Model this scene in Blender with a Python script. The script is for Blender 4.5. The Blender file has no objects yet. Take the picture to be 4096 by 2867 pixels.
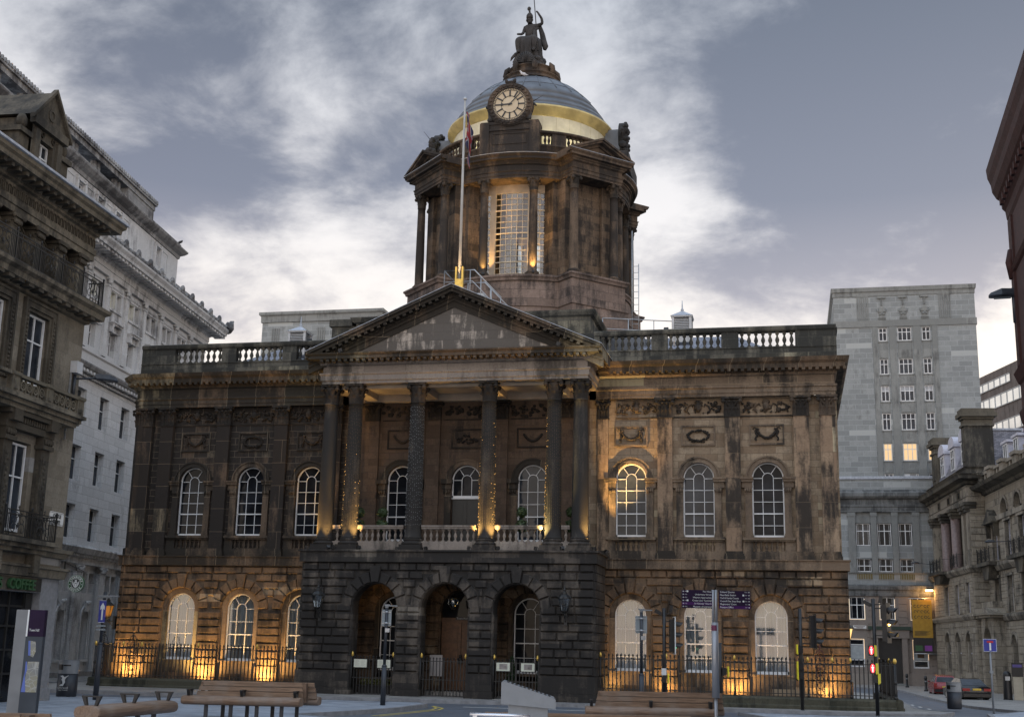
import bpy, math, random
from mathutils import Matrix, Vector
R_ = math.radians
PI = math.pi
S = bpy.context.scene
COL = S.collection
random.seed(7)
rnd = random.uniform

# ------------------------------------------------------------------ camera
cam = bpy.data.cameras.new('camera')
camo = bpy.data.objects.new('camera', cam)
COL.objects.link(camo)
YAW, PITCH, ROLL, FPX = 0.2186, 0.22542, 0.02205, 5019.24
fw = Vector((-math.sin(YAW)*math.cos(PITCH), math.cos(YAW)*math.cos(PITCH), math.sin(PITCH)))
rt = Vector((math.cos(YAW), math.sin(YAW), 0))
up = rt.cross(fw)
r2 = math.cos(ROLL)*rt + math.sin(ROLL)*up
u2 = -math.sin(ROLL)*rt + math.cos(ROLL)*up
m = Matrix((r2, u2, -fw)).transposed().to_4x4()
m.translation = Vector((12.61, -48.893, 1.967))
camo.matrix_world = m
cam.sensor_fit = 'HORIZONTAL'
cam.sensor_width = 36
cam.lens = 36*FPX/4096
cam.clip_start = 0.3
cam.clip_end = 2000
S.camera = camo
S.render.resolution_x, S.render.resolution_y = 1024, 716
CAMB = (r2, u2, fw)

def dirpx(x, y):          # direction seen at a spot of the 2296-wide photograph (sky cloud placement)
    k = 4096/2296
    return (r2*((x*k-2048)/FPX) + u2*((1433.5-y*k)/FPX) + fw).normalized()

# ------------------------------------------------------------------ world
W = bpy.data.worlds.new('World')
S.world = W
W.use_nodes = True
nt = W.node_tree
nt.nodes.clear()
def wn(t, **kw):
    n = nt.nodes.new(t)
    for a, b in kw.items(): setattr(n, a, b)
    return n
def link(a, b): nt.links.new(a, b)
def wmath(op, a, b=None, c=None, clamp=False):
    n = wn('ShaderNodeMath', operation=op, use_clamp=clamp)
    for i, v in enumerate((a, b, c)):
        if v is None: continue
        if isinstance(v, (int, float)): n.inputs[i].default_value = v
        else: link(v, n.inputs[i])
    return n.outputs[0]
def wvec(op, a, b=None):
    n = wn('ShaderNodeVectorMath', operation=op)
    for i, v in enumerate((a, b)):
        if v is None: continue
        if hasattr(v, 'node'): link(v, n.inputs[i])
        else: n.inputs[i].default_value = v
    return n
SUN_AZ, SUN_EL = R_(24), R_(4)
tc = wn('ShaderNodeTexCoord')
D = tc.outputs['Generated']
sep = wn('ShaderNodeSeparateXYZ'); link(D, sep.inputs[0])
zc = wmath('MAXIMUM', sep.outputs[2], 0.0)
den = wmath('ADD', zc, 0.33)
px_ = wmath('DIVIDE', sep.outputs[0], den); py_ = wmath('DIVIDE', sep.outputs[1], den)
comb = wn('ShaderNodeCombineXYZ'); link(px_, comb.inputs[0]); link(py_, comb.inputs[1]); comb.inputs[2].default_value = 3.7
def noise(vec, scale, detail, rough, dist=0.0):
    n = wn('ShaderNodeTexNoise'); link(vec, n.inputs['Vector'])
    n.inputs['Scale'].default_value = scale; n.inputs['Detail'].default_value = detail
    n.inputs['Roughness'].default_value = rough; n.inputs['Distortion'].default_value = dist
    return n.outputs['Fac']
n1 = noise(comb.outputs[0], 2.4, 10, 0.60, 0.35)
n2 = noise(comb.outputs[0], 7.5, 8, 0.60, 0.25)
cl = wmath('ADD', wmath('MULTIPLY', wmath('SUBTRACT', n1, 0.5), 2.5), wmath('MULTIPLY', wmath('SUBTRACT', n2, 0.5), 1.5))
# cloud banks: where the thick and the thin parts of the cover lie
BANKS = [(830, 215, 5.0, .55), (930, 165, 3.0, .2), (700, 255, 3.5, .25), (410, 140, 4.5, .42), (120, 60, 7, .25), (330, 330, 5, .22), (500, 430, 2.2, .33), (1750, 260, 6.5, .30),
         (2150, 120, 8, .55), (1650, 130, 5, .18), (1950, 430, 5, .22), (1350, 90, 3.5, .2), (2270, 330, 5, .3),
         (1000, 90, 5.0, -.32), (570, 215, 2.6, -.5), (640, 430, 3.5, -.22), (1560, 470, 3, -.2), (560, 620, 4, -.35), (420, 520, 3, .3), (1850, 560, 4, .25), (1700, 420, 3, .3), (760, 560, 3, .2),
         (800, 40, 4, -.22), (1560, 620, 4, -.3), (2230, 620, 8, -.35), (330, 40, 2.5, .15), (1450, 250, 4, -.12)]
for (bx, by, rad, st) in BANKS:
    d = dirpx(bx, by)
    dp = wvec('DOT_PRODUCT', D, tuple(d)).outputs['Value']
    c0 = math.cos(R_(rad*1.9))
    t = wn('ShaderNodeMapRange', interpolation_type='SMOOTHSTEP', clamp=True)
    link(dp, t.inputs[0]); t.inputs[1].default_value = c0; t.inputs[2].default_value = 1.0
    t.inputs[3].default_value = 0; t.inputs[4].default_value = st*.70
    cl = wmath('ADD', cl, t.outputs[0])
cloud = wn('ShaderNodeMapRange', interpolation_type='SMOOTHSTEP', clamp=True)
link(cl, cloud.inputs[0]); cloud.inputs[1].default_value = -.30; cloud.inputs[2].default_value = .66
def ramp(fac, stops):
    r = wn('ShaderNodeValToRGB'); link(fac, r.inputs[0])
    el = r.color_ramp.elements
    while len(el) < len(stops): el.new(0.5)
    for e, (p, c) in zip(el, stops): e.position = p; e.color = (*c, 1)
    return r.outputs[0]
thin = ramp(zc, [(0, (1.0, .82, .66)), (.12, (1.0, .85, .72)), (.22, (1.0, .89, .80)), (.32, (.86, .81, .79)), (.48, (.62, .63, .67)), (.75, (.66, .80, 1.0)), (1, (.70, .84, 1.05))])
thick = ramp(zc, [(0, (.80, .62, .55)), (.15, (.66, .54, .52)), (.24, (.40, .355, .395)), (.34, (.19, .19, .245)), (.5, (.12, .13, .17)), (.75, (.44, .55, .70)), (1, (.50, .62, .78))])
mix = wn('ShaderNodeMix', data_type='RGBA'); link(cloud.outputs[0], mix.inputs[0]); link(thin, mix.inputs[6]); link(thick, mix.inputs[7])
sky = wn('ShaderNodeTexSky', sky_type='NISHITA'); sky.sun_disc = False
sky.sun_elevation = SUN_EL; sky.sun_rotation = SUN_AZ; sky.dust_density = .3; sky.air_density = .8; sky.ozone_density = 1
bg1 = wn('ShaderNodeBackground'); link(sky.outputs[0], bg1.inputs[0]); bg1.inputs[1].default_value = 0.05
bg2 = wn('ShaderNodeBackground'); 
# extra brightness added to the unseen eastern sky behind the camera, lighting the facades
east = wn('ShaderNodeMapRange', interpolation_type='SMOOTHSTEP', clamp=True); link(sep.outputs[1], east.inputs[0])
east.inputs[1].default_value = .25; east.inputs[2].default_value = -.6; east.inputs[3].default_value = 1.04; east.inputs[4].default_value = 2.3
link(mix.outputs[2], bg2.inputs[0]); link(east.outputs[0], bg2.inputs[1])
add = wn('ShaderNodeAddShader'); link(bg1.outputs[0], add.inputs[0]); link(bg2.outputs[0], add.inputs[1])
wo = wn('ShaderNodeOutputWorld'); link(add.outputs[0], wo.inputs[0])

# ------------------------------------------------------------------ sun (low behind cloud, beyond the hall)
sl = bpy.data.lights.new('sun', 'SUN'); sl.energy = 0.5; sl.angle = R_(14); sl.color = (1, .82, .68)
so = bpy.data.objects.new('sun', sl); COL.objects.link(so)
sd = Vector((math.sin(SUN_AZ)*math.cos(SUN_EL), math.cos(SUN_AZ)*math.cos(SUN_EL), math.sin(SUN_EL)))
so.rotation_euler = (-sd).to_track_quat('-Z', 'Y').to_euler()
so.location = (0, 0, 60)

S.view_settings.view_transform = 'Standard'
S.view_settings.look = 'None'
S.view_settings.exposure = 0.0
S.view_settings.gamma = 1.0

# ------------------------------------------------------------------ materials
class NB:
    def __init__(s, name):
        s.m = bpy.data.materials.new(name); s.m.use_nodes = True
        s.nt = s.m.node_tree; s.b = s.nt.nodes['Principled BSDF']; s.out = s.nt.nodes['Material Output']
    def n(s, t, ins=None, **kw):
        x = s.nt.nodes.new(t)
        for a, b in kw.items(): setattr(x, a, b)
        for k, v in (ins or {}).items():
            if hasattr(v, 'node'): s.nt.links.new(v, x.inputs[k])
            else: x.inputs[k].default_value = v
        return x
    def math(s, op, a, b=0.0, clamp=False): return s.n('ShaderNodeMath', {0: a, 1: b}, operation=op, use_clamp=clamp).outputs[0]
    def mix(s, f, a, b, bt='MIX'):
        a = (*a, 1) if isinstance(a, tuple) and len(a) == 3 else a
        b = (*b, 1) if isinstance(b, tuple) and len(b) == 3 else b
        return s.n('ShaderNodeMix', {0: f, 6: a, 7: b}, data_type='RGBA', blend_type=bt).outputs[2]
    def noise(s, vec, scale, detail=4, rough=.55, dist=0):
        return s.n('ShaderNodeTexNoise', {'Vector': vec, 'Scale': scale, 'Detail': detail, 'Roughness': rough, 'Distortion': dist}).outputs['Fac']
    def mr(s, v, a, b, c=0., d=1., smooth=True):
        return s.n('ShaderNodeMapRange', {0: v, 1: a, 2: b, 3: c, 4: d}, interpolation_type='SMOOTHSTEP' if smooth else 'LINEAR', clamp=True).outputs[0]
    def pos(s): return s.n('ShaderNodeNewGeometry').outputs['Position']
    def set(s, **kw):
        for k, v in kw.items():
            k = k.replace('_', ' ')
            if hasattr(v, 'node'): s.nt.links.new(v, s.b.inputs[k])
            else:
                if k in ('Base Color', 'Emission Color') and len(v) == 3: v = (*v, 1)
                s.b.inputs[k].default_value = v
    def bump(s, h, strength=.4, dist=.02):
        b = s.n('ShaderNodeBump', {'Height': h, 'Strength': strength, 'Distance': dist})
        s.nt.links.new(b.outputs[0], s.b.inputs['Normal'])

def plain(name, col, rough=.6, metal=0., var=.12, sc=3., spec=.4, grime=0.):
    b = NB(name); p = b.pos()
    n = b.noise(p, sc, 5)
    c = b.mix(b.mr(n, .3, .75), tuple(x*(1-var) for x in col), tuple(min(1, x*(1+var)) for x in col))
    if grime:
        g = b.mr(b.noise(p, sc*2.7, 6, .65), .48, .72)
        c = b.mix(b.math('MULTIPLY', g, grime), c, tuple(x*.35 for x in col))
    b.set(Base_Color=c, Roughness=b.mr(b.noise(p, sc*4, 3), .2, .8, max(0, rough-.08), min(1, rough+.08)), Metallic=metal)
    b.b.inputs['Specular IOR Level'].default_value = spec
    return b.m

def uv_stone(b, yk=.7):
    p = b.pos(); s = b.n('ShaderNodeSeparateXYZ', {0: p})
    u = b.math('ADD', s.outputs[0], b.math('MULTIPLY', s.outputs[1], yk))
    return p, s, u, b.n('ShaderNodeCombineXYZ', {0: u, 1: s.outputs[2], 2: 0.0}).outputs[0]

def stone(name, c1, c2, soot=(.02, .019, .018), amt=.5, bw=.9, bh=.36, mort=.012, mcol=None, pale=None, palea=.08, yk=.7, seed=0., joints=True, rough=.85, streak=1.0, bumpk=.5):
    b = NB(name); p, s, u, v = uv_stone(b, yk)
    vs = b.n('ShaderNodeVectorMath', {0: v, 1: (seed*3.1, seed*1.7, seed)}, operation='ADD').outputs[0]
    ps = b.n('ShaderNodeVectorMath', {0: p, 1: (seed*5.3, seed*2.1, seed*3.3)}, operation='ADD').outputs[0]
    n_l = b.noise(ps, .55, 4, .6)
    n_m = b.noise(ps, 2.6, 6, .62)
    n_s = b.noise(ps, 14., 4, .6)
    st = b.n('ShaderNodeMapping', {'Vector': ps, 'Scale': (1.7, 1.7, .28)})
    n_v = b.noise(st.outputs[0], 1.5, 6, .68)
    br = b.n('ShaderNodeTexBrick', {'Vector': vs, 'Scale': 1.0, 'Mortar Size': mort, 'Mortar Smooth': .25, 'Bias': 0., 'Brick Width': bw, 'Row Height': bh, 'Color1': (0, 0, 0, 1), 'Color2': (1, 1, 1, 1), 'Mortar': (.5, .5, .5, 1)})
    br.offset = .45; br.offset_frequency = 2; br.squash = 1.0
    bid = br.outputs['Color']
    c = b.mix(b.mr(b.math('ADD', b.math('MULTIPLY', n_m, .6), b.math('MULTIPLY', bid, .5)), .25, .85), c1, c2)
    c = b.mix(b.mr(n_s, .35, .75, 0, .35), c, tuple(x*.55 for x in c1))
    if pale:
        wn_ = b.n('ShaderNodeTexWhiteNoise', {'Vector': b.n('ShaderNodeVectorMath', {0: b.n('ShaderNodeVectorMath', {0: vs, 1: (1/bw*.5, 1/bh, 0)}, operation='MULTIPLY').outputs[0]}, operation='FLOOR').outputs[0]}, noise_dimensions='3D').outputs['Value']
        c = b.mix(b.math('GREATER_THAN', wn_, 1-palea), c, pale)
    # soot: big patches, block to block change, run-off streaks
    k = b.math('ADD', b.math('ADD', b.math('MULTIPLY', n_l, .75), b.math('MULTIPLY', n_v, .75*streak)), b.math('ADD', b.math('MULTIPLY', bid, .24), b.math('MULTIPLY', n_s, .16)))
    lo = 1.30 - amt*.64
    sm = b.mr(k, lo-.16, lo+.16)
    sm = b.math('MULTIPLY', sm, .93)
    c = b.mix(sm, c, soot)
    if joints:
        mc = mcol or tuple(x*.55 for x in c1)
        c = b.mix(b.math('MULTIPLY', br.outputs['Fac'], .75), c, mc)
    b.set(Base_Color=c, Roughness=rough)
    b.b.inputs['Specular IOR Level'].default_value = .25
    h = b.math('ADD', b.math('MULTIPLY', n_s, .5), b.math('MULTIPLY', n_m, .6))
    if joints: h = b.math('SUBTRACT', h, b.math('MULTIPLY', br.outputs['Fac'], .9))
    b.bump(h, bumpk, .03)
    return b.m

def emit(name, col, strength):
    b = NB(name); b.set(Base_Color=(.0, .0, .0), Emission_Color=col, Emission_Strength=strength); return b.m

def glass_clear(name, tint=(.75, .8, .82), refl=.16):
    b = NB(name)
    tr = b.n('ShaderNodeBsdfTransparent', {0: (*tint, 1)})
    gl = b.n('ShaderNodeBsdfGlossy', {0: (1, 1, 1, 1), 'Roughness': .03})
    lw = b.n('ShaderNodeLayerWeight', {'Blend': .25})
    f = b.mr(lw.outputs['Fresnel'], 0, 1, refl*.6, .9, False)
    mx = b.n('ShaderNodeMixShader', {0: f}); b.nt.links.new(tr.outputs[0], mx.inputs[1]); b.nt.links.new(gl.outputs[0], mx.inputs[2])
    b.nt.links.new(mx.outputs[0], b.out.inputs[0]); return b.m

def glass_dark(name, col=(.007, .008, .010), spec=.10, rough=.05, wob=.12):
    b = NB(name); p = b.pos()
    n = b.noise(p, 1.2, 3)
    b.set(Base_Color=b.mix(b.mr(n, .35, .7), col, tuple(x*2.4 for x in col)), Roughness=rough)
    b.b.inputs['Specular IOR Level'].default_value = spec
    b.bump(b.noise(p, 1.6, 2), wob, .05)
    return b.m

M = {}
TAN1, TAN2, SOOT = (.115, .075, .050), (.20, .135, .085), (.017, .0155, .0145)
M['rustic'] = stone('sandstone_rustic', (.115, .078, .050), (.185, .125, .078), SOOT, .52, .92, .306, .0, joints=False, pale=(.26, .20, .135), palea=.035, seed=1)
M['rustic_dark'] = stone('sandstone_soot', (.085, .072, .060), (.155, .132, .110), (.016, .0155, .0155), .74, .92, .306, .0, joints=False, pale=(.17, .15, .125), palea=.03, seed=2)
M['ashlar'] = stone('sandstone_ashlar_soot', (.10, .070, .047), (.165, .112, .073), SOOT, .78, .62, .27, .010, mcol=(.15, .12, .09), pale=(.22, .175, .12), palea=.03, seed=3)
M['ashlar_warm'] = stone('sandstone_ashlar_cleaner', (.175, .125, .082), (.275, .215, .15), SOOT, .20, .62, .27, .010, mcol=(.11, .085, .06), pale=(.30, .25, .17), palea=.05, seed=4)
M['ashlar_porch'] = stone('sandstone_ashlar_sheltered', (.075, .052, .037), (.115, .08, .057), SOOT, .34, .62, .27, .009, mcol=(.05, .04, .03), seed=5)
M['trim'] = stone('sandstone_trim', (.105, .075, .052), (.175, .125, .083), (.018, .017, .015), .66, 1.3, 3.0, .012, mcol=(.19, .155, .11), pale=(.24, .2, .13), palea=.06, seed=6)
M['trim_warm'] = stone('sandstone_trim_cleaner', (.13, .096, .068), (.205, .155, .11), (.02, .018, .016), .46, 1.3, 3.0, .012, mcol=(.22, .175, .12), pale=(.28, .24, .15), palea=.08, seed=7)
M['pil'] = stone('sandstone_pilaster', (.11, .076, .052), (.17, .115, .078), SOOT, .68, 3., .95, .010, mcol=(.17, .13, .09), pale=(.25, .2, .13), palea=.06, seed=8, streak=1.4)
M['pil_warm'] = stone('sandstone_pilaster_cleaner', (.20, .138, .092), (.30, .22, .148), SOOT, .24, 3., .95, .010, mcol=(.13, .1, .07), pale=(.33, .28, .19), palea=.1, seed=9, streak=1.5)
M['carve'] = stone('sandstone_carving', (.06, .045, .033), (.105, .076, .052), (.014, .013, .012), .7, 1, 1, 0., joints=False, seed=10)
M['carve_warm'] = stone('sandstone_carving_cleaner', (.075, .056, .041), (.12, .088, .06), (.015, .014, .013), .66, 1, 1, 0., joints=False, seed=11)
M['shaft'] = stone('sandstone_column', (.07, .06, .05), (.16, .14, .12), (.020, .0195, .019), .62, 9, 9, 0., joints=False, seed=12, streak=1.5)
M['drumshaft'] = stone('sandstone_drum_column', (.10, .072, .05), (.17, .125, .09), (.02, .018, .017), .5, 9, 2.2, .01, seed=13, streak=1.3)
M['drum'] = stone('sandstone_drum', (.12, .085, .058), (.20, .145, .10), (.019, .017, .016), .56, 1.1, .36, .012, mcol=(.05, .04, .03), seed=14)
M['drumbase'] = stone('sandstone_drum_base', (.15, .112, .094), (.25, .19, .16), (.03, .026, .025), .5, 1.5, .42, .012, mcol=(.06, .048, .04), seed=15)
M['drumtrim'] = stone('sandstone_drum_trim', (.09, .064, .045), (.155, .11, .075), (.017, .0155, .015), .62, 1.4, 3., .01, seed=16)
M['tymp'] = stone('limestone_tympanum', (.42, .37, .32), (.52, .46, .40), (.07, .064, .058), .34, 1.5, .34, .01, mcol=(.09, .08, .07), seed=17, streak=1.9)
M['fascia'] = stone('sandstone_portico_frieze', (.20, .172, .15), (.285, .25, .215), (.05, .045, .04), .42, 1.7, 3, .01, seed=18)
M['parapet'] = stone('sandstone_parapet', (.10, .095, .078), (.17, .16, .13), (.02, .021, .02), .62, .95, .6, .012, mcol=(.05, .05, .045), pale=(.25, .23, .17), palea=.12, seed=19)
M['lead'] = plain('lead_sheet', (.075, .088, .108), .48, 0., .25, 1.2, .5, .35)
M['leadpale'] = plain('lead_flashing', (.33, .36, .41), .5, 0., .2, 5., .5, .3)
M['white'] = plain('white_paint', (.58, .59, .60), .45, 0, .08, 4., .45, .12)
M['iron'] = plain('black_iron', (.011, .0115, .012), .5, .0, .3, 9., .5)
M['gold'] = plain('gilding', (.62, .42, .10), .35, .6, .15, 6.)
M['glass'] = glass_clear('window_glass')
M['dglass'] = glass_dark('dark_window_glass')
M['dglass_b'] = glass_dark('dark_window_glass_sky', (.014, .017, .022), .22, .05)
M['wood'] = plain('door_oak', (.10, .048, .022), .5, 0, .3, 7., .4, .3)
M['yellow'] = plain('yellow_plastic', (.62, .55, .03), .5, 0, .1)
M['black'] = plain('black_plastic', (.012, .012, .013), .42, 0, .2)
M['steel'] = plain('galvanised_steel', (.33, .35, .37), .38, .6, .12, 8.)
M['greypaint'] = plain('grey_paint', (.17, .185, .20), .42, 0., .08, 5., .5, .12)
M['darkpost'] = plain('dark_grey_post', (.022, .026, .034), .45, 0, .15)

def curtain_mat():
    b = NB('net_curtain'); p = b.pos(); s = b.n('ShaderNodeSeparateXYZ', {0: p})
    v = b.n('ShaderNodeCombineXYZ', {0: b.math('MULTIPLY', s.outputs[0], 13.0), 1: s.outputs[1], 2: b.math('MULTIPLY', s.outputs[2], .35)}).outputs[0]
    n = b.noise(v, 1.6, 5, .6)
    b.set(Base_Color=b.mix(b.mr(n, .3, .7), (.24, .25, .27), (.36, .37, .385)), Roughness=.9)
    return b.m
M['curtain'] = curtain_mat()

# ------------------------------------------------------------------ mesh building
class MB:
    def __init__(s, xf=None): s.v = []; s.f = []; s.xf = xf; s.sm = []; s.uv = None
    def av(s, p):
        p = Vector(p)
        if s.xf is not None: p = s.xf @ p
        s.v.append(p); return len(s.v)-1
    def face(s, idx, smooth=False): s.f.append(tuple(idx)); s.sm.append(smooth)
    def poly(s, pts, smooth=False): s.face([s.av(p) for p in pts], smooth)
    def box(s, x0, x1, y0, y1, z0, z1):
        a = [s.av(p) for p in ((x0, y0, z0), (x1, y0, z0), (x1, y1, z0), (x0, y1, z0), (x0, y0, z1), (x1, y0, z1), (x1, y1, z1), (x0, y1, z1))]
        for q in ((3, 2, 1, 0), (4, 5, 6, 7), (0, 1, 5, 4), (1, 2, 6, 5), (2, 3, 7, 6), (3, 0, 4, 7)): s.face([a[i] for i in q])
    def boxc(s, c, sx, sy, sz, rz=0., ry=0., rx=0.):
        rot = Matrix.Rotation(rz, 4, 'Z') @ Matrix.Rotation(ry, 4, 'Y') @ Matrix.Rotation(rx, 4, 'X')
        old = s.xf; s.xf = (old if old is not None else Matrix()) @ Matrix.Translation(c) @ rot
        s.box(-sx/2, sx/2, -sy/2, sy/2, -sz/2, sz/2); s.xf = old
    def pillow(s, x0, x1, z0, z1, yb, yf, ch=.03):      # rusticated block: face at yf, edge at yb
        cx, cz = min(ch, (x1-x0)*.4), min(ch, (z1-z0)*.4)
        a = [s.av(p) for p in ((x0, yb, z0), (x1, yb, z0), (x1, yb, z1), (x0, yb, z1), (x0+cx, yf, z0+cz), (x1-cx, yf, z0+cz), (x1-cx, yf, z1-cz), (x0+cx, yf, z1-cz))]
        for q in ((4, 5, 6, 7), (0, 1, 5, 4), (1, 2, 6, 5), (2, 3, 7, 6), (3, 0, 4, 7)): s.face([a[i] for i in q])
    def wedge(s, poly, yb, yf, ch=.03):                  # pillow block over any convex outline in x,z
        n = len(poly); cx = sum(p[0] for p in poly)/n; cz = sum(p[1] for p in poly)/n
        a = [s.av((x, yb, z)) for x, z in poly]; b = []
        for x, z in poly:
            dx, dz = x-cx, z-cz; l = math.hypot(dx, dz); t = max(.3, 1-ch*1.3/l)
            b.append(s.av((cx+dx*t, yf, cz+dz*t)))
        s.face(b)
        for i in range(n): s.face((a[i], a[(i+1) % n], b[(i+1) % n], b[i]))
    def prism(s, poly, y0, y1):                          # outline in x,z extruded in y
        a = [s.av((x, y0, z)) for x, z in poly]; b = [s.av((x, y1, z)) for x, z in poly]; n = len(poly)
        s.face(a); s.face(b[::-1])
        for i in range(n): s.face((a[i], b[i], b[(i+1) % n], a[(i+1) % n]))
    def prismz(s, poly, z0, z1):                         # outline in x,y extruded in z
        a = [s.av((x, y, z0)) for x, y in poly]; b = [s.av((x, y, z1)) for x, y in poly]; n = len(poly)
        s.face(a[::-1]); s.face(b)
        for i in range(n): s.face((a[i], a[(i+1) % n], b[(i+1) % n], b[i]))
    def lathe(s, prof, c=(0, 0, 0), seg=20, a0=0., a1=2*PI, smooth=True, cap=True):
        full = abs(a1-a0-2*PI) < 1e-6; n = seg if full else seg+1
        rings = []
        for r, z in prof:
            rings.append([s.av((c[0]+r*math.cos(a0+(a1-a0)*i/seg), c[1]+r*math.sin(a0+(a1-a0)*i/seg), c[2]+z)) for i in range(n)])
        for A, B in zip(rings, rings[1:]):
            for i in range(seg): j = (i+1) % n; s.face((A[i], A[j], B[j], B[i]), smooth)
        if cap and full:
            if prof[-1][0] > 1e-4: s.face(rings[-1])
            if prof[0][0] > 1e-4: s.face(rings[0][::-1])
    def tube(s, pts, r, seg=6, smooth=True, cap=True):
        pts = [Vector(p) for p in pts]; rings = []; n = len(pts)
        rr = r if isinstance(r, (list, tuple)) else [r]*n
        ref = None
        for i, p in enumerate(pts):
            t = (pts[min(i+1, n-1)]-pts[max(i-1, 0)])
            if t.length < 1e-9: t = Vector((0, 0, 1))
            t.normalize()
            if ref is None: ref = Vector((0, 0, 1)) if abs(t.z) < .9 else Vector((1, 0, 0))
            a = t.cross(ref); a.normalize(); b = t.cross(a); ref = -b if False else ref
            if abs(t.dot(ref)) > .95: ref = a.cross(t)
            rings.append([s.av(p+a*rr[i]*math.cos(2*PI*k/seg)+b*rr[i]*math.sin(2*PI*k/seg)) for k in range(seg)])
        for A, B in zip(rings, rings[1:]):
            for i in range(seg): j = (i+1) % seg; s.face((A[i], A[j], B[j], B[i]), smooth)
        if cap: s.face(rings[0][::-1]); s.face(rings[-1])
    def blob(s, c, rx, ry=None, rz=None, seg=6, rings=4):
        ry = ry or rx; rz = rz or rx; R = []
        top = s.av((c[0], c[1], c[2]+rz)); bot = s.av((c[0], c[1], c[2]-rz))
        for i in range(1, rings):
            t = PI*i/rings
            R.append([s.av((c[0]+rx*math.sin(t)*math.cos(2*PI*k/seg), c[1]+ry*math.sin(t)*math.sin(2*PI*k/seg), c[2]+rz*math.cos(t))) for k in range(seg)])
        for k in range(seg):
            j = (k+1) % seg
            s.face((top, R[0][k], R[0][j]), True); s.face((bot, R[-1][j], R[-1][k]), True)
            for A, B in zip(R, R[1:]): s.face((A[k], B[k], B[j], A[j]), True)
    def sweep(s, path, prof, closed=False):              # prof: (outward, z) mitred along a path in x,y; outward = right hand of travel
        n = len(path); rings = []
        for i, p in enumerate(path):
            p = Vector(p[:2])
            if closed or 0 < i < n-1:
                d0 = (p-Vector(path[i-1][:2])).normalized(); d1 = (Vector(path[(i+1) % n][:2])-p).normalized()
            elif i == 0: d0 = d1 = (Vector(path[1][:2])-p).normalized()
            else: d0 = d1 = (p-Vector(path[i-1][:2])).normalized()
            n0 = Vector((d0.y, -d0.x)); n1 = Vector((d1.y, -d1.x))
            mt = (n0+n1); mt = mt/max(.25, (1+n0.dot(n1)))
            rings.append([s.av((p.x+mt.x*o, p.y+mt.y*o, z)) for o, z in prof])
        k = len(prof)
        rng = range(n) if closed else range(n-1)
        for i in rng:
            A, B = rings[i], rings[(i+1) % n]
            for j in range(k): s.face((A[j], B[j], B[(j+1) % k], A[(j+1) % k]))
        if not closed: s.face(rings[0]); s.face(rings[-1][::-1])
    def wall(s, u0, u1, z0, z1, v, holes=(), dep=.25, seg=14):
        """plane at v with openings (ua,ub,za,zb,arch) and their reveals going back by dep"""
        us = sorted(set([u0, u1]+[h[0] for h in holes]+[h[1] for h in holes]))
        us = [u for u in us if u0-1e-6 <= u <= u1+1e-6]
        for a, b in zip(us, us[1:]):
            mid = (a+b)/2; cov = sorted([(h[2], h[3]) for h in holes if h[0] < mid < h[1]])
            z = z0
            for za, zb in cov:
                if za > z+1e-5: s.poly(((a, v, z), (b, v, z), (b, v, za), (a, v, za)))
                z = zb
            if z < z1-1e-5: s.poly(((a, v, z), (b, v, z), (b, v, z1), (a, v, z1)))
        for ua, ub, za, zb, arch in holes:
            hw = (ub-ua)/2; uc = (ua+ub)/2
            zs = zb-hw if arch else zb
            s.poly(((ua, v, za), (ua, v, zs), (ua, v+dep, zs), (ua, v+dep, za)))
            s.poly(((ub, v, zs), (ub, v, za), (ub, v+dep, za), (ub, v+dep, zs)))
            s.poly(((ub, v, za), (ua, v, za), (ua, v+dep, za), (ub, v+dep, za)))
            if arch:
                pts = [(uc-hw*math.cos(PI*i/seg), zs+hw*math.sin(PI*i/seg)) for i in range(seg+1)]
                for (xa, ya), (xb, yb) in zip(pts, pts[1:]):
                    s.poly(((xa, v, ya), (xb, v, yb), (xb, v, zb), (xa, v, zb)))
                    s.poly(((xa, v, ya), (xa, v+dep, ya), (xb, v+dep, yb), (xb, v, yb)), True)
            else: s.poly(((ua, v, zs), (ub, v, zs), (ub, v+dep, zs), (ua, v+dep, zs)))
    def ring(s, uc, zc, r0, r1, v0, v1, a0=0., a1=PI, seg=16):   # arched moulding
        P = []
        for i in range(seg+1):
            a = a0+(a1-a0)*i/seg; c, n = math.cos(a), math.sin(a)
            P.append([s.av((uc+r0*c, v0, zc+r0*n)), s.av((uc+r1*c, v0, zc+r1*n)), s.av((uc+r1*c, v1, zc+r1*n)), s.av((uc+r0*c, v1, zc+r0*n))])
        for A, B in zip(P, P[1:]):
            for j in range(4): s.face((A[j], A[(j+1) % 4], B[(j+1) % 4], B[j]), False)
        s.face(P[0]); s.face(P[-1][::-1])

WLOC = {}
def worldloc(o):
    l = Vector((0, 0, 0))
    while o is not None: l = l+Vector(WLOC.get(o.name, (0, 0, 0))); o = o.parent
    return l
def obj(name, mb, mat, parent=None, local=False, kind=None):
    me = bpy.data.meshes.new(name)
    off = Vector((0, 0, 0)) if (local or parent is None) else worldloc(parent)
    me.from_pydata([tuple(v-off) for v in mb.v], [], mb.f)
    me.polygons.foreach_set('use_smooth', mb.sm)
    ms = mat if isinstance(mat, (list, tuple)) else [mat]
    for x in ms: me.materials.append(M[x] if isinstance(x, str) else x)
    me.update()
    o = bpy.data.objects.new(name, me); COL.objects.link(o)
    if parent is not None: o.parent = parent
    if kind: o['kind'] = kind
    return o
def thing(name, label, cat, loc=(0, 0, 0), rz=0., group=None):
    o = bpy.data.objects.new(name, None); COL.objects.link(o)
    o.location = loc; o.rotation_euler = (0, 0, rz); o.empty_display_size = .2
    WLOC[o.name] = loc
    o['label'] = label; o['category'] = cat
    if group: o['group'] = group
    return o
def tag(o, label, cat, group=None):
    o['label'] = label; o['category'] = cat
    if group: o['group'] = group
    return o
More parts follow.
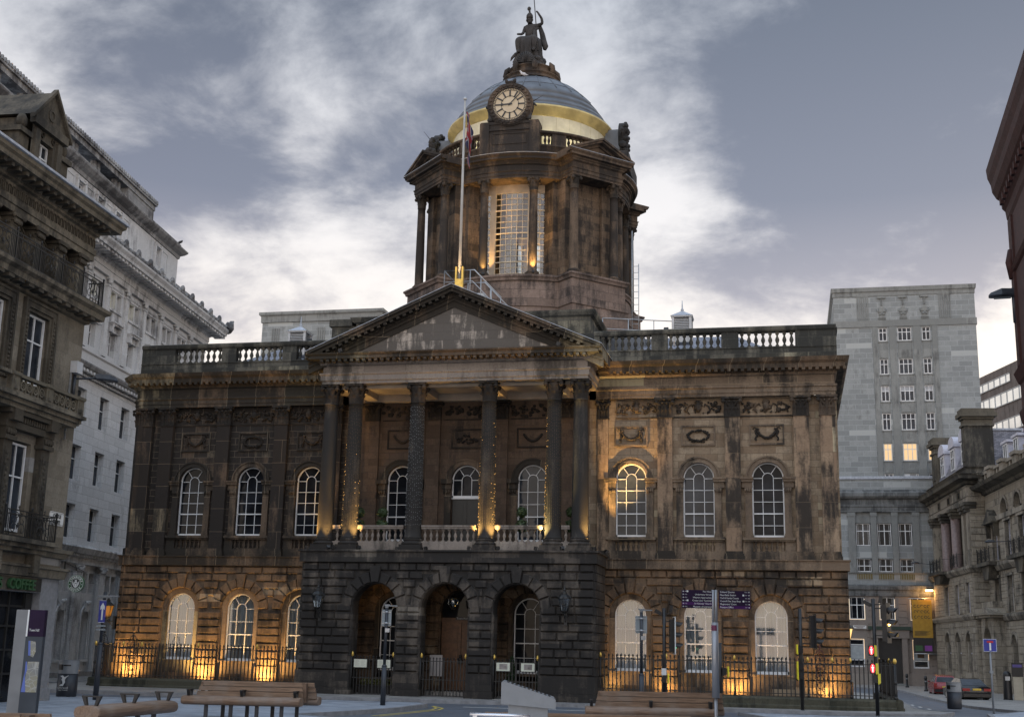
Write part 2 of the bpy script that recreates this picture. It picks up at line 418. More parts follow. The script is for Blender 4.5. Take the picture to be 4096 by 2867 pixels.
def dup(o, parent=None, loc=None, rz=None, scale=None, label=None):
    c = o.copy(); COL.objects.link(c)
    if parent is not None: c.parent = parent
    if loc is not None: c.location = loc; WLOC[c.name] = tuple(loc)
    if rz is not None: c.rotation_euler = (0, 0, rz)
    if scale is not None: c.scale = scale
    if label: c['label'] = label
    for ch in list(o.children): dup(ch, c)
    return c
def text(name, body, size, mat, parent, loc, rot=(PI/2, 0, 0), align='LEFT', ext=.004, sx=1.0, bold=0.0):
    cu = bpy.data.curves.new(name, 'FONT'); cu.body = body; cu.size = size; cu.align_x = align; cu.extrude = ext; cu.resolution_u = 2; cu.offset = bold
    t = bpy.data.objects.new(name, cu); COL.objects.link(t)
    dg = bpy.context.evaluated_depsgraph_get()
    me = bpy.data.meshes.new_from_object(t.evaluated_get(dg))
    bpy.data.objects.remove(t); bpy.data.curves.remove(cu)
    me.materials.clear(); me.materials.append(M[mat] if isinstance(mat, str) else mat)
    o = bpy.data.objects.new(name, me); COL.objects.link(o); o.parent = parent
    o.location = loc; o.rotation_euler = rot; o.scale = (sx, 1, 1)
    return o
def lamp(name, kind, loc, energy, col, parent=None, aim=None, cone=100, blend=.9, rad=.06):
    l = bpy.data.lights.new(name, kind); l.energy = energy; l.color = col; l.shadow_soft_size = rad
    if kind == 'SPOT': l.spot_size = R_(cone); l.spot_blend = blend
    o = bpy.data.objects.new(name, l); COL.objects.link(o)
    off = worldloc(parent) if parent is not None else Vector((0, 0, 0))
    o.location = Vector(loc)-off
    if aim is not None: o.rotation_euler = (Vector(aim)-Vector(loc)).to_track_quat('-Z', 'Y').to_euler()
    if parent is not None: o.parent = parent
    return o
def frame_xf(P, az, side):
    """side=+1: wall on the left of the street, u runs away from the camera; -1: wall on the right, u runs towards it"""
    a = R_(az); t = Vector((math.sin(a), math.cos(a), 0)); nrm = Vector((math.cos(a), -math.sin(a), 0))
    u = t*side; v = -nrm*side
    mm = Matrix(((u.x, v.x, 0, P[0]), (u.y, v.y, 0, P[1]), (0, 0, 1, 0), (0, 0, 0, 1)))
    return mm

# ------------------------------------------------------------------ ground
def g(x, y):
    s = min(1, max(0, (x-9.5)/6)); s = s*s*(3-2*s)
    return .03 + max(0, -10-y)*.010 - .95*(1-math.exp(-max(0, y+2)/26))*s
def asphalt():
    b = NB('asphalt'); p = b.pos()
    n = b.noise(p, 1.1, 5, .6); n2 = b.noise(p, 60, 3)
    c = b.mix(b.mr(n, .3, .7), (.060, .070, .088), (.088, .102, .125)); c = b.mix(b.mr(n2, .4, .7, 0, .5), c, (.13, .145, .165))
    b.set(Base_Color=c, Roughness=b.mr(n, .3, .7, .48, .72)); b.bump(n2, .35, .01); return b.m
def paving(name, c1, c2, bw, bh, rot=0.):
    b = NB(name); p = b.pos()
    mp = b.n('ShaderNodeMapping', {'Vector': p, 'Rotation': (0, 0, rot)}).outputs[0]
    br = b.n('ShaderNodeTexBrick', {'Vector': mp, 'Scale': 1., 'Mortar Size': .010, 'Mortar Smooth': .2, 'Brick Width': bw, 'Row Height': bh, 'Color1': (0, 0, 0, 1), 'Color2': (1, 1, 1, 1)})
    n = b.noise(p, .9, 6, .62); n2 = b.noise(p, 22, 3)
    c = b.mix(b.mr(b.math('ADD', b.math('MULTIPLY', n, .7), b.math('MULTIPLY', br.outputs['Color'], .45)), .25, .85), c1, c2)
    c = b.mix(b.mr(n2, .5, .75, 0, .4), c, tuple(x*.6 for x in c1))
    st = b.mr(b.noise(p, 3.1, 2, .4), .68, .74, 0, .55); c = b.mix(st, c, tuple(x*.5 for x in c1))
    c = b.mix(b.math('MULTIPLY', br.outputs['Fac'], .7), c, tuple(x*.42 for x in c1))
    b.set(Base_Color=c, Roughness=b.mr(n, .3, .7, .5, .78)); b.bump(b.math('SUBTRACT', n2, br.outputs['Fac']), .3, .012); return b.m
M['asphalt'] = asphalt()
M['paving'] = paving('granite_paving', (.19, .215, .25), (.30, .33, .375), .62, .42, R_(12))
M['flag'] = paving('york_stone_flags', (.17, .165, .155), (.27, .26, .245), .9, .62)
M['kerb'] = plain('granite_kerb', (.21, .215, .225), .7, 0, .2, 3, .3, .3)
M['paint'] = plain('road_paint', (.55, .55, .53), .6, 0, .1, 9, .3, .4)
M['ypaint'] = plain('yellow_road_paint', (.48, .38, .10), .6, 0, .1, 9, .3, .4)

mb = MB()
xs = [-400, -150, -60, -30, -18, -8, 0, 6, 9.5, 10.5, 11.5, 12.5, 13.5, 14.5, 15.5, 20, 26, 34, 60, 150, 400]
ys = [-90, -60, -48, -40, -30, -20, -10, -6, -2, 2, 6, 12, 18, 25, 35, 45, 60, 80, 120, 200, 900]
G = [[mb.av((x, y, g(x, y)-.05)) for x in xs] for y in ys]
for j in range(len(ys)-1):
    for i in range(len(xs)-1): mb.face((G[j][i], G[j][i+1], G[j+1][i+1], G[j+1][i]))
obj('road', mb, 'asphalt', kind='structure')

def densify(poly, step=2.5):
    out = []
    for a, b in zip(poly, poly[1:]+poly[:1]):
        n = max(1, int(math.dist(a, b)/step))
        for i in range(n): out.append((a[0]+(b[0]-a[0])*i/n, a[1]+(b[1]-a[1])*i/n))
    return out
def pavement(name, poly, mat, h=.075, kerbw=.14, kerb=True):
    poly = densify(poly)
    area = sum(a[0]*b[1]-b[0]*a[1] for a, b in zip(poly, poly[1:]+poly[:1]))
    if area < 0: poly = poly[::-1]
    me = MB(); top = [me.av((x, y, g(x, y)+h)) for x, y in poly]
    me.face(top); bot = [me.av((x, y, g(x, y)-.25)) for x, y in poly]; n = len(poly)
    for i in range(n): me.face((top[i], bot[i], bot[(i+1) % n], top[(i+1) % n]))
    o = obj(name, me, mat, kind='structure')
    # triangulate the cap so that it follows the fall of the street
    import bmesh
    bm = bmesh.new(); bm.from_mesh(o.data); bmesh.ops.triangulate(bm, faces=[f for f in bm.faces if len(f.verts) > 4]); bm.to_mesh(o.data); bm.free()
    if kerb:
        k = MB(); A = []; n = len(poly)
        for i, (x, y) in enumerate(poly):
            p0, p1 = poly[i-1], poly[(i+1) % n]
            d0 = Vector((x-p0[0], y-p0[1])).normalized(); d1 = Vector((p1[0]-x, p1[1]-y)).normalized()
            nn = Vector((d0.y, -d0.x))+Vector((d1.y, -d1.x)); nn.normalize()
            A.append([k.av((x+nn.x*.02, y+nn.y*.02, g(x, y)-.06)), k.av((x+nn.x*.02, y+nn.y*.02, g(x, y)+h+.006)), k.av((x-nn.x*kerbw, y-nn.y*kerbw, g(x, y)+h+.008))])
        for i in range(n):
            a, b = A[i], A[(i+1) % n]
            k.face((a[0], b[0], b[1], a[1])); k.face((a[1], b[1], b[2], a[2]))
        obj('kerb', k, 'kerb', kind='structure')
pavement('hall_pavement', [(-17.0, -3.2), (-15.6, -6.4), (-9, -6.6), (-3.5, -5.6), (2.2, -4.75), (10, -4.75), (15.2, -4.9), (17.3, -4.2), (18.0, -2.0), (17.7, 8), (18.2, 16), (19, 40), (14, 60), (-14, 60), (-20, 24)], 'flag')
pavement('street_paving', [(-60, -11.2), (-9.2, -10.6), (-3.0, -7.6), (.55, -7.3), (1.0, -8.2), (1.05, -11.6), (.7, -14.6), (.2, -17.5), (2.2, -19), (6, -17.8), (12, -17.2), (60, -17.2), (60, -80), (-60, -80)], 'paving', .07)
pavement('dropped_kerb_paving', [(10.9, -6.6), (14.6, -6.9), (18.9, -4.2), (19.2, -1.2), (22.5, 12), (24.5, 12), (40, 4), (40, -14), (22, -15.4), (12.2, -10.4)], 'paving', .05)
pavement('bank_pavement', [(-18.3, -6), (-17.7, 2), (-22, 30), (-30, 80), (-60, 80), (-60, -6)], 'flag')
pavement('far_pavement', [(22.6, 6), (21.3, 20), (21.1, 60), (17, 70.5), (-14, 70.5), (-14, 79), (45, 79), (45, 6)], 'flag')

def strip(name, pts, w, mat, dz=-.046):
    k = MB(); pts = densify([tuple(p) for p in pts][:], 1.5) if False else pts; A = []
    for i, p in enumerate(pts):
        a, b = pts[max(0, i-1)], pts[min(len(pts)-1, i+1)]; d = Vector((b[0]-a[0], b[1]-a[1])).normalized(); nn = Vector((-d.y, d.x))*w/2
        A.append((k.av((p[0]+nn.x, p[1]+nn.y, g(p[0]+nn.x, p[1]+nn.y)+dz)), k.av((p[0]-nn.x, p[1]-nn.y, g(p[0]-nn.x, p[1]-nn.y)+dz))))
    for a, b in zip(A, A[1:]): k.face((a[0], a[1], b[1], b[0]))
    return obj(name, k, mat, kind='structure')
for dx in (0, .22):
    strip('yellow_line', [(1.25+dx, -14.6), (1.4+dx, -11.6), (1.5+dx, -9.4), (1.35+dx, -8.3-dx*.2), (.9, -7.35+dx*.8-.2+.35)], .09, 'ypaint')
strip('stop_line', [(1.9, -7.0), (5.0, -6.9), (9.5, -6.8)], .22, 'paint')
strip('white_line', [(-8, -8.6), (-2, -7.0), (-.2, -6.75)], .12, 'paint')
for a in range(7): strip('lane_dash', [(18.9-.02*a, 6+a*4.2), (18.95-.02*a, 7.8+a*4.2)], .14, 'paint')

# ------------------------------------------------------------------ the town hall
HALL = thing('town_hall', 'soot-dark sandstone town hall with columned portico and clock dome', 'town hall', (0, 0, 0))
WX = (6.66, 9.28, 11.9)
def in_arch(z, zb, hw, cx, zs, pad):
    """half width blocked by an arched opening for a course starting at z"""
    if zb <= zs: return hw+pad
    zz = max(z, zs)-zs
    r = hw+pad
    return math.sqrt(r*r-zz*zz) if zz < r else 0.
def rustication(mb, u0, u1, z0, z1, course, openings, yb, yf, wmin=.62, wmax=1.15, vr=.46, key=.62):
    """courses of pillow blocks kept clear of arched openings (uc, hw, zsill, zspring), plus their voussoirs"""
    nc = round((z1-z0)/course); ch = (z1-z0)/nc
    for i in range(nc):
        a, b = z0+i*ch+.012, z0+(i+1)*ch-.012
        free = [(u0, u1)]
        for uc, hw, zs0, zsp in openings:
            if b < zs0: continue
            r = hw+vr
            if (a+b)/2 < zsp: w = hw+.02 if vr > 0 else hw
            else:
                dz = max(0, a-zsp); w = math.sqrt(r*r-dz*dz) if dz < r else 0
            if w <= 0: continue
            nf = []
            for p, q in free:
                if uc+w <= p or uc-w >= q: nf.append((p, q)); continue
                if uc-w > p: nf.append((p, uc-w-.012))
                if uc+w < q: nf.append((uc+w+.012, q))
            free = nf
        for p, q in free:
            if q-p < .12: continue
            n = max(1, round((q-p)/rnd(wmin, wmax)))
            cuts = [p]+[p+(q-p)*(k+rnd(-.16, .16))/n for k in range(1, n)]+[q]
            for s0, s1 in zip(cuts, cuts[1:]): mb.pillow(s0+.008, s1-.008, a, b, yb, yf+rnd(0, .012), .035)
    for uc, hw, zs0, zsp in openings:
        if vr <= 0: continue
        nv = 9
        for k in range(nv):
            a0 = PI*(k+.04)/nv; a1 = PI*(k+.96)/nv
            r0 = hw+.012; r1 = hw+vr-.02
            if k == nv//2: r1 = hw+key
            pts = [(uc+r0*math.cos(a0), zsp+r0*math.sin(a0)), (uc+r1*math.cos(a0), zsp+r1*math.sin(a0)), (uc+r1*math.cos((a0+a1)/2)*1.0, zsp+r1*math.sin((a0+a1)/2)), (uc+r1*math.cos(a1), zsp+r1*math.sin(a1)), (uc+r0*math.cos(a1), zsp+r0*math.sin(a1)), (uc+r0*math.cos((a0+a1)/2), zsp+r0*math.sin((a0+a1)/2))]
            mb.wedge(pts, yb, yf-(.05 if k == nv//2 else .0), .03)

# --- ground storey of the wings
for sgn, nm in ((-1, 'L'), (1, 'R')):
    x0, x1 = (5.0, 14.72)
    if sgn < 0: x0, x1 = -14.72, -5.0
    ops = [(sgn*x, .80, .66, 3.23) for x in WX]
    mb = MB()
    mb.wall(x0, x1, 0, 4.95, -.39, [(c-.80, c+.80, .66, 3.23+.80, True) for c, *_ in ops], .2)
    rustication(mb, x0, x1, .99, 4.93, .303, ops, -.39, -.475)
    mb.box(x0-(.06 if sgn < 0 else 0), x1+(.06 if sgn > 0 else 0), -.53, -.392, -.3, .42)
    pz = [5.0]+[v for c in WX for v in (c-.83, c+.83)]+[14.76]
    for a, b in zip(pz[::2], pz[1::2]): a, b = sorted((sgn*a, sgn*b)); mb.box(a, b, -.50, -.391, .42, .985)
    if sgn > 0: mb.box(14.66, 14.716, -.39, 22, -.3, 4.95)
    obj('ground_storey_wall', mb, 'rustic', HALL)
    # arched window surrounds
    for c, *_ in ops:
        s = MB()
        s.ring(c, 3.23, .60, .80, -.335, -.16); s.ring(c, 3.23, .70, .80, -.36, -.335)
        for q in (-1, 1):
            s.box(min(c+q*.6, c+q*.8), max(c+q*.6, c+q*.8), -.335, -.16, .66, 3.23)
        s.box(c-.80, c+.80, -.40, -.1, 1.09, 1.17); s.box(c-.80, c+.80, -.37, -.08, .66, 1.09)
        obj('window_surround', s, 'trim_warm', HALL)
    s = MB()
    s.box(x0-(.08 if sgn < 0 else 0), x1+(.08 if sgn > 0 else 0), -.56, .2, 4.955, 5.30)
    s.box(x0-(.12 if sgn < 0 else 0), x1+(.12 if sgn > 0 else 0), -.60, .2, 5.30, 5.345)
    obj('string_course', s, 'trim' if sgn < 0 else 'trim_warm', HALL)
# canted left corner and sides of the hall
s = MB()
for i in range(14): s.pillow(-.36, .36, .69+i*.3036, .69+i*.3036+.28, 0, -.07)
s.xf = None
cor = MB(Matrix.Translation((-14.72, -.2, 0)) @ Matrix.Rotation(R_(-50), 4, 'Z'))
for i in range(14): cor.pillow(-.30, .32, .69+i*.3036, .69+i*.3036+.28, .02, -.07)
cor.box(-.32, .34, -.05, .4, 0, 4.94); cor.box(-.36, .38, -.14, .4, 4.96, 5.34); cor.box(-.34, .36, -.10, .4, -.3, .65)
obj('canted_corner', cor, 'rustic', HALL)
b_ = MB(); b_.prismz([(-14.7, -.1), (-14.6, -.38), (-14.0, -.38), (14.0, -.38), (14.66, -.2), (14.66, 22), (-16, 22), (-14.95, .3)], -.3, .3)
b_.prismz([(-14.0, 3.2), (14.2, 3.2), (14.3, 22), (-15.4, 22)], .3, 12.3)
b_.prismz([(-14.0, 1.2), (-14.0, 3.3), (-15.4, 22), (-15.6, 22), (-14.75, .2)], 0, 12.3)
b_.box(14.2, 14.5, -.1, 22, 4.9, 12.3)
obj('core_wall', b_, 'ashlar', HALL)

# --- sash windows
def sash_window(parent, c, hw, zsill, zspr, y, rows, mat_pane, curtain=False, meet=None, dark=True):
    f = MB(); t = .048
    f.ring(c, zspr, hw-t, hw, y-.02, y+.05, seg=18)
    for q in (-1, 1): f.box(min(c+q*hw, c+q*(hw-t)), max(c+q*hw, c+q*(hw-t)), y-.02, y+.05, zsill, zspr)
    f.box(c-hw, c+hw, y-.02, y+.05, zsill, zsill+.085)
    f.box(c-hw-.04, c+hw+.04, y-.06, y+.05, zsill-.05, zsill)
    b = .0105; ri = hw*.34
    for q in (-1, 1): f.box(c+q*ri-b/1, c+q*ri+b/1, y-.005, y+.03, zsill+.08, zspr)
    f.ring(c, zspr, ri-b, ri+b, y-.005, y+.03, seg=12)
    for a in (55, 125):
        ca, sa = math.cos(R_(a)), math.sin(R_(a)); n = (-sa*b, ca*b)
        p = [(c+ca*ri, zspr+sa*ri), (c+ca*(hw-.03), zspr+sa*(hw-.03))]
        f.prism([(p[0][0]+n[0], p[0][1]+n[1]), (p[1][0]+n[0], p[1][1]+n[1]), (p[1][0]-n[0], p[1][1]-n[1]), (p[0][0]-n[0], p[0][1]-n[1])], y-.005, y+.03)
    hs = [zsill+(zspr-zsill)*k/rows for k in range(1, rows+1)]
    for k, z in enumerate(hs):
        bb = .022 if k == meet else b
        if k == rows-1:
            for q in (-1, 1): f.box(min(c+q*ri, c+q*(hw-.02)), max(c+q*ri, c+q*(hw-.02)), y-.005, y+.03, z-b, z+b)
        else: f.box(c-hw+.02, c+hw-.02, y-(.02 if k == meet else .005), y+.03, z-bb, z+bb)
    w = obj('window', f, 'white', parent)
    p = MB(); pts = [(c-hw+.02, zsill), (c+hw-.02, zsill)]+[(c+(hw-.02)*math.cos(PI*i/16), zspr+(hw-.02)*math.sin(PI*i/16)) for i in range(17)]
    p.poly([(x, y+.035, z) for x, z in pts]); obj('pane', p, mat_pane, w)
    if curtain:
        for q in (-1, 1):
            cu = MB(); n = 26; A = []; gap = -.03
            for i in range(n+1):
                x = c+q*(gap+(hw+.1-gap)*i/n)
                yy = y+.20+.050*math.sin(i*1.35+c*3)+.03*math.sin(i*2.9+c)
                A.append((cu.av((x, yy, zsill-.1)), cu.av((x+q*.03*(1-i/n), yy, zspr+hw+.05))))
            for a, b2 in zip(A, A[1:]): cu.face((a[0], b2[0], b2[1], a[1]) if q > 0 else (b2[0], a[0], a[1], b2[1]), True)
            obj('curtain', cu, 'curtain', w)
    return w
for sgn in (-1, 1):
    for x in WX:
        sash_window(HALL, sgn*x, .60, 1.19, 3.23, -.19, 4, 'glass', True, 1)
rb = MB()    # dim rooms behind the curtained windows
for sgn in (-1, 1):
    a, b = (5.2, 14.0) if sgn > 0 else (-14.0, -5.2)
    rb.poly(((a, 1.4, .4), (b, 1.4, .4), (b, 1.4, 4.6), (a, 1.4, 4.6))); rb.poly(((a, -.1, .62), (b, -.1, .62), (b, 1.4, .62), (a, 1.4, .62))); rb.poly(((a, -.1, 4.6), (a, 1.4, 4.6), (b, 1.4, 4.6), (b, -.1, 4.6)))
M['room'] = plain('room_wall', (.16, .14, .12), .9)
obj('room_interior', rb, 'room', HALL)

# --- upper storey of the wings
def capital_bm(w, flat=False, h=.74):
    """Corinthian capital about its neck centre: bell, two rows of leaves, volutes, abacus (w = shaft radius)"""
    k = MB()
    if flat: k.box(-w, w, -w*.45, w*.6, 0, h*.86)
    else: k.lathe([(w*.98, 0), (w*1.0, h*.3), (w*1.06, h*.6), (w*1.28, h*.86)], seg=16)
    def leaf(a, r, z0, hh, ww, out):
        c, n = math.cos(a), math.sin(a); A = []
        prof = [(0, 0, 1.), (.02, .35, 1.05), (.05, .65, .95), (.14, .88, .75), (.24, 1.0, .42), (.30, .93, .18)]
        for o, z, wd in prof:
            rr = r+o*out; hw = ww*wd/2
            A.append([k.av((c*rr-n*hw, n*rr+c*hw, z0+z*hh)), k.av((c*(rr+.022), n*(rr+.022), z0+z*hh)), k.av((c*rr+n*hw, n*rr-c*hw, z0+z*hh))])
        for p, q in zip(A, A[1:]):
            for i in (0, 1): k.face((p[i], p[i+1], q[i+1], q[i])); k.face((q[i], q[i+1], p[i+1], p[i]))
    if flat:
        for row, (z0, hh, n_) in enumerate(((0, h*.38, 4), (0.02, h*.66, 3))):
            for i in range(n_):
                x = -w*.82+1.64*w*i/(n_-1)
                old = k.xf; k.xf = Matrix.Translation((x, 0, 0)); leaf(-PI/2, w*.45, z0, hh, w*.5, w*.9); k.xf = old
        for q in (-1, 1):
            k.blob((q*w*1.12, -w*.78, h*.76), .085, .06, .085, 8, 5); k.tube([(q*w*.45, -w*.5, h*.5), (q*w*.8, -w*.66, h*.74), (q*w*1.1, -w*.76, h*.83)], [.025, .03, .03], 5)
            k.blob((q*w*.3, -w*.62, h*.74), .05, .04, .05)
        k.prismz([(-w*1.38, w*.6), (-w*1.38, -w*.95), (-w*.5, -w*.68), (w*.5, -w*.68), (w*1.38, -w*.95), (w*1.38, w*.6)], h*.88, h)
        k.blob((0, -w*.74, h*.93), .07, .05, .06)
    else:
        for i in range(8): leaf(2*PI*i/8, w*.98, 0, h*.42, w*.80, w*1.5)
        for i in range(8): leaf(2*PI*(i+.5)/8, w*1.0, .02, h*.72, w*.76, w*1.9)
        for i in range(4):
            a = PI/4+PI/2*i; c, n = math.cos(a), math.sin(a)
            k.tube([(c*w*1.05, n*w*1.05, h*.5), (c*w*1.35, n*w*1.35, h*.74), (c*w*1.66, n*w*1.66, h*.84)], [.03, .045, .05], 5)
            k.blob((c*w*1.62, n*w*1.62, h*.76), .095, .095, .095, 7, 5)
            k.blob((math.cos(a+PI/4)*w*1.3, math.sin(a+PI/4)*w*1.3, h*.93), .075, .075, .06)
        P = []
        for i in range(4):
            a = PI/4+PI/2*i
            P.append((math.cos(a-.09)*w*1.84, math.sin(a-.09)*w*1.84)); P.append((math.cos(a+.09)*w*1.84, math.sin(a+.09)*w*1.84))
            P.append((math.cos(a+PI/4)*w*1.22, math.sin(a+PI/4)*w*1.22))
        k.prismz(P, h*.88, h)
    return k
CAPF = None
BAL = []
def pilaster(x, y, w, z0, zb, zc, zt, mat, cmat, depth=.22):
    global CAPF
    p = MB(); p.box(x-w/2, x+w/2, y, y+depth, zb, zc)
    o = obj('pilaster', p, mat, HALL)
    q = MB(); q.box(x-w/2-.10, x+w/2+.10, y-.10, y+depth, z0, z0+.14); q.box(x-w/2-.075, x+w/2+.075, y-.075, y+depth, z0+.14, z0+.22); q.box(x-w/2-.035, x+w/2+.035, y-.035, y+depth, z0+.22, zb)
    obj('pilaster_base', q, 'trim', o)
    k = capital_bm(w/2, True, zt-zc); k.box(-w/2-.03, w/2+.03, -w*.225-.03, w*.3, -.05, .0)
    key = round(w, 2), round(zt-zc, 2)
    c = obj('capital', k, cmat, o, local=True); c.location = (x, y+w*.22, zc)
    return o
for sgn in (-1, 1):
    warm = sgn > 0
    pm, cm = ('pil_warm', 'carve_warm') if warm else ('pil', 'carve')
    for x in (8.0, 10.6, 13.2, 14.18): pilaster(sgn*x, -.36, .58, 5.35, 5.66, 10.86, 11.6, pm, cm)
    pilaster(sgn*5.56, -.30, .42, 5.35, 5.66, 10.86, 11.6, pm, cm)
    x0, x1 = (5.0, 14.55) if warm else (-14.55, -5.0)
    w = MB()
    w.wall(x0, x1, 5.34, 11.62, -.14, [(sgn*x-.6, sgn*x+.6, 6.2, 8.46+.6, True) for x in WX], .35)
    if warm: w.box(14.3, 14.47, -.138, 20, 5.34, 11.6)
    obj('upper_storey_wall', w, 'ashlar_warm' if warm else 'ashlar', HALL)
    for i, x in enumerate(WX):
        c = sgn*x
        d = MB()
        d.ring(c, 8.46, .60, .70, -.24, -.13, seg=20); d.ring(c, 8.46, .70, .80, -.21, -.13, seg=20); d.ring(c, 8.46, .78, .84, -.25, -.13, seg=20)
        obj('archivolt', d, 'trim_warm' if warm else 'trim', HALL)
        for q in (-1, 1):
            e = MB()
            a, b = sorted((c+q*.60, c+q*.86)); e.box(a, b, -.235, -.12, 6.2, 7.86)
            a, b = sorted((c+q*.585, c+q*.885)); e.box(a, b, -.26, -.12, 6.2, 6.34)
            for k in range(4):
                xx = a+.04+k*(b-a-.08)/3; e.blob((xx, -.26, 7.98), .045, .05, .10, 5, 4)
            e.box(a+.01, b-.01, -.25, -.12, 7.84, 8.08); a, b = sorted((c+q*.58, c+q*.98)); e.box(a, b, -.26, -.12, 8.08, 8.30)
            a, b = sorted((c+q*.56, c+q*1.03)); e.box(a, b, -.33, -.12, 8.30, 8.40); e.box(a-.02, b+.02, -.37, -.12, 8.40, 8.47)
            obj('window_colonnette', e, 'trim_warm' if warm else 'trim', HALL)
        s = MB(); s.box(c-.98, c+.98, -.36, -.1, 6.09, 6.19); s.box(c-.95, c+.95, -.30, -.1, 6.03, 6.09)
        s.box(c-.98, c-.60, -.24, -.1, 5.66, 6.03); s.box(c+.60, c+.98, -.24, -.1, 5.66, 6.03); s.box(c-.98, c+.98, -.27, -.1, 5.35, 5.66)
        for k in range(6):
            xx = c-.5+k*.2
            s.lathe([(.05, 0), (.05, .03), (.03, .05), (.055, .13), (.06, .18), (.03, .27), (.045, .33), (.05, .37)], (xx, -.19, 5.66), 8)
        obj('window_apron', s, 'trim_warm' if warm else 'trim', HALL)
        sash_window(HALL, c, .60, 6.2, 8.46, .0, 5, 'dglass_b' if warm and i < 2 else 'dglass', False, 1)
        # sunk panel with festoon or wreath
        pn = MB(); pn.box(c-.66, c+.66, -.20, -.12, 9.73, 9.80); pn.box(c-.66, c+.66, -.20, -.12, 10.46, 10.53); pn.box(c-.66, c-.60, -.20, -.12, 9.80, 10.46); pn.box(c+.60, c+.66, -.20, -.12, 9.80, 10.46)
        rp = obj('relief_panel', pn, 'trim_warm' if warm else 'trim', HALL)
        r = MB()
        if i == 1:
            for k in range(44):
                a = 2*PI*k/44; r.blob((c+.40*math.cos(a)+rnd(-.03, .03), -.19, 10.12+.20*math.sin(a)+rnd(-.02, .02)), rnd(.04, .065), .05, rnd(.04, .06), 5, 4)
            for q in (-1, 1): r.tube([(c, -.19, 9.95), (c+q*.16, -.18, 9.86), (c+q*.26, -.17, 9.88)], .025, 5)
        else:
            for k in range(30):
                t = k/29*2-1; z = 10.0+.26*t*t; r.blob((c+t*.36, -.20, z+rnd(-.02, .02)), rnd(.045, .07), .055, rnd(.045, .065), 5, 4)
            for q in (-1, 1):
                for k in range(10): r.blob((c+q*(.40+.03*math.sin(k)), -.20, 10.30-k*.042), rnd(.035, .055), .045, .045, 5, 4)
                r.blob((c+q*.34, -.21, 10.34), .075, .06, .05); r.tube([(c+q*.34, -.18, 10.36), (c+q*.48, -.18, 10.42), (c+q*.52, -.17, 10.34)], .022, 5)
        obj('festoon', r, 'carve_warm' if warm and i == 0 else 'carve', rp)
    # carved band between the capitals
    pil = [5.72, 8.0, 10.6, 13.2, 14.2]
    for a, b in zip(pil, pil[1:]):
        if b-a < 1.5: continue
        c0, c1 = a+.40, b-.40; mid = (c0+c1)/2
        r = MB(); r.box(min(sgn*c0, sgn*c1)-.06, max(sgn*c0, sgn*c1)+.06, -.19, -.12, 10.84, 10.89)
        for k in range(70):
            t = rnd(-1, 1); zc = 11.22+rnd(-.24, .24)*(1-.25*abs(t))
            if abs(abs(t)-.32) < .09: continue
            sz = rnd(.03, .075); r.blob((sgn*mid+t*(c1-c0)/2, -.15-sz*.4, zc), sz*rnd(.7, 1.6), sz, sz*rnd(.6, 1.3), 5, 4)
        r.blob((sgn*mid, -.20, 11.24), .13, .13, .19, 8, 6); r.blob((sgn*mid, -.24, 11.15), .075, .09, .09, 8, 5); r.blob((sgn*mid, -.18, 11.44), .15, .09, .08, 8, 5)
        for q in (-1, 1):
            for j in (0, 1):
                xx = sgn*mid+q*(.34+.34*j); r.tube([(xx, -.16, 10.98+.1*j), (xx+q*.12, -.2, 11.1), (xx+q*.05, -.2, 11.28), (xx-q*.08, -.17, 11.36), (xx-q*.12, -.16, 11.24)], [.02, .035, .04, .035, .02], 5)
        obj('carved_frieze', r, cm, HALL)
# canted corner pilaster of the upper storey
cor = MB(Matrix.Translation((-14.56, -.16, 0)) @ Matrix.Rotation(R_(-50), 4, 'Z'))
cor.box(-.20, .30, -.14, .5, 5.66, 10.86); cor.box(-.28, .38, -.22, .5, 5.35, 5.66)
o = obj('pilaster', cor, 'pil', HALL)
k = capital_bm(.29, True, .74); k2 = obj('capital', k, 'carve', o, local=True); k2.location = (-14.62, -.1, 10.86); k2.rotation_euler = (0, 0, R_(-50))

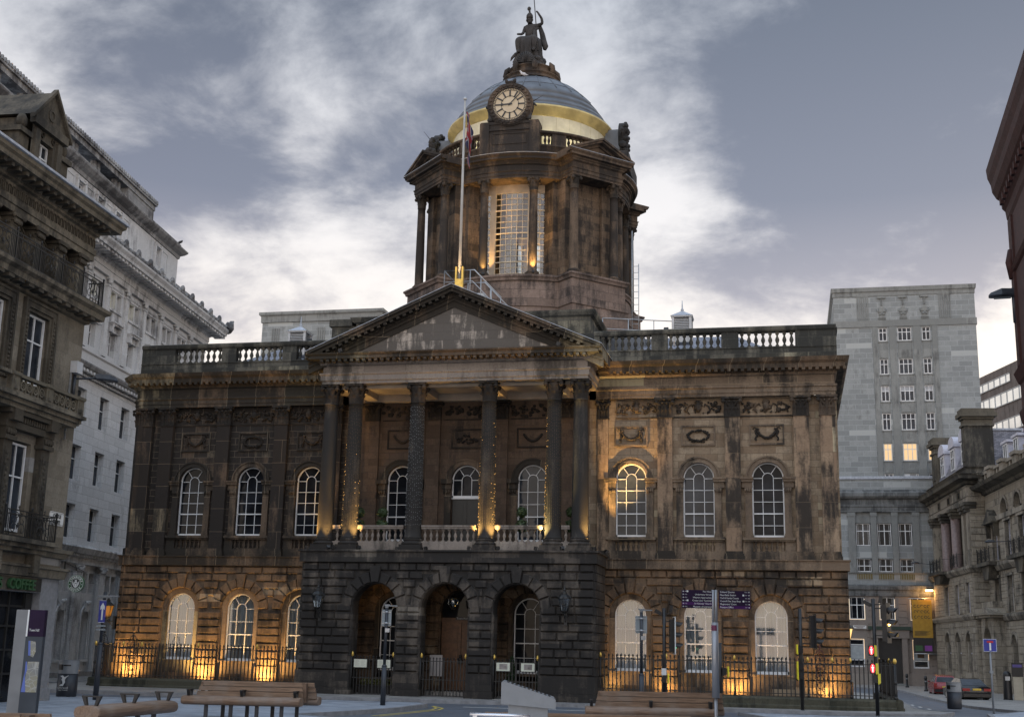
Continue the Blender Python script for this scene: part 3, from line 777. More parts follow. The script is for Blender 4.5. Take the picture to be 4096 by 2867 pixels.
# --- entablature and cornice of the wings
ARCH = [(0, 11.60), (.07, 11.60), (.07, 11.74), (.10, 11.74), (.10, 11.90), (.15, 11.94), (.15, 12.01), (.05, 12.02), (.05, 12.38), (.12, 12.42), (.16, 12.50), (0, 12.50)]
CORN = [(0, 12.50), (.20, 12.50), (.22, 12.60), (.44, 12.62), (.46, 12.78), (.56, 12.86), (.60, 12.95), (.62, 13.00), (.2, 13.02), (0, 13.02)]
for sgn in (-1, 1):
    path = [(5.30, -.36), (14.44, -.36), (14.50, 21)] if sgn > 0 else [(-15.7, 21), (-14.92, .12), (-14.44, -.36), (-5.30, -.36)]
    e = MB(); e.sweep(path, ARCH); obj('entablature', e, 'trim_warm' if sgn > 0 else 'trim', HALL)
    e = MB(); e.sweep(path, CORN)
    for k in range(36):
        x = sgn*(5.95+k*.255)
        if abs(x) < 14.9: e.box(x-.065, x+.065, -.80, -.55, 12.525, 12.618)
    obj('cornice', e, 'trim', HALL)
    # parapet
    p = MB()
    a, b = (5.2, 14.62) if sgn > 0 else (-14.62, -5.2)
    p.sweep([(a, -.42), (b, -.42)] if sgn > 0 else [(a, -.42), (b, -.42)], [(0, 12.98), (.0, 13.50), (.03, 13.50), (.03, 13.55), (-.30, 13.56), (-.30, 12.98)])
    if sgn > 0: p.box(14.32, 14.618, -.118, 20, 12.98, 13.55); p.box(14.35, 14.60, -.10, 20, 13.55, 14.18); p.box(14.30, 14.68, .0, 20, 14.18, 14.36)
    else: p.prismz([(-14.62, -.118), (-14.32, -.118), (-15.2, 20), (-15.5, 20)], 12.98, 14.18)
    obj('parapet_base', p, 'parapet', HALL)
    p = MB(); p.sweep([(a, -.40), (b, -.40)], [(-.24, 14.15), (.02, 14.15), (.07, 14.20), (.09, 14.28), (.09, 14.34), (.0, 14.38), (-.30, 14.38), (-.30, 14.15)])
    obj('parapet_coping', p, 'parapet', HALL)
    piers = [(7.50, 8.13), (10.24, 10.90), (13.07, 14.62), (5.2, 5.42)]
    for (c0, c1) in piers:
        c0, c1 = sorted((sgn*c0, sgn*c1)); q = MB(); q.box(c0, c1, -.415, -.13, 13.555, 14.15); obj('parapet_pier', q, 'parapet', HALL)
    for (c0, c1) in ((5.42, 7.5), (8.13, 10.24), (10.9, 13.07)):
        n = 8
        for k in range(n):
            x = sgn*(c0+(c1-c0)*(k+.5)/n)
            if not BAL: 
                bm_ = MB(); bm_.box(-.075, .075, -.075, .075, 0, .05); bm_.lathe([(.05, .05), (.06, .08), (.035, .11), (.06, .19), (.085, .26), (.07, .33), (.04, .41), (.035, .46), (.055, .48), (.055, .51)], seg=10); bm_.box(-.07, .07, -.07, .07, .51, .59)
                o = obj('baluster', bm_, 'parapet', HALL, local=True); o.location = (x, -.28, 13.558); BAL.append(o)
            else: dup(BAL[0], HALL, (x, -.28, 13.558))

# --- portico: rusticated arcade
YF = -2.88
ARC = [(-2.72, .87, 0, 3.34), (0.02, .92, 0, 3.30), (2.76, .88, 0, 3.34)]
s = MB()
s.wall(-5.62, 5.62, 0, 4.98, YF, [(c-hw, c+hw, 0, zs+hw, True) for c, hw, _, zs in ARC], .70)
s.wall(-5.62, 5.62, 0, 4.98, YF+.72, [(c-hw-.12, c+hw+.12, 0, zs+hw+.1, True) for c, hw, _, zs in ARC], .05)
rustication(s, -5.64, 5.64, .98, 4.97, .307, ARC, YF, YF-.085, .55, .95, .44, .66)
# jamb blocks turning into the arches
for c, hw, _, zs in ARC:
    for q in (-1, 1):
        for i in range(8):
            z = .98+i*.307
            if z+.29 > zs: break
            a, b = sorted((c+q*hw, c+q*(hw-.03))); s.box(a, b, YF+.03, YF+.66, z+.015, z+.292)
for q in (-1, 1):      # flanks
    for i in range(13):
        z = .98+i*.307
        for k in range(3):
            a, b = sorted((q*5.62, q*5.70)); ya = YF+.02+k*.82; s.box(a, b, ya, ya+.79, z+.012, z+.295)
    s.box(min(q*5.62, q*5.30), max(q*5.62, q*5.30), YF+.002, -.3, 0, 4.98)
obj('arcade_wall', s, 'rustic_dark', HALL)
edges = [(-5.70, -3.59), (-1.85, -.90), (.94, 1.88), (3.64, 5.70)]
for a, b in edges:
    s = MB(); s.box(a-.02, b+.02, YF-.10, YF+.75, .36, .965); s.box(a-.06, b+.06, YF-.15, YF+.78, -.2, .355)
    if b > 5: s.box(5.62, 5.74, YF+.745, -.3, -.2, .96)
    if a < -5: s.box(-5.74, -5.62, YF+.745, -.3, -.2, .96)
    obj('arcade_plinth', s, 'rustic_dark', HALL)
s = MB(); s.sweep([(-5.62, -.3), (-5.62, YF), (5.62, YF), (5.62, -.3)], [(0, 4.985), (.14, 4.985), (.14, 5.36), (.20, 5.38), (.20, 5.44), (.0, 5.46), (-.6, 5.46), (-.6, 4.985)])
s.box(-5.1, 5.1, YF+.3, -.2, 5.2, 5.455)
obj('balcony_ledge', s, 'rustic_dark', HALL)
s = MB(); s.poly(((-5.4, YF+.7, 4.62), (5.4, YF+.7, 4.62), (5.4, -.2, 4.62), (-5.4, -.2, 4.62)))
s.wall(-5.3, 5.3, 0, 4.7, -.30, [(-2.72-.78, -2.72+.78, .7, 3.2+.78, True), (-.82, .82, 0, 3.25+.82, True), (2.72-.78, 2.72+.78, .7, 3.2+.78, True)], .25)
rustication(s, -5.3, 5.3, .98, 4.6, .307, [(-2.72, .78, .7, 3.2), (0, .82, 0, 3.25), (2.72, .78, .7, 3.2)], -.30, -.375)
obj('arcade_inner_wall', s, 'rustic', HALL)
s = MB(); s.box(-5.3, 5.3, YF-.1, -.25, -.2, .10); s.box(-1.2, 1.2, -1.0, -.25, .1, .24)
obj('arcade_floor', s, 'flag', HALL)
for x in (-2.72, 2.72): sash_window(HALL, x, .62, 1.0, 3.2, -.10, 4, 'dglass', False, 1)
for x in (-2.72, 2.72):
    s = MB(); s.ring(x, 3.2, .62, .80, -.34, -.06); s.box(x-.8, x-.62, -.34, -.06, .7, 3.2); s.box(x+.62, x+.8, -.34, -.06, .7, 3.2); s.box(x-.8, x+.8, -.37, -.05, .86, .96); obj('window_surround', s, 'trim', HALL)
# door with fanlight, in oak
s = MB(); s.ring(0, 3.25, .80, .98, -.36, -.1)
obj('door_arch', s, 'trim', HALL)
s = MB()
for q in (-1, 1):
    a, b = sorted((q*.01, q*.80)); s.box(a, b, -.16, -.10, .24, 2.86)
    for z0, z1 in ((.40, .95), (1.08, 1.72), (1.84, 2.66)):
        c0, c1 = sorted((q*.14, q*.68)); s.box(c0, c1, -.185, -.16, z0, z1); s.box(c0+.06, c1-.06, -.20, -.185, z0+.06, z1-.06)
s.box(-.84, .84, -.20, -.1, 2.86, 3.02)
dr = obj('door', s, 'wood', HALL)
s = MB(); s.blob((.0, -.24, 1.42), .09, .05, .14); s.blob((0, -.26, 1.56), .07, .05, .07); s.ring(0, 1.35, .06, .09, -.27, -.24, 0, 2*PI)
obj('door_knocker', s, 'iron', dr)
s = MB(); s.poly([(x, -.12, z) for x, z in [(-.8, 3.02), (.8, 3.02)]+[(.8*math.cos(PI*i/14), 3.25+.8*math.sin(PI*i/14)) for i in range(15)]])
fl = obj('fanlight', s, 'dglass', HALL)
s = MB(); s.box(-.23, .30, -.235, -.205, 2.94, 3.06)
nb = obj('name_board', s, 'black', HALL)
text('lettering', 'Town Hall', .105, 'leadpale', nb, (.03, -.237, 2.965), align='CENTER')

# --- giant columns of the portico
COLX = (-5.02, -4.0, -1.44, 1.44, 4.0, 5.02)
YC = -2.44
def make_column(x, y, z0, zn, zt, rb, rt_, mat, cmat, parent):
    s = MB(); n = 14; prof = []
    for i in range(n+1):
        t = i/n; r = rb+(rt_-rb)*(t**1.7); prof.append((r, (zn-z0)*t))
    prof = [(rb*1.14, 0), (rb*1.10, .06)]+[(r, max(.08, z)) for r, z in prof]+[(rt_*1.12, zn-z0-.0), (rt_*1.12, zn-z0+.04)]
    s.lathe(prof, seg=24)
    o = obj('column', s, mat, parent, local=True); o.location = (x, y, z0)
    h = zt-zn
    c = obj('capital', capital_bm(rt_, False, h-.04), cmat, o, local=True); c.location = (0, 0, zn-z0+.04)
    return o
cc = make_column(COLX[0], YC, 5.90, 11.16, 11.95, .315, .262, 'shaft', 'carve', HALL)
b = MB(); b.box(-.43, .43, -.43, .43, -.34, -.24); b.lathe([(.42, -.24), (.45, -.19), (.42, -.14), (.36, -.12), (.345, -.09), (.37, -.07), (.38, -.04), (.35, 0), (.33, .03)], seg=24); b.box(-.46, .46, -.46, .46, -.45, -.34)
obj('base', b, 'rustic_dark', cc, local=True)
for x in COLX[1:]: dup(cc, HALL, (x, YC, 5.90))
# wall behind the portico
s = MB(); s.wall(-5.0, 5.0, 5.34, 11.8, -.14, [(-2.72-.6, -2.72+.6, 6.0, 8.46+.6, True), (-.6, .6, 5.5, 8.46+.6, True), (2.72-.6, 2.72+.6, 6.0, 8.46+.6, True)], .35)
obj('portico_wall', s, 'ashlar_porch', HALL)
for x in (-2.72, 2.72): sash_window(HALL, x, .60, 6.0, 8.46, .0, 5, 'dglass_b' if x > 0 else 'dglass', False, 1)
sash_window(HALL, 0, .60, 7.75, 8.46, .0, 1, 'dglass', False, None)
s = MB(); s.box(-.57, .57, -.01, .05, 5.5, 7.7); s.box(-.03, .03, -.03, .0, 5.5, 7.7)
for q in (-1, 1): s.box(min(q*.12, q*.5), max(q*.12, q*.5), -.02, -.005, 5.7, 7.5)
obj('balcony_door', s, plain('dark_green_door', (.012, .014, .014), .4), HALL)
for x in (-2.72, 0, 2.72):
    d = MB(); d.ring(x, 8.46, .60, .82, -.22, -.13, seg=20); d.ring(x, 8.46, .78, .84, -.25, -.13, seg=20)
    for q in (-1, 1):
        a, b = sorted((x+q*.60, x+q*.86)); d.box(a, b, -.235, -.12, 5.5, 7.9); a, b = sorted((x+q*.58, x+q*.96)); d.box(a, b, -.26, -.12, 8.08, 8.30); d.box(a-.03, b+.03, -.35, -.12, 8.30, 8.47)
        for k in range(3): d.blob((a+.08+.1*k, -.25, 7.98), .05, .05, .1, 5, 4)
    obj('archivolt', d, 'trim', HALL)
    pn = MB(); pn.box(x-.66, x+.66, -.20, -.12, 9.73, 9.79); pn.box(x-.66, x+.66, -.20, -.12, 10.47, 10.53); pn.box(x-.66, x-.60, -.20, -.12, 9.79, 10.47); pn.box(x+.60, x+.66, -.20, -.12, 9.79, 10.47)
    for k in range(30):
        t = k/29*2-1
        if x == 0: pn.blob((x+t*.42, -.19, 10.1+rnd(-.2, .2)*(1-t*t*.5)), .05, .05, .05, 5, 4)
        else: pn.blob((x+t*.36, -.19, 10.0+.26*t*t), .055, .05, .055, 5, 4)
    obj('relief_panel', pn, 'carve', HALL)
for x in (-4.0, -1.4, 1.42, 4.12):
    p = MB(); p.box(x-.29, x+.29, -.34, -.1, 5.6, 10.9); o = obj('pilaster', p, 'ashlar_porch', HALL)
    k = capital_bm(.29, True, .74); c = obj('capital', k, 'carve', o, local=True); c.location = (x, -.26, 10.88)
for a, b in ((-3.6, -1.8), (-1., 1.), (1.8, 3.7)):
    r = MB(); r.box(a, b, -.18, -.12, 10.9, 10.94)
    for k in range(50): sz = rnd(.04, .085); r.blob((rnd(a, b), -.14-sz*.4, 11.25+rnd(-.24, .24)), sz*1.3, sz, sz, 5, 4)
    obj('carved_frieze', r, 'carve', HALL)
# coffered ceiling
s = MB(); s.box(-5.0, 5.0, -2.6, -.1, 11.96, 12.1)
for x in (-4.0, -1.44, 1.44, 4.0): s.box(x-.24, x+.24, -2.3, -.12, 11.70, 11.958)
s.box(-4.9, 4.9, -.42, -.12, 11.66, 11.957); s.box(-4.9, 4.9, -2.30, -2.05, 11.84, 11.957)
M['plaster'] = plain('porch_ceiling', (.36, .31, .25), .8, 0, .15, 1.5)
obj('portico_ceiling', s, 'plaster', HALL)
# balcony balustrade between the columns
for a, b in ((-4.66, -4.34), (-3.64, -1.80), (-1.08, 1.08), (1.80, 3.64), (4.34, 4.66)):
    s = MB(); s.box(a, b, YC-.13, YC+.13, 6.27, 6.35); s.box(a, b, YC-.16, YC+.16, 6.35, 6.41); s.box(a, b, YC-.14, YC+.14, 5.457, 5.80)
    o = obj('balcony_rail', s, 'fascia', HALL)
    n = max(1, int((b-a)/.23))
    for k in range(n):
        x = a+(b-a)*(k+.5)/n; bb = dup(BAL[0], HALL, (x, YC, 5.80), scale=(.8, .8, .80)); 
BALP = BAL[0].copy(); BALP.data = BAL[0].data.copy(); BALP.data.materials.clear(); BALP.data.materials.append(M['fascia'])
for o in list(COL.objects):
    if o.name.startswith('baluster') and abs(o.location.y-YC) < .01: o.data = BALP.data
bpy.data.objects.remove(BALP)

# --- pediment
YP = -2.82
PA = [(0, 11.95), (.0, 12.06), (.05, 12.08), (.05, 12.28), (.10, 12.32), (.10, 12.37), (0, 12.38), (-.45, 12.38), (-.45, 11.95)]
PF = [(-.02, 12.375), (-.02, 12.66), (.08, 12.70), (.10, 12.80), (-.3, 12.80), (-.3, 12.375)]
PC = [(0, 12.80), (.14, 12.80), (.16, 12.86), (.46, 12.88), (.46, 13.0), (.54, 13.05), (.56, 13.10), (-.3, 13.12), (-.3, 12.80)]
pth = [(-5.34, -.3), (-5.34, YP), (5.34, YP), (5.34, -.3)]
for nm, pr, mt in (('portico_architrave', PA, 'fascia'), ('portico_frieze', PF, 'fascia'), ('portico_cornice', PC, 'trim')):
    s = MB(); s.sweep(pth, pr)
    if nm == 'portico_cornice':
        for k in range(43):
            x = -5.25+k*.25; s.box(x-.06, x+.06, YP-.44, YP-.14, 12.765, 12.862)
        for q in (-1, 1):
            for k in range(9): a, b = sorted((q*5.48, q*5.78)); y = YP+.1+k*.25; s.box(a, b, y-.06, y+.06, 12.765, 12.862)
    obj(nm, s, mt, HALL)
s = MB(); s.prism([(-4.9, 13.11), (4.9, 13.11), (0, 15.30)], YP-.0, YP+.2); obj('tympanum', s, 'tymp', HALL)
SL = (15.72-13.16)/5.90
for q in (-1, 1):
    s = MB()
    def rake(o0, o1, y0, y1):     # band of the raking cornice between two vertical offsets below its top line
        P = [(q*5.92, 13.16-o0), (0, 15.72-o0), (0, 15.72-o1), (q*5.92, 13.16-o1)]
        k = MB(); 
        s.prism(P if q > 0 else P, y0, y1)
    rake(0, .13, YP-.56, 0.4); rake(.13, .26, YP-.46, 0.38); rake(.26, .42, YP-.16, 0.37); rake(.42, .56, YP-.10, YP+.1); rake(.56, .80, YP-.05, YP+.12)
    for k in range(21):
        x = q*(.35+k*.26); z = 15.72-abs(x)*SL-.26
        s.boxc((x, YP-.30, z-.05), .13, .27, .10, 0, q*math.atan(SL))
    obj('raking_cornice', s, 'trim', HALL)
    s = MB(); P = [(q*5.95, 13.165), (0, 15.745), (0, 15.725), (q*5.95, 13.145)]; s.prism(P, YP-.585, .42); obj('lead_flashing', s, 'leadpale', HALL)

# --- attic, roofs
s = MB(); s.box(-5.2, 4.92, .45, 6, 13.0, 15.25); s.sweep([(-5.2, 6), (-5.2, .45), (4.92, .45), (4.92, 6)], [(0, 15.25), (.12, 15.30), (.20, 15.42), (.22, 15.5), (0, 15.56), (-.5, 15.56), (-.5, 15.25)])
s.box(-6.35, -5.2, .6, 6, 13.0, 15.2); s.box(-6.45, -5.42, .5, 6, 15.2, 15.5)
s.box(-5.3, 5.02, .36, 6, 13.0, 14.55)
obj('attic', s, 'parapet', HALL)
def slates():
    b = NB('slate_roof'); p, sx, u, v = uv_stone(b, .3)
    br = b.n('ShaderNodeTexBrick', {'Vector': v, 'Scale': 1., 'Mortar Size': .012, 'Brick Width': .34, 'Row Height': .115, 'Color1': (0, 0, 0, 1), 'Color2': (1, 1, 1, 1)})
    n = b.noise(p, 1.4, 5)
    c = b.mix(b.mr(b.math('ADD', b.math('MULTIPLY', br.outputs['Color'], .5), b.math('MULTIPLY', n, .6)), .25, .85), (.10, .105, .13), (.20, .205, .245))
    c = b.mix(b.math('MULTIPLY', br.outputs['Fac'], .85), c, (.03, .03, .04)); b.set(Base_Color=c, Roughness=.5); b.bump(br.outputs['Fac'], -.5, .02); return b.m
M['slate'] = slates()
for q in (-1, 1):
    x0, x1, xm0, xm1 = 4.6, 13.6, 7.6, 10.6
    s = MB(); a = [(q*x0, 1.0, 13.1), (q*x1, 1.0, 13.1), (q*x1, 9, 13.1), (q*x0, 9, 13.1)]; t = [(q*xm0, 5, 15.35), (q*xm1, 5, 15.35)]
    s.poly((a[0], a[1], t[1], t[0])); s.poly((a[1], a[2], t[1])); s.poly((a[2], a[3], t[0], t[1])); s.poly((a[3], a[0], t[0]))
    obj('roof', s, 'slate', HALL)
s = MB(); s.box(-13.8, 13.8, .3, 21, 12.3, 13.1); obj('roof_deck', s, 'lead', HALL)
# louvred ventilators on the roof
for (vx, vy, zb) in ((-8.45, 2.2, 14.3), (8.52, 2.2, 14.4)):
    s = MB(); w = .36
    s.box(vx-w+.06, vx+w-.06, vy-w+.06, vy+w-.06, zb, zb+1.02)
    for qx in (-1, 1):
        for qy in (-1, 1): s.box(vx+qx*w-.05, vx+qx*w+.05, vy+qy*w-.05, vy+qy*w+.05, zb, zb+1.05)
    for k in range(9):
        z = zb+.42+k*.07
        for q in (-1, 1):
            s.boxc((vx, vy+q*w, z), 2*w-.1, .06, .014, 0, 0, -q*.7); s.boxc((vx+q*w, vy, z), .06, 2*w-.1, .014, 0, q*.7)
    s.box(vx-w-.08, vx+w+.08, vy-w-.08, vy+w+.08, zb+1.05, zb+1.11)
    o = obj('roof_ventilator', s, plain('louvre_paint', (.42, .43, .44), .5, 0, .1), HALL)
    s = MB(); e = w+.1; top = (vx, vy, zb+1.42)
    for a, b in (((-e, -e), (e, -e)), ((e, -e), (e, e)), ((e, e), (-e, e)), ((-e, e), (-e, -e))): s.poly(((vx+a[0], vy+a[1], zb+1.11), (vx+b[0], vy+b[1], zb+1.11), top))
    s.lathe([(.05, 1.36), (.07, 1.45), (.03, 1.52), (.012, 1.85)], (vx, vy, zb), 8); obj('cap', s, 'leadpale', o)

# ------------------------------------------------------------------ drum and dome
YD = 11.22
def drum_path(rc, dp, hw, nb=12):
    """plan outline (clockwise seen from above is not needed): round bays between four canted pavilions; starts at the front-left"""
    P = []
    for q in range(4):                                   # q: front, right, back, left bay
        a0 = -PI/2+q*PI/2
        pav = a0+PI/4                                    # pavilion after this bay
        # angle where the round bay meets the pavilion side
        bet = math.asin(min(.99, hw/rc)); lim = PI/4-bet
        for i in range(nb+1):
            a = a0-lim+2*lim*i/nb; P.append((rc*math.cos(a), YD+rc*math.sin(a)))
        c, n = math.cos(pav), math.sin(pav)
        P.append((dp*c+hw*n, YD+dp*n-hw*c)); P.append((dp*c-hw*n, YD+dp*n+hw*c))
    return P
s = MB()
s.sweep(drum_path(5.22, 6.05, 1.55), [(.0, 16.9), (.0, 18.58), (.06, 18.60), (.10, 18.72), (.16, 18.78), (.16, 18.86), (.0, 18.92), (-2.5, 18.92), (-2.5, 16.9)], True)
s.sweep(drum_path(5.36, 6.2, 1.62), [(.0, 15.4), (.0, 17.30), (.05, 17.34), (-.4, 17.36), (-.4, 15.4)], True)
obj('drum_base', s, 'drumbase', HALL)
s = MB(); s.lathe([(6.1, 15.0), (6.1, 16.0), (5.6, 16.4)], (0, YD, 0), 40); s.box(-6.6, 6.6, YD-6, YD+8, 12.8, 15.5); s.box(-5, 9.5, YD-4, YD+8, 13, 15.9)
obj('drum_platform', s, 'lead', HALL)
rot = lambda q: Matrix.Translation((0, YD, 0)) @ Matrix.Rotation(q*PI/2, 4, 'Z')
for q in range(4):
    s = MB(rot(q) @ Matrix.Rotation(PI/4, 4, 'Z'))       # local: pavilion looks towards -y
    s.box(-1.02, 1.02, -4.98, -3.2, 18.9, 23.8)
    for k in (-1, 1):
        s.box(min(k*.80, k*1.36), max(k*.80, k*1.36), -5.18, -3.6, 18.9, 23.8)
        s.box(min(k*1.3, k*1.62), max(k*1.3, k*1.62), -4.55, -3.5, 18.9, 23.8)
    obj('drum_wall', s, 'drum', HALL)
E1 = [(.0, 23.74), (.0, 23.86), (.03, 23.87), (.03, 24.02), (.07, 24.06), (.07, 24.09), (.01, 24.10), (.01, 24.36), (.10, 24.42), (.12, 24.50), (-2.2, 24.50), (-2.2, 23.74)]
E2 = [(.0, 24.50), (.16, 24.50), (.18, 24.58), (.34, 24.60), (.34, 24.70), (.42, 24.78), (.44, 24.84), (-2.2, 24.92), (-2.2, 24.50)]
pl = drum_path(5.12, 5.92, 1.44)
s = MB(); s.sweep(pl, E1, True); obj('drum_entablature', s, 'drumtrim', HALL)
s = MB(); s.sweep(pl, E2, True); obj('drum_cornice', s, 'drumtrim', HALL)
s = MB(); s.sweep(drum_path(5.12, 5.92, 1.44), [(.45, 24.845), (.46, 24.865), (-2.2, 24.945), (-2.2, 24.925)], True); obj('lead_flashing', s, 'leadpale', HALL)
for q in range(4):
    s = MB(rot(q) @ Matrix.Rotation(PI/4, 4, 'Z'))
    hw = 1.90; ap = .82
    s.prism([(-1.4, 24.86), (1.4, 24.86), (0, 24.86+.60)], -5.92, -4.2)
    for k in (-1, 1):
        for o0, o1, y0 in ((0, .10, -6.36), (.10, .2, -6.28), (.2, .34, -6.02)):
            P = [(k*hw, 24.90-o0), (0, 24.90+ap-o0), (0, 24.90+ap-o1), (k*hw, 24.90-o1)]; s.prism(P, y0, -4.3)
    obj('pavilion_pediment', s, 'drumtrim', HALL)
# free columns: pairs in the round bays and before the pavilions
dc = make_column(1.2, YD-4.79, 19.10, 23.10, 23.74, .215, .185, 'drumshaft', 'carve_warm', HALL)
b = MB(); b.lathe([(.30, -.18), (.30, -.10), (.31, -.08), (.32, -.04), (.29, -.01), (.25, .0), (.25, .03)], seg=20); b.box(-.3, .3, -.3, .3, -.20, -.10); obj('base', b, 'drumtrim', dc, local=True)
for q in range(4):
    for (x, y, ang) in ((1.2, -4.79, 0), (-1.2, -4.79, 0), (1.17, -5.645, PI/4), (-1.17, -5.645, PI/4)):
        v = Matrix.Rotation(q*PI/2+ang, 4, 'Z') @ Vector((x, y, 0))
        if q == 0 and x == 1.2: continue
        dup(dc, HALL, (v.x, YD+v.y, 19.10), rz=q*PI/2+ang)
# glazed bays
for q in range(4):
    s = MB(rot(q)); gl = MB(rot(q)); bars = MB(rot(q)); rc = 4.12
    def pt(x, r=rc): return (x, -math.sqrt(r*r-x*x))
    lights = [(-1.92, -1.06), (-.80, .80), (1.06, 1.92)]
    posts = [(-2.25, -1.92), (-1.06, -.80), (.80, 1.06), (1.92, 2.25)]
    for a, b in posts: (x0, y0), (x1, y1) = pt(a), pt(b); s.prismz([(x0, y0-.08), (x1, y1-.08), (x1, y1+.2), (x0, y0+.2)], 18.9, 23.75)
    n = 10
    for i in range(n):
        a, b = -2.25+4.5*i/n, -2.25+4.5*(i+1)/n; (x0, y0), (x1, y1) = pt(a), pt(b)
        s.prismz([(x0, y0-.05), (x1, y1-.05), (x1, y1+.2), (x0, y0+.2)], 23.32, 23.8); s.prismz([(x0, y0-.05), (x1, y1-.05), (x1, y1+.2), (x0, y0+.2)], 18.85, 18.98)
    obj('drum_window_frame', s, plain('drum_cream_paint', (.36, .30, .23), .6), HALL) if q == 0 else obj('drum_window_frame', s, bpy.data.materials['drum_cream_paint'], HALL)
    for a, b in lights:
        k = 6 if b-a > 1 else 3
        for i in range(k):
            c0, c1 = a+(b-a)*i/k, a+(b-a)*(i+1)/k; (x0, y0), (x1, y1) = pt(c0), pt(c1)
            gl.poly(((x0, y0, 18.95), (x1, y1, 18.95), (x1, y1, 23.35), (x0, y0, 23.35)))
            for j in range(16):
                z = 18.98+4.34*j/15; t = .022 if j in (3, 8, 12) else .011
                bars.prismz([(x0, y0-.03-t), (x1, y1-.03-t), (x1, y1+.01), (x0, y0+.01)], z-t, z+t)
            if i: bars.box(x0-.011, x0+.011, y0-.04, y0, 18.95, 23.35)
        for e in (a, b): (x0, y0) = pt(e); bars.box(x0-.02, x0+.02, y0-.05, y0+.01, 18.95, 23.35)
    o = obj('drum_window', bars, 'drum_bar', HALL) if False else obj('drum_window', bars, plain('drum_window_bar', (.50, .42, .30), .5) if q == 0 else bpy.data.materials['drum_window_bar'], HALL)
    obj('pane', gl, 'glass', o)
s = MB(); s.lathe([(4.3, 23.78), (.0, 23.80)], (0, YD, 0), 32, cap=False); s.lathe([(4.9, 18.86), (.0, 18.87)], (0, YD, 0), 32, cap=False); obj('drum_floor', s, 'room', HALL)
# soffit under the round bays
# stage with balustrade, clock pedestal
s = MB(); s.lathe([(4.95, 24.6), (4.95, 25.40), (5.0, 25.42), (5.0, 25.50), (4.6, 25.52), (4.6, 24.6)], (0, YD, 0), 64, cap=False); obj('balustrade_base', s, 'drumtrim', HALL)
s = MB(); s.lathe([(4.70, 26.06), (5.0, 26.06), (5.05, 26.13), (5.05, 26.19), (4.66, 26.21), (4.66, 26.06)], (0, YD, 0), 64, cap=False)
for a in (-62, -118, -35, -145, -90): 
    for dlt in (-3.4, 3.4): pass
    w = 4.0
    p = [(r*math.cos(R_(a+d)), YD+r*math.sin(R_(a+d))) for r, d in ((4.98, -w), (4.98, w), (4.66, w), (4.66, -w))]; s.prismz(p, 25.51, 26.07)
obj('balustrade_rail', s, 'drumtrim', HALL)
db = None
for a0, a1, n in ((-57, -39, 7), (-30, -8, 8), (-141, -123, 6), (-172, -150, 8), (-71, -66.5, 2), (-113.5, -109, 2)):
    for k in range(n):
        a = R_(a0+(a1-a0)*(k+.5)/n); loc = (4.83*math.cos(a), YD+4.83*math.sin(a), 25.50)
        if db is None:
            db = BAL[0].copy(); db.data = BAL[0].data.copy(); db.data.materials.clear(); db.data.materials.append(M['drumtrim']); COL.objects.link(db); db.location = loc; db.scale = (.95, .95, .96)
        else: dup(db, HALL, loc)
# gilded band and cornice under the dome, lead dome
b_ = NB('pale_gilt_band'); p = b_.pos(); b_.set(Base_Color=b_.mix(b_.mr(b_.noise(p, 1.3, 5), .3, .7), (.40, .37, .27), (.56, .52, .38)), Roughness=.5); b_.bump(b_.noise(p, 2.5, 3), .25, .03); M['band'] = b_.m
s = MB(); s.lathe([(4.02, 24.9), (4.02, 27.42)], (0, YD, 0), 72, cap=False); [s.boxc((4.02*math.cos(2*PI*k/36), YD+4.02*math.sin(2*PI*k/36), 26.4), .03, .02, 2.0, 2*PI*k/36) for k in range(36)]; obj('dome_band', s, 'band', HALL)
b_ = NB('gilt_cornice'); b_.set(Base_Color=b_.mix(b_.mr(b_.noise(b_.pos(), 1.7, 5), .3, .7), (.36, .29, .13), (.56, .45, .20)), Roughness=.42, Metallic=.3); M['gilt'] = b_.m
s = MB(); s.lathe([(4.02, 27.40), (4.08, 27.44), (4.10, 27.56), (4.22, 27.62), (4.24, 27.74), (4.34, 27.80), (4.34, 27.90), (4.1, 27.92)], (0, YD, 0), 72, cap=False); obj('dome_cornice', s, 'gilt', HALL)
DP = [(4.30, 27.90), (4.24, 28.0), (4.10, 28.15), (4.12, 28.16), (3.98, 28.34), (3.86, 28.52), (3.88, 28.53), (3.72, 28.75), (3.58, 28.93), (3.60, 28.94), (3.3, 29.32), (3.0, 29.65), (2.65, 29.97), (2.3, 30.24), (1.95, 30.46), (1.6, 30.64), (1.5, 30.70), (1.52, 30.72), (1.40, 30.78)]
s = MB(); s.lathe(DP, (0, YD, 0), 72)
for k in range(24):
    a = 2*PI*k/24+.07; s.tube([(r*math.cos(a)*1.002, YD+r*math.sin(a)*1.002, z) for r, z in DP[10:17]], .03, 5)
for zz in (29.65,):
    s.tube([(3.01*math.cos(2*PI*i/72), YD+3.01*math.sin(2*PI*i/72), zz) for i in range(73)], .015, 4)
obj('dome', s, 'lead', HALL)
s = MB(); s.lathe([(1.62, 30.70), (1.5, 30.80), (1.44, 30.96), (1.52, 31.0), (1.54, 31.06), (1.30, 31.12), (1.20, 31.18), (1.20, 31.46), (1.28, 31.5), (1.28, 31.55), (.9, 31.6)], (0, YD, 0), 40)
for k in range(8):
    a = 2*PI*k/8+.3; c, n = math.cos(a), math.sin(a); s.tube([(c*1.2, YD+n*1.2, 31.05), (c*1.42, YD+n*1.42, 31.3), (c*1.34, YD+n*1.34, 31.55), (c*1.2, YD+n*1.2, 31.8)], [.16, .14, .16, .04], 6)
obj('dome_lantern_base', s, 'drumtrim', HALL)

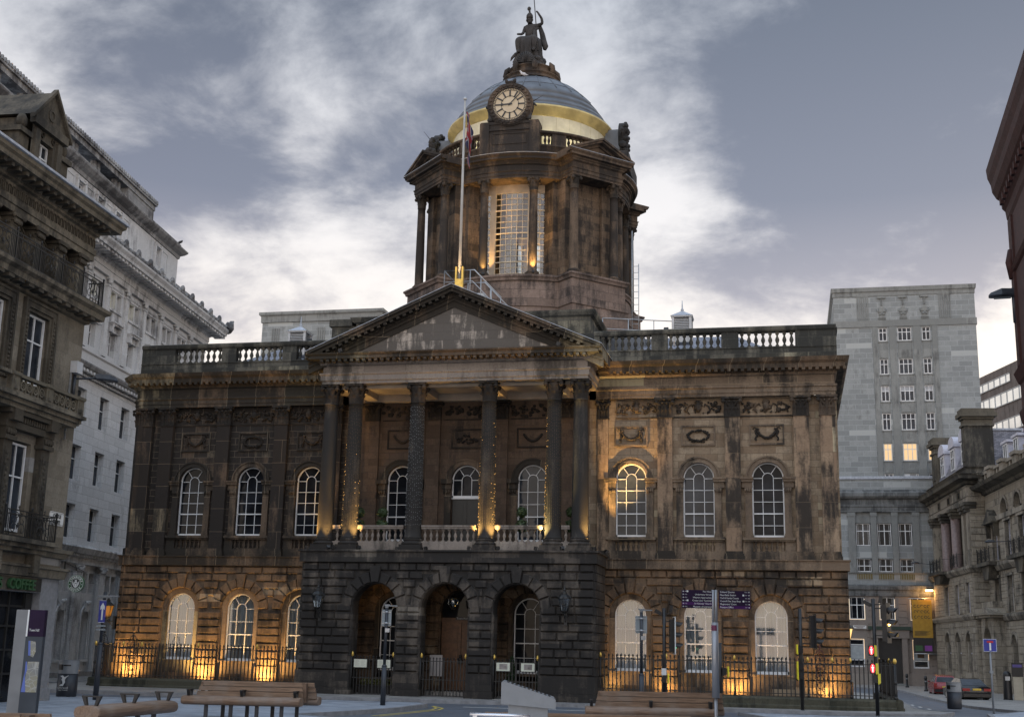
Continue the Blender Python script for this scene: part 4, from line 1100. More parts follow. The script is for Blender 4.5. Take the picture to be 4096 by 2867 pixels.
# --- clock stage
YK = YD-5.0
s = MB(); s.box(-1.36, 1.36, YK-.02, YK+.9, 24.8, 26.56); s.box(-1.44, 1.44, YK-.08, YK+.95, 26.20, 26.30); s.box(-1.42, 1.42, YK-.06, YK+.9, 26.52, 26.66)
for q in (-1, 1): a, b = sorted((q*1.0, q*1.46)); s.box(a, b, YK-.10, YK+.6, 24.85, 26.60)
s.box(-.85, .85, YK-.05, YK, 25.5, 25.54); s.box(-.85, .85, YK-.05, YK, 26.02, 26.06); s.box(-.85, -.81, YK-.05, YK, 25.54, 26.02); s.box(.81, .85, YK-.05, YK, 25.54, 26.02)
obj('clock_pedestal', s, 'drumtrim', HALL)
CZ = 27.52
s = MB(); s.ring(0, CZ, .84, 1.06, YK-.14, YK+.35, 0, 2*PI, 48); s.ring(0, CZ, .98, 1.12, YK-.08, YK+.3, 0, 2*PI, 48)
for k in range(30): a = 2*PI*k/30; s.blob((.96*math.cos(a), YK-.15, CZ+.96*math.sin(a)), .09, .04, .06, 6, 4)
for q in (-1, 1): s.tube([(q*.04, YK, CZ+1.06), (q*.2, YK-.02, CZ+1.22), (q*.24, YK, CZ+1.34)], [.08, .1, .05], 6)
s.blob((0, YK, CZ+1.18), .16, .08, .10); s.box(-.8, .8, YK, YK+.3, 26.6, 27.0)
ck = obj('clock', s, 'drumtrim', HALL)
b_ = NB('lit_clock_dial'); p = b_.pos(); nn = b_.noise(p, 2.2, 4)
b_.set(Base_Color=(.16, .13, .09), Roughness=.5, Emission_Color=b_.mix(b_.mr(nn, .3, .75), (.80, .60, .38), (.95, .78, .56)), Emission_Strength=.30); M['dial'] = b_.m
s = MB(); s.lathe([(.86, 0), (0, .0)], (0, 0, 0), 48, cap=False); 
o = obj('clock_dial', s, 'dial', ck, local=True); o.rotation_euler = (PI/2, 0, 0); o.location = (0, YK-.06, CZ)
s = MB(); s.ring(0, CZ, .825, .86, YK-.10, YK-.07, 0, 2*PI, 48); s.ring(0, CZ, .725, .74, YK-.09, YK-.065, 0, 2*PI, 48); s.ring(0, CZ, .42, .445, YK-.09, YK-.065, 0, 2*PI, 40)
for k in range(60):
    a = 2*PI*k/60; s.boxc((.785*math.cos(a), YK-.08, CZ+.785*math.sin(a)), .085, .02, .032, 0, -a)
for k in range(12):
    a = 2*PI*k/12; s.boxc((.565*math.cos(a), YK-.08, CZ+.565*math.sin(a)), .33, .02, .075, 0, -a)
obj('clock_numerals', s, 'black', ck)
s = MB()
def hand(ang, l, w, tail):
    a = R_(90-ang); s.boxc((math.cos(a)*(l-tail)/2, YK-.115, CZ+math.sin(a)*(l-tail)/2), l+tail, .015, w, 0, -a)
hand(43, .74, .05, .1); hand(268.5, .44, .075, .12); s.blob((0, YK-.115, CZ), .07, .02, .07); a = R_(90-268.5); s.blob((.38*math.cos(a), YK-.115, CZ+.38*math.sin(a)), .075, .015, .075)
obj('clock_hands', s, 'black', ck)

# ------------------------------------------------------------------ carved figures
def skin(name, vs, es, mat, parent, sub=1, disp=0.):
    me = bpy.data.meshes.new(name); me.from_pydata([v[:3] for v in vs], es, [])
    o = bpy.data.objects.new(name, me); COL.objects.link(o)
    if parent is not None: o.parent = parent
    md = o.modifiers.new('skin', 'SKIN'); md.use_smooth_shade = True
    for sv, v in zip(me.skin_vertices[0].data, vs):
        sv.radius = (v[3], v[4] if len(v) > 4 else v[3])
    me.skin_vertices[0].data[0].use_root = True
    if sub: m2 = o.modifiers.new('sub', 'SUBSURF'); m2.levels = m2.render_levels = sub
    me.materials.append(M[mat] if isinstance(mat, str) else mat)
    return o
M['bronze'] = stone('weathered_stone_figure', (.035, .033, .033), (.075, .072, .072), (.010, .010, .0105), .5, 1, 1, 0., joints=False, seed=21)
SX, SY = -.12, YD-.1
ST = thing('statue', 'seated dark helmeted statue holding a tall spear on top of the dome', 'statue', (SX, SY, 31.6))
V = [(0, .1, 1.62, .36, .30), (0, .1, 1.95, .27, .22), (0, .07, 2.25, .29, .22), (.02, .05, 2.52, .30, .20), (.0, .02, 2.70, .10, .10), (-.02, -.02, 2.84, .095), (-.03, -.04, 2.98, .135, .15), (-.04, -.02, 3.16, .15, .16),
     (-.30, .03, 2.58, .11), (-.36, -.05, 2.25, .085), (-.40, -.35, 2.02, .07), (-.50, -.62, 1.90, .06), (-.56, -.70, 1.86, .045),
     (.34, .03, 2.62, .12), (.66, -.02, 2.72, .095), (.62, -.06, 3.0, .072), (.42, -.12, 3.33, .055), (.33, -.14, 3.42, .05),
     (-.30, -.25, 1.68, .26), (-.50, -.62, 1.62, .21), (-.50, -.62, 1.2, .16), (-.48, -.60, .90, .12), (-.46, -.78, .84, .09),
     (.24, -.28, 1.70, .26), (.34, -.68, 1.64, .22), (.34, -.66, 1.2, .17), (.32, -.62, .92, .12), (.32, -.82, .86, .09)]
Ed = [(0, 1), (1, 2), (2, 3), (3, 4), (4, 5), (5, 6), (6, 7), (3, 8), (8, 9), (9, 10), (10, 11), (11, 12), (3, 13), (13, 14), (14, 15), (15, 16), (16, 17), (0, 18), (18, 19), (19, 20), (20, 21), (21, 22), (0, 23), (23, 24), (24, 25), (25, 26), (26, 27)]
skin('figure', V, Ed, 'bronze', ST, 2)
d = MB(); A = []
for i in range(40):                                       # pleated skirt falling from the knees
    a = 2*PI*i/40; f = 1+.07*math.sin(i*2.4)+.04*math.sin(i*5.1)
    A.append([d.av((.0+rx*f**k*math.cos(a), oy+ry*f**k*math.sin(a), z)) for k, (rx, ry, oy, z) in enumerate(((.60, .60, -.12, 1.72), (.66, .70, -.14, 1.45), (.64, .66, -.12, 1.0), (.70, .70, -.1, .62), (.74, .72, 0, .15)))])
for a, b in zip(A, A[1:]+A[:1]):
    for k in range(4): d.face((a[k], a[k+1], b[k+1], b[k]), True)
d.face([a[0] for a in A])
d.tube([(.48, .12, 2.66), (.62, .2, 2.2), (.70, .2, 1.75), (.82, .1, 1.42), (.78, .1, 1.25)], [.1, .14, .17, .16, .1], 8)
d.tube([(.45, .1, 2.6), (.25, -.1, 2.3), (.30, -.2, 1.9), (.2, -.3, 1.75)], [.08, .08, .1, .12], 7)
obj('drapery', d, 'bronze', ST, local=True)
d = MB(); d.lathe([(.175, 0), (.185, .06), (.17, .18), (.11, .28), (.05, .32)], (-.04, -.02, 3.08), 16); d.box(-.11, .03, -.22, -.1, 3.08, 3.13)
for q in (-1, 1): d.blob((-.04+q*.15, -.02, 2.98), .05, .08, .09)
d.blob((-.04, .0, 2.9), .16, .13, .12); d.tube([(-.04, 0, 3.38), (-.06, 0, 3.56)], .055, 7); d.blob((-.08, 0, 3.66), .105, .10, .12, 8, 6)
d.blob((-.04, -.17, 2.96), .03, .04, .05); obj('helmet', d, 'bronze', ST, local=True)
d = MB(); d.tube([(.60, -.75, .80), (.20, -.14, 4.22)], [.035, .026], 6); d.lathe([(.0, .26), (.05, .12), (.03, 0)][::-1], (.2, -.14, 4.2), 6); obj('spear', d, 'bronze', ST, local=True)
d = MB(); n = 12
for i in range(n+1):
    a = PI*i/n; c, sn = math.cos(a), math.sin(a)
    d.tube([(0, -1.02, .08), (.26*c, -1.08, .08+.30*sn), (.47*c, -1.0, .10+.55*sn)], [.03, .055, .062], 5)
d.prism([(.46*math.cos(PI*i/n), .10+.52*math.sin(PI*i/n)) for i in range(n+1)], -.98, -.92)
for k in range(26):
    a = 2*PI*k/26; d.blob((.72*math.cos(a), .76*math.sin(a)-.08, rnd(.0, .5)), rnd(.14, .24), rnd(.14, .22), rnd(.12, .24), 6, 4)
d.lathe([(1.0, -.05), (.95, .1), (.8, .45), (.5, .55)], (0, -.05, 0), 18)
d.tube([(-.6, -.6, .82), (-.85, -.5, .62), (-.92, -.5, .45)], [.08, .07, .02], 6)
obj('rock_base', d, 'bronze', ST, local=True)

def beast(label, x, q, horn):
    """reclining heraldic beast on the clock stage, its head lifted and looking outward (q = side it looks to)"""
    T = thing('unicorn_carving' if horn else 'lion_carving', label, 'carving', (x, YK+.12, 26.66))
    if horn:
        V = [(-.45*q, .05, .12, .16), (-.2*q, .03, .18, .17), (.05*q, 0, .26, .18), (.17*q, -.02, .52, .13), (.22*q, -.02, .78, .10), (.30*q, -.02, .95, .095), (.42*q, -.02, .86, .06), (.50*q, -.02, .76, .045), (.2*q, -.1, .15, .08), (.26*q, -.12, .05, .06), (-.62*q, 0, .06, .10)]
        Ed = [(0, 1), (1, 2), (2, 3), (3, 4), (4, 5), (5, 6), (6, 7), (2, 8), (8, 9), (0, 10)]
    else:
        V = [(-.50*q, .05, .14, .17), (-.2*q, .03, .20, .17), (.05*q, 0, .30, .20), (.15*q, -.02, .56, .20), (.20*q, -.02, .82, .19), (.34*q, -.04, .86, .12), (.44*q, -.04, .80, .08), (.20*q, -.1, .15, .10), (.32*q, -.12, .06, .09), (-.66*q, 0, .08, .08)]
        Ed = [(0, 1), (1, 2), (2, 3), (3, 4), (4, 5), (5, 6), (2, 7), (7, 8), (0, 9)]
    skin('body', V, Ed, 'bronze', T, 1)
    d = MB()
    if horn:
        d.tube([(.34*q, -.02, 1.02), (.86*q, -.04, 1.30)], [.022, .006], 5)
        for k in (-1, 1): d.tube([(.27*q, k*.06, 1.02), (.25*q, k*.08, 1.14)], [.03, .008], 5)
        for k in range(7): d.blob((.10*q+k*.025*q, 0, .55+k*.07), .07, .05, .06)
    else:
        for k in range(16):
            a = 2*PI*k/16; d.blob((.13*q+.17*math.cos(a), .03+rnd(-.06, .06), .76+.20*math.sin(a)), .09, .09, .09, 5, 4)
        for k in (-1, 1): d.blob((.16*q, k*.08, 1.02), .045)
    obj('horn' if horn else 'mane', d, 'bronze', T, local=True)
    return T
beast('crouching stone lion with a thick mane left of the clock', -.80, -1, False)
beast('crouching stone unicorn with a long horn right of the clock', .78, 1, True)
# the same pair seen edge on, beside the two flanking dials
for sx, lab in ((-1, 'worn stone beast and dial surround at the left edge of the dome balustrade'), (1, 'worn stone beast and dial surround at the right edge of the dome balustrade')):
    T = thing('side_carving', lab, 'carving', (sx*5.0, YD-.9, 26.2))
    V = [(0, .1, .05, .24), (0, -.05, .45, .22), (0, -.15, .85, .20), (sx*.02, -.3, 1.15, .2), (sx*.05, -.5, 1.2, .12), (0, .5, .1, .22), (0, .8, .1, .16)]
    skin('body', V, [(0, 1), (1, 2), (2, 3), (3, 4), (0, 5), (5, 6)], 'bronze', T, 1)
    d = MB(); d.box(-.45, .35, -1.0, 2.7, -.9, -.1); d.ring(0, 0, 0, 0.01, 0, .01)
    d.xf = Matrix.Translation((sx*-.1, .95, 1.25)) @ Matrix.Rotation(PI/2, 4, 'Z'); d.ring(0, 0, .70, .88, -.12, .2, 0, 2*PI, 36); d.prism([(.72*math.cos(2*PI*i/30), .72*math.sin(2*PI*i/30)) for i in range(30)], -.05, .2); [d.blob((.82*math.cos(a*.5), -.12, .82*math.sin(a*.5)), .13, .12, .12, 6, 4) for a in range(13)]; d.xf = None; [d.blob((sx*.05+rnd(-.1, .1), rnd(-.5, .6), rnd(.2, 1.5)), rnd(.1, .24), rnd(.1, .22), rnd(.12, .24), 6, 4) for _ in range(22)]
    if sx < 0: d.tube([(0, -.4, 1.3), (-.35, -.7, 1.75)], [.02, .006], 5)
    obj('dial_surround', d, 'bronze', T, local=True)
    d = MB(); d.box(min(-sx*.2, -sx*1.0), max(-sx*.2, -sx*1.0), .2, 1.7, .3, 1.55); obj('lead_roof', d, 'lead', T, local=True)
# gull on the dome
T = thing('gull', 'white and grey gull standing on the dome above the clock', 'gull', (-.02, YD-2.05, 30.42))
skin('body', [(0, .02, .12, .085), (-.08, 0, .16, .07), (-.13, 0, .25, .045), (-.16, 0, .30, .042), (-.22, 0, .29, .012), (.14, .03, .08, .05), (.26, .03, .05, .012)], [(0, 1), (1, 2), (2, 3), (3, 4), (0, 5), (5, 6)], plain('gull_feathers', (.42, .42, .43), .8), T, 1)
d = MB()
for q in (-1, 1): d.tube([(0, q*.03, .06), (0, q*.03, -.03)], .008, 4)
obj('legs', d, 'black', T, local=True)

# --- flagpole, flag, handrails
FP = thing('flagpole', 'tall white flagpole rising from the portico pediment', 'flagpole', (.1, -2.55, 15.75))
d = MB(); d.tube([(0, 0, .35), (0, 0, 4.2), (0, 0, 8.05)], [.062, .052, .038], 10); obj('pole', d, plain('white_pole', (.30, .30, .29), .4, 0, .1), FP, local=True)
d = MB(); d.blob((0, 0, 8.12), .08, .08, .09, 8, 6); d.tube([(0, 0, 8.1), (0, 0, 8.3)], [.03, .005], 6); obj('finial', d, 'steel', FP, local=True)
d = MB(); d.box(-.12, .12, -.1, .1, .0, .38)
for q in (-1, 1): d.box(min(q*.1, q*.16), max(q*.1, q*.16), -.08, .08, .0, .9)
obj('foot_bracket', d, 'gold', FP, local=True)
def flagmat():
    b = NB('union_flag'); uv = b.n('ShaderNodeUVMap').outputs[0]; s = b.n('ShaderNodeSeparateXYZ', {0: uv}); u, v = s.outputs[0], s.outputs[1]
    cu = b.math('ABSOLUTE', b.math('SUBTRACT', u, .5)); cv = b.math('ABSOLUTE', b.math('SUBTRACT', v, .5))
    dg = b.math('ABSOLUTE', b.math('SUBTRACT', cu, cv))
    w = b.math('LESS_THAN', dg, .09); r = b.math('LESS_THAN', dg, .045)
    W2 = b.math('MAXIMUM', b.math('LESS_THAN', cu, .10), b.math('LESS_THAN', cv, .16)); R2 = b.math('MAXIMUM', b.math('LESS_THAN', cu, .06), b.math('LESS_THAN', cv, .10))
    blue, wh, rd = (.008, .010, .04), (.16, .16, .175), (.15, .008, .014)
    c = b.mix(w, blue, wh); c = b.mix(r, c, rd); c = b.mix(W2, c, wh); c = b.mix(R2, c, rd)
    b.set(Base_Color=c, Roughness=.85); return b.m
d = MB(); UV = []; nu, nv = 16, 24; idx = {}
for j in range(nv+1):
    for i in range(nu+1):
        u, v = i/nu, j/nv
        # hoist along the pole for the top part, fly hanging down in folds
        x = .07+.34*u**.8*(.55+.45*math.sin(1.2+v*1.3))*(1-.35*v)+.04*math.sin(u*9+v*4); y = .12*math.sin(u*11+v*2.2)*(.4+.6*u)
        z = 7.55-1.35*v-1.15*u**1.25
        idx[i, j] = d.av((x, y, z))
for j in range(nv):
    for i in range(nu):
        d.face((idx[i, j], idx[i, j+1], idx[i+1, j+1], idx[i+1, j]), True); UV.append([(a/nu, b/nv) for a, b in ((i, j), (i, j+1), (i+1, j+1), (i+1, j))])
fo = obj('flag', d, flagmat(), None)
l = fo.data.uv_layers.new(name='UVMap')
for f, q in zip(fo.data.polygons, UV):
    for li, t in zip(f.loop_indices, q): l.data[li].uv = t
fo.location = (.1, -2.55, 15.75); tag(fo, 'union flag hanging limp from the flagpole', 'flag')
HR = thing('handrail', 'galvanised tube handrail on the apex of the portico pediment', 'handrail', (.1, -1.5, 15.7))
d = MB()
for (y0, zt) in ((-2.2, 16.62), (-.4, 16.62)):
    pts = [(-.62, y0, 15.45), (-.62, y0, zt), (.62, y0, zt), (1.75, y0, zt-1.2)]; d.tube(pts, .025, 6)
    d.tube([(-.60, y0, 16.15), (.55, y0, 16.15), (1.45, y0, 15.2)], .02, 6)
    for x in (-.1, .45, .9, 1.3): d.tube([(x, y0, 15.2), (x, y0, zt-max(0, x-.62)*1.06)], .02, 6)
for x in (-.62,): d.tube([(x, -2.2, 16.62), (x, -.4, 16.62)], .022, 6)
obj('rails', d, 'steel', HR)
d = MB(); d.box(.35, 1.0, -1.9, -1.0, 15.55, 15.72); obj('access_box', d, 'steel', HR)
HR2 = thing('handrail', 'galvanised handrail and ladder on the flat roof right of the drum', 'handrail', (5.4, 5, 15.5))
d = MB()
for z in (15.62, 16.1): d.tube([(4.9, 4.0, z), (8.0, 5.0, z)], .022, 6)
for t in (0, .35, .7, 1): x = 4.9+3.1*t; d.tube([(x, 4+t, 15.0), (x, 4+t, 16.1)], .022, 6)
d.tube([(6.0, 5.6, 15.0), (6.0, 5.6, 20.6)], .022, 6); d.tube([(6.3, 5.6, 15.0), (6.3, 5.6, 19.0)], .022, 6)
for k in range(13): d.tube([(6.0, 5.6, 15.3+k*.3), (6.3, 5.6, 15.3+k*.3)], .014, 5)
obj('rails', d, 'steel', HR2)

# ------------------------------------------------------------------ floodlights and their fittings
WARM, AMBER, GREENY = (1.0, .56, .16), (1.0, .42, .07), (1.0, .72, .26)
b_ = NB('lit_lens'); b_.set(Base_Color=(.3, .2, .1), Emission_Color=(1, .72, .35), Emission_Strength=3.); M['lens'] = b_.m
def flood(label, loc, aim, energy, col, cone=110, group=None, size=.14, lit=True, rad=.05):
    T = thing('floodlight', label, 'floodlight', loc, 0, group)
    d = Vector(aim)-Vector(loc); rz = math.atan2(d.y, d.x); el = math.atan2(d.z, math.hypot(d.x, d.y))
    mm = Matrix.Rotation(rz, 4, 'Z') @ Matrix.Rotation(-el, 4, 'Y')
    h = MB(Matrix.Translation((0, 0, size*.75)) @ mm); h.box(-size*.45, size*.35, -size*.6, size*.6, -size*.42, size*.42); h.box(size*.35, size*.42, -size*.66, size*.66, -size*.48, size*.48)
    for k in range(4): h.box(-size*.6, -size*.44, -size*.5+k*size*.3, -size*.44+k*size*.3, -size*.36, size*.36)
    o = obj('housing', h, 'black', T, local=True)
    k = MB(Matrix.Translation((0, 0, size*.75)) @ mm); x = size*.43; k.poly(((x, -size*.55, -size*.4), (x, size*.55, -size*.4), (x, size*.55, size*.4), (x, -size*.55, size*.4))); obj('lens', k, 'lens' if lit else 'dglass', T, local=True)
    b = MB(); b.box(-size*.3, size*.3, -size*.7, size*.7, 0, .02)
    for q in (-1, 1): b.box(-.015, .015, q*size*.7-.01, q*size*.7+.01, 0, size*.8)
    obj('bracket', b, 'black', T, local=True)
    if lit:
        p = Vector(loc)+Vector((0, 0, size*.75))+d.normalized()*size*.55
        lamp('flood_lamp', 'SPOT', p, energy, col, T, aim, cone, .85, rad)
    return T
G1 = 'floodlights on the ground along the town hall walls'
spots = [(-13.9, 250, 'between railing and wall by the left corner of the hall'), (-10.59, 260, 'below the pier between the left and middle windows of the left wing'), (-7.97, 260, 'below the pier between the middle and right windows of the left wing'), (-5.95, 150, 'in the corner where the left wing meets the arcade'),
         (5.95, 42, 'in the corner where the right wing meets the arcade'), (7.97, 75, 'below the first pier of the right wing'), (10.59, 125, 'below the second pier of the right wing'), (13.85, 125, 'by the right corner of the hall')]
for x, e, lab in spots:
    flood('black ground floodlight '+lab, (x, -1.05, .22), (x, -.3, 1.5), e*2.6, WARM, 145, G1, .16)
flood('black ground floodlight on the side of the hall beyond the left railing', (-15.9, .9, .36), (-15.2, 2.4, 1.6), 90, WARM, 120, G1, .16)
G2 = 'floodlights at the feet of the portico columns'
colf = [(-5.02, (-.60, -.36), 60, True), (-5.02, (.40, -.62), 30, True), (-4.0, (-.40, -.62), 12, True), (-4.0, (.56, -.44), 70, True), (-1.44, (-.58, -.2), 0, False), (-1.44, (.58, -.2), 0, False), (1.44, (-.56, -.42), 90, True), (1.44, (.56, -.42), 110, True),
        (4.0, (-.56, -.42), 110, True), (4.0, (.46, -.56), 0, False), (5.02, (.60, -.30), 60, True)]
names_ = {-5.02: 'first', -4.0: 'second', -1.44: 'third', 1.44: 'fourth', 4.0: 'fifth', 5.02: 'sixth'}
for cx_, (dx, dy), e, lit in colf:
    lp = (cx_+dx, YC+dy, 5.46)
    flood('small %s floodlight %s %s portico column from the left' % ('lit' if lit else 'unlit', 'left of the foot of' if dx < 0 else 'right of the foot of', names_[cx_]), lp, (cx_+dx*.18, YC-.10, 6.9), e*13.0, GREENY if cx_ == 4.0 else WARM, 46, G2, .11, lit, .03)
flood('small floodlight on the balcony ledge aimed at the first window right of the portico', (5.85, -1.2, 5.46), (6.75, -.15, 10.2), 3600, (1., .58, .18), 48, G2, .12)
flood('small floodlight on the balcony ledge aimed at the window left of the portico', (-5.85, -1.2, 5.46), (-6.5, -.2, 9.2), 330, (1., .56, .17), 62, G2, .12)
flood('small floodlight inside the portico by its left columns', (-3.4, -1.4, 5.46), (-3.6, -1.6, 11.9), 300, WARM, 70, G2, .1)
flood('small floodlight inside the portico by its right columns', (2.6, -1.6, 5.46), (2.4, -2.2, 11.9), 260, WARM, 60, G2, .1)
G3 = 'floodlights behind the dome balustrade'
for k, a in enumerate((-160, -135, -116, -66, -48, -25, 0, 180)):
    c, n = math.cos(R_(a)), math.sin(R_(a))
    e = (70, 80, 70, 85, 90, 40, 30, 60)[k]
    flood('small floodlight between dome balustrade and gilded band', (4.5*c, YD+4.5*n, 25.52), (4.05*c, YD+4.05*n, 27.0), e*.45, (1., .86, .46), 140, G3, .12)
G4 = 'floodlights at the feet of the drum columns'
for x in (-1.2, 1.2):
    flood('small floodlight at the foot of the %s column of the front drum bay' % ('left' if x < 0 else 'right'), (x+.12, YD-5.22, 18.93), (x+.02, YD-4.85, 20.6), 620 if x > 0 else 420, WARM, 64, G4, .10, True, .03)
    flood('small floodlight behind the %s column of the front drum bay' % ('left' if x < 0 else 'right'), (x-.05, YD-4.45, 18.93), (x*.8, YD-4.4, 23.6), 420, (1., .58, .2), 75, G4, .10, True, .03)
lamp('drum_inner_lamp', 'POINT', (0, YD, 19.4), 160, (1., .62, .25), HALL, None, rad=.2)
lamp('flagpole_lamp', 'SPOT', (.1, -2.85, 15.85), 160, (1., .62, .3), HALL, (.1, -2.55, 19), 40, .9, .03)
for x, a in ((-4.5, 1), (4.25, -1)):
    flood('unlit floodlight standing on the pediment cornice at its %s end' % ('left' if x < 0 else 'right'), (x, YP-.3, 13.11), (x*.3, YP, 14), 0, WARM, 60, 'floodlights on the pediment', .16, False)
for x, lab in ((-7.75, 'left'), (7.9, 'right')):
    flood('small warm floodlight on the %s parapet beside the roof ventilator' % lab, (x, 1.6, 14.75), (x, 2.6, 14.3), 8, WARM, 80, 'floodlights on the roof', .16)
# lamp in the arcade, lit inner left arch
T = thing('hanging_lantern', 'round glass lantern hanging in the middle arch of the arcade', 'lantern', (0, -1.55, 3.3))
d = MB(); d.tube([(0, 0, .55), (0, 0, 1.3)], .012, 5)
for k in range(6): a = 2*PI*k/6; d.tube([(.06*math.cos(a), .06*math.sin(a), .52), (.2*math.cos(a), .2*math.sin(a), .42), (.22*math.cos(a), .22*math.sin(a), .22), (.05*math.cos(a), .05*math.sin(a), 0)], .012, 5)
d.lathe([(.22, .40), (.23, .42), (.22, .44)], seg=16); obj('frame', d, 'iron', T, local=True)
d = MB(); d.lathe([(.04, .0), (.19, .15), (.21, .3), (.19, .42), (.06, .52)], seg=16); obj('globe', d, 'glass', T, local=True)
lamp('arcade_lamp', 'POINT', (-3.3, -1.7, 4.2), 11, WARM, HALL, None, rad=.1)
lamp('arcade_lamp', 'POINT', (.4, -1.7, 3.1), 3.0, WARM, HALL, None, rad=.1)

def wall_lantern(label, loc, lit, nrm=(0, -1)):
    """gothic hexagonal lantern on a scroll bracket; loc = the wall point at the bracket"""
    T = thing('wall_lantern', label, 'lantern', loc)
    nx, ny = nrm; cx, cy = nx*.32, ny*.32
    d = MB(); d.tube([(0, 0, -.05), (nx*.2, ny*.2, -.16), (cx, cy, -.06), (cx, cy, .06)], .022, 6); d.tube([(0, 0, -.35), (nx*.16, ny*.16, -.22), (nx*.2, ny*.2, -.06)], .018, 6); d.box(-.06, .06, -.06, .06, -.42, .1)
    hx = lambda r, z: [(cx+r*math.cos(PI/6+k*PI/3), cy+r*math.sin(PI/6+k*PI/3), z) for k in range(6)]
    a, b = hx(.13, .08), hx(.24, .52)
    for p, q in zip(a, b): d.tube([p, q], .013, 5)
    for L_ in (a, b):
        for p, q in zip(L_, L_[1:]+L_[:1]): d.tube([p, q], .014, 5)
    d.lathe([(.27, .52), (.26, .56), (.17, .64), (.10, .68), (.10, .74), (.05, .78), (.06, .84), (.03, .88), (.012, 1.0)], (cx, cy, 0), 6, smooth=False)
    for p in b: d.tube([p, (p[0]*1.06-cx*.06, p[1]*1.06-cy*.06, .62)], [.016, .004], 5)
    d.lathe([(.03, -.02), (.06, .03), (.14, .08)], (cx, cy, 0), 6, smooth=False)
    obj('frame', d, 'iron', T, local=True)
    d = MB()
    for p, q, r, s_ in zip(a, a[1:]+a[:1], b[1:]+b[:1], b): d.poly((p, q, r, s_))
    if lit is None: obj('glazing', d, plain('amber_glass', (.30, .17, .05), .2), T, local=True)
    elif lit:
        mt = bpy.data.materials.get('lit_lantern_glass') or emit('lit_lantern_glass', (1., .62, .22), 1.6)
        obj('glazing', d, mt, T, local=True); lamp('lantern_lamp', 'POINT', (loc[0]+cx*1.0, loc[1]+cy, loc[2]+.02), 4, (1, .6, .25), T)
    else: obj('glazing', d, 'glass', T, local=True)
    return T
wall_lantern('unlit black gothic lantern on the arcade wall left of the left arch', (-4.83, YF-.08, 3.18), False)
wall_lantern('unlit black gothic lantern on the arcade wall right of the right arch', (4.62, YF-.08, 3.18), False)
wall_lantern('lit black lantern on the side of the hall behind the right railing', (14.44, 3.0, 2.42), True, (1, 0))
wall_lantern('black lantern with amber glass on the left corner of the hall', (-14.9, -.25, 2.75), None, (-.75, -.66))

# ------------------------------------------------------------------ topiary, planters, fairy lights on the balcony
def leaf_mat(name, c1, c2):
    b = NB(name); p = b.pos(); b.set(Base_Color=b.mix(b.mr(b.noise(p, 30, 2), .3, .7), c1, c2), Roughness=.6); return b.m
M['leaf'] = leaf_mat('box_leaves', (.012, .025, .008), (.05, .085, .025))
M['leafdark'] = leaf_mat('conifer_leaves', (.012, .03, .012), (.035, .07, .025))
def leafball(mb, c, r, n, s=.05, rz=1.):
    for k in range(n):
        v = Vector((random.gauss(0, 1), random.gauss(0, 1), random.gauss(0, 1))).normalized()*(r*(.72+.32*random.random())); v.z *= rz
        p = Vector(c)+v; a = Vector((rnd(-1, 1), rnd(-1, 1), rnd(-1, 1))).normalized()*s; b = v.cross(a); b = (b.normalized() if b.length > 1e-6 else Vector((1, 0, 0)))*s*.7
        mb.poly((p-a, p+b, p+a, p-b))
tops = [(-3.88, 'behind the second column from the left'), (-2.92, 'at the left window of the portico'), (2.66, 'at the right window of the portico'), (4.58, 'between the two rightmost columns')]
for x, lab in tops:
    T = thing('topiary', 'dark clipped double-ball topiary on the balcony '+lab, 'plant', (x, -1.75, 5.46), 0, 'topiary trees on the balcony')
    d = MB(); leafball(d, (0, 0, 1.0), .25, 420); leafball(d, (0, 0, 1.52), .20, 340); obj('foliage', d, 'leaf', T, local=True)
    d = MB(); d.tube([(0, 0, .3), (0, 0, 1.5)], .02, 6); obj('trunk', d, 'iron', T, local=True)
    d = MB(); d.lathe([(.16, 0), (.2, .35), (.22, .38), (.2, .4)], seg=14); obj('pot', d, 'black', T, local=True)
for x, h, lab in ((-2.05, 1.5, 'by the window in the left arch'), (3.35, 1.75, 'right of the window in the right arch'), (2.2, 1.3, 'left of the window in the right arch')):
    T = thing('conifer', 'dark potted conifer '+lab, 'plant', (x, -.85, .1), 0, 'potted conifers in the arcade')
    d = MB()
    for k in range(9): t = k/8; leafball(d, (0, 0, .45+t*(h-.3)), .24*(1-t*.8), 120, .05)
    obj('foliage', d, 'leafdark', T, local=True); d = MB(); d.lathe([(.17, 0), (.22, .36), (.2, .38)], seg=12); obj('pot', d, 'black', T, local=True)
T = thing('planter', 'black planter of low yellowish shrubs behind the left arch gate', 'planter', (-2.75, -1.7, .1))
d = MB(); d.box(-.8, .8, -.18, .18, 0, .32); d.box(-.84, .84, -.22, .22, .28, .34); obj('trough', d, 'black', T, local=True)
d = MB()
for k in range(7): leafball(d, (-.66+k*.22, 0, .42), .16, 110, .045)
obj('foliage', d, leaf_mat('yellowish_leaves', (.05, .06, .015), (.14, .14, .04)), T, local=True)
M['bulb'] = emit('fairy_bulb', (1., .55, .15), 1.6)
M['bulb_dim'] = emit('fairy_bulb_dim', (1., .55, .16), .10)
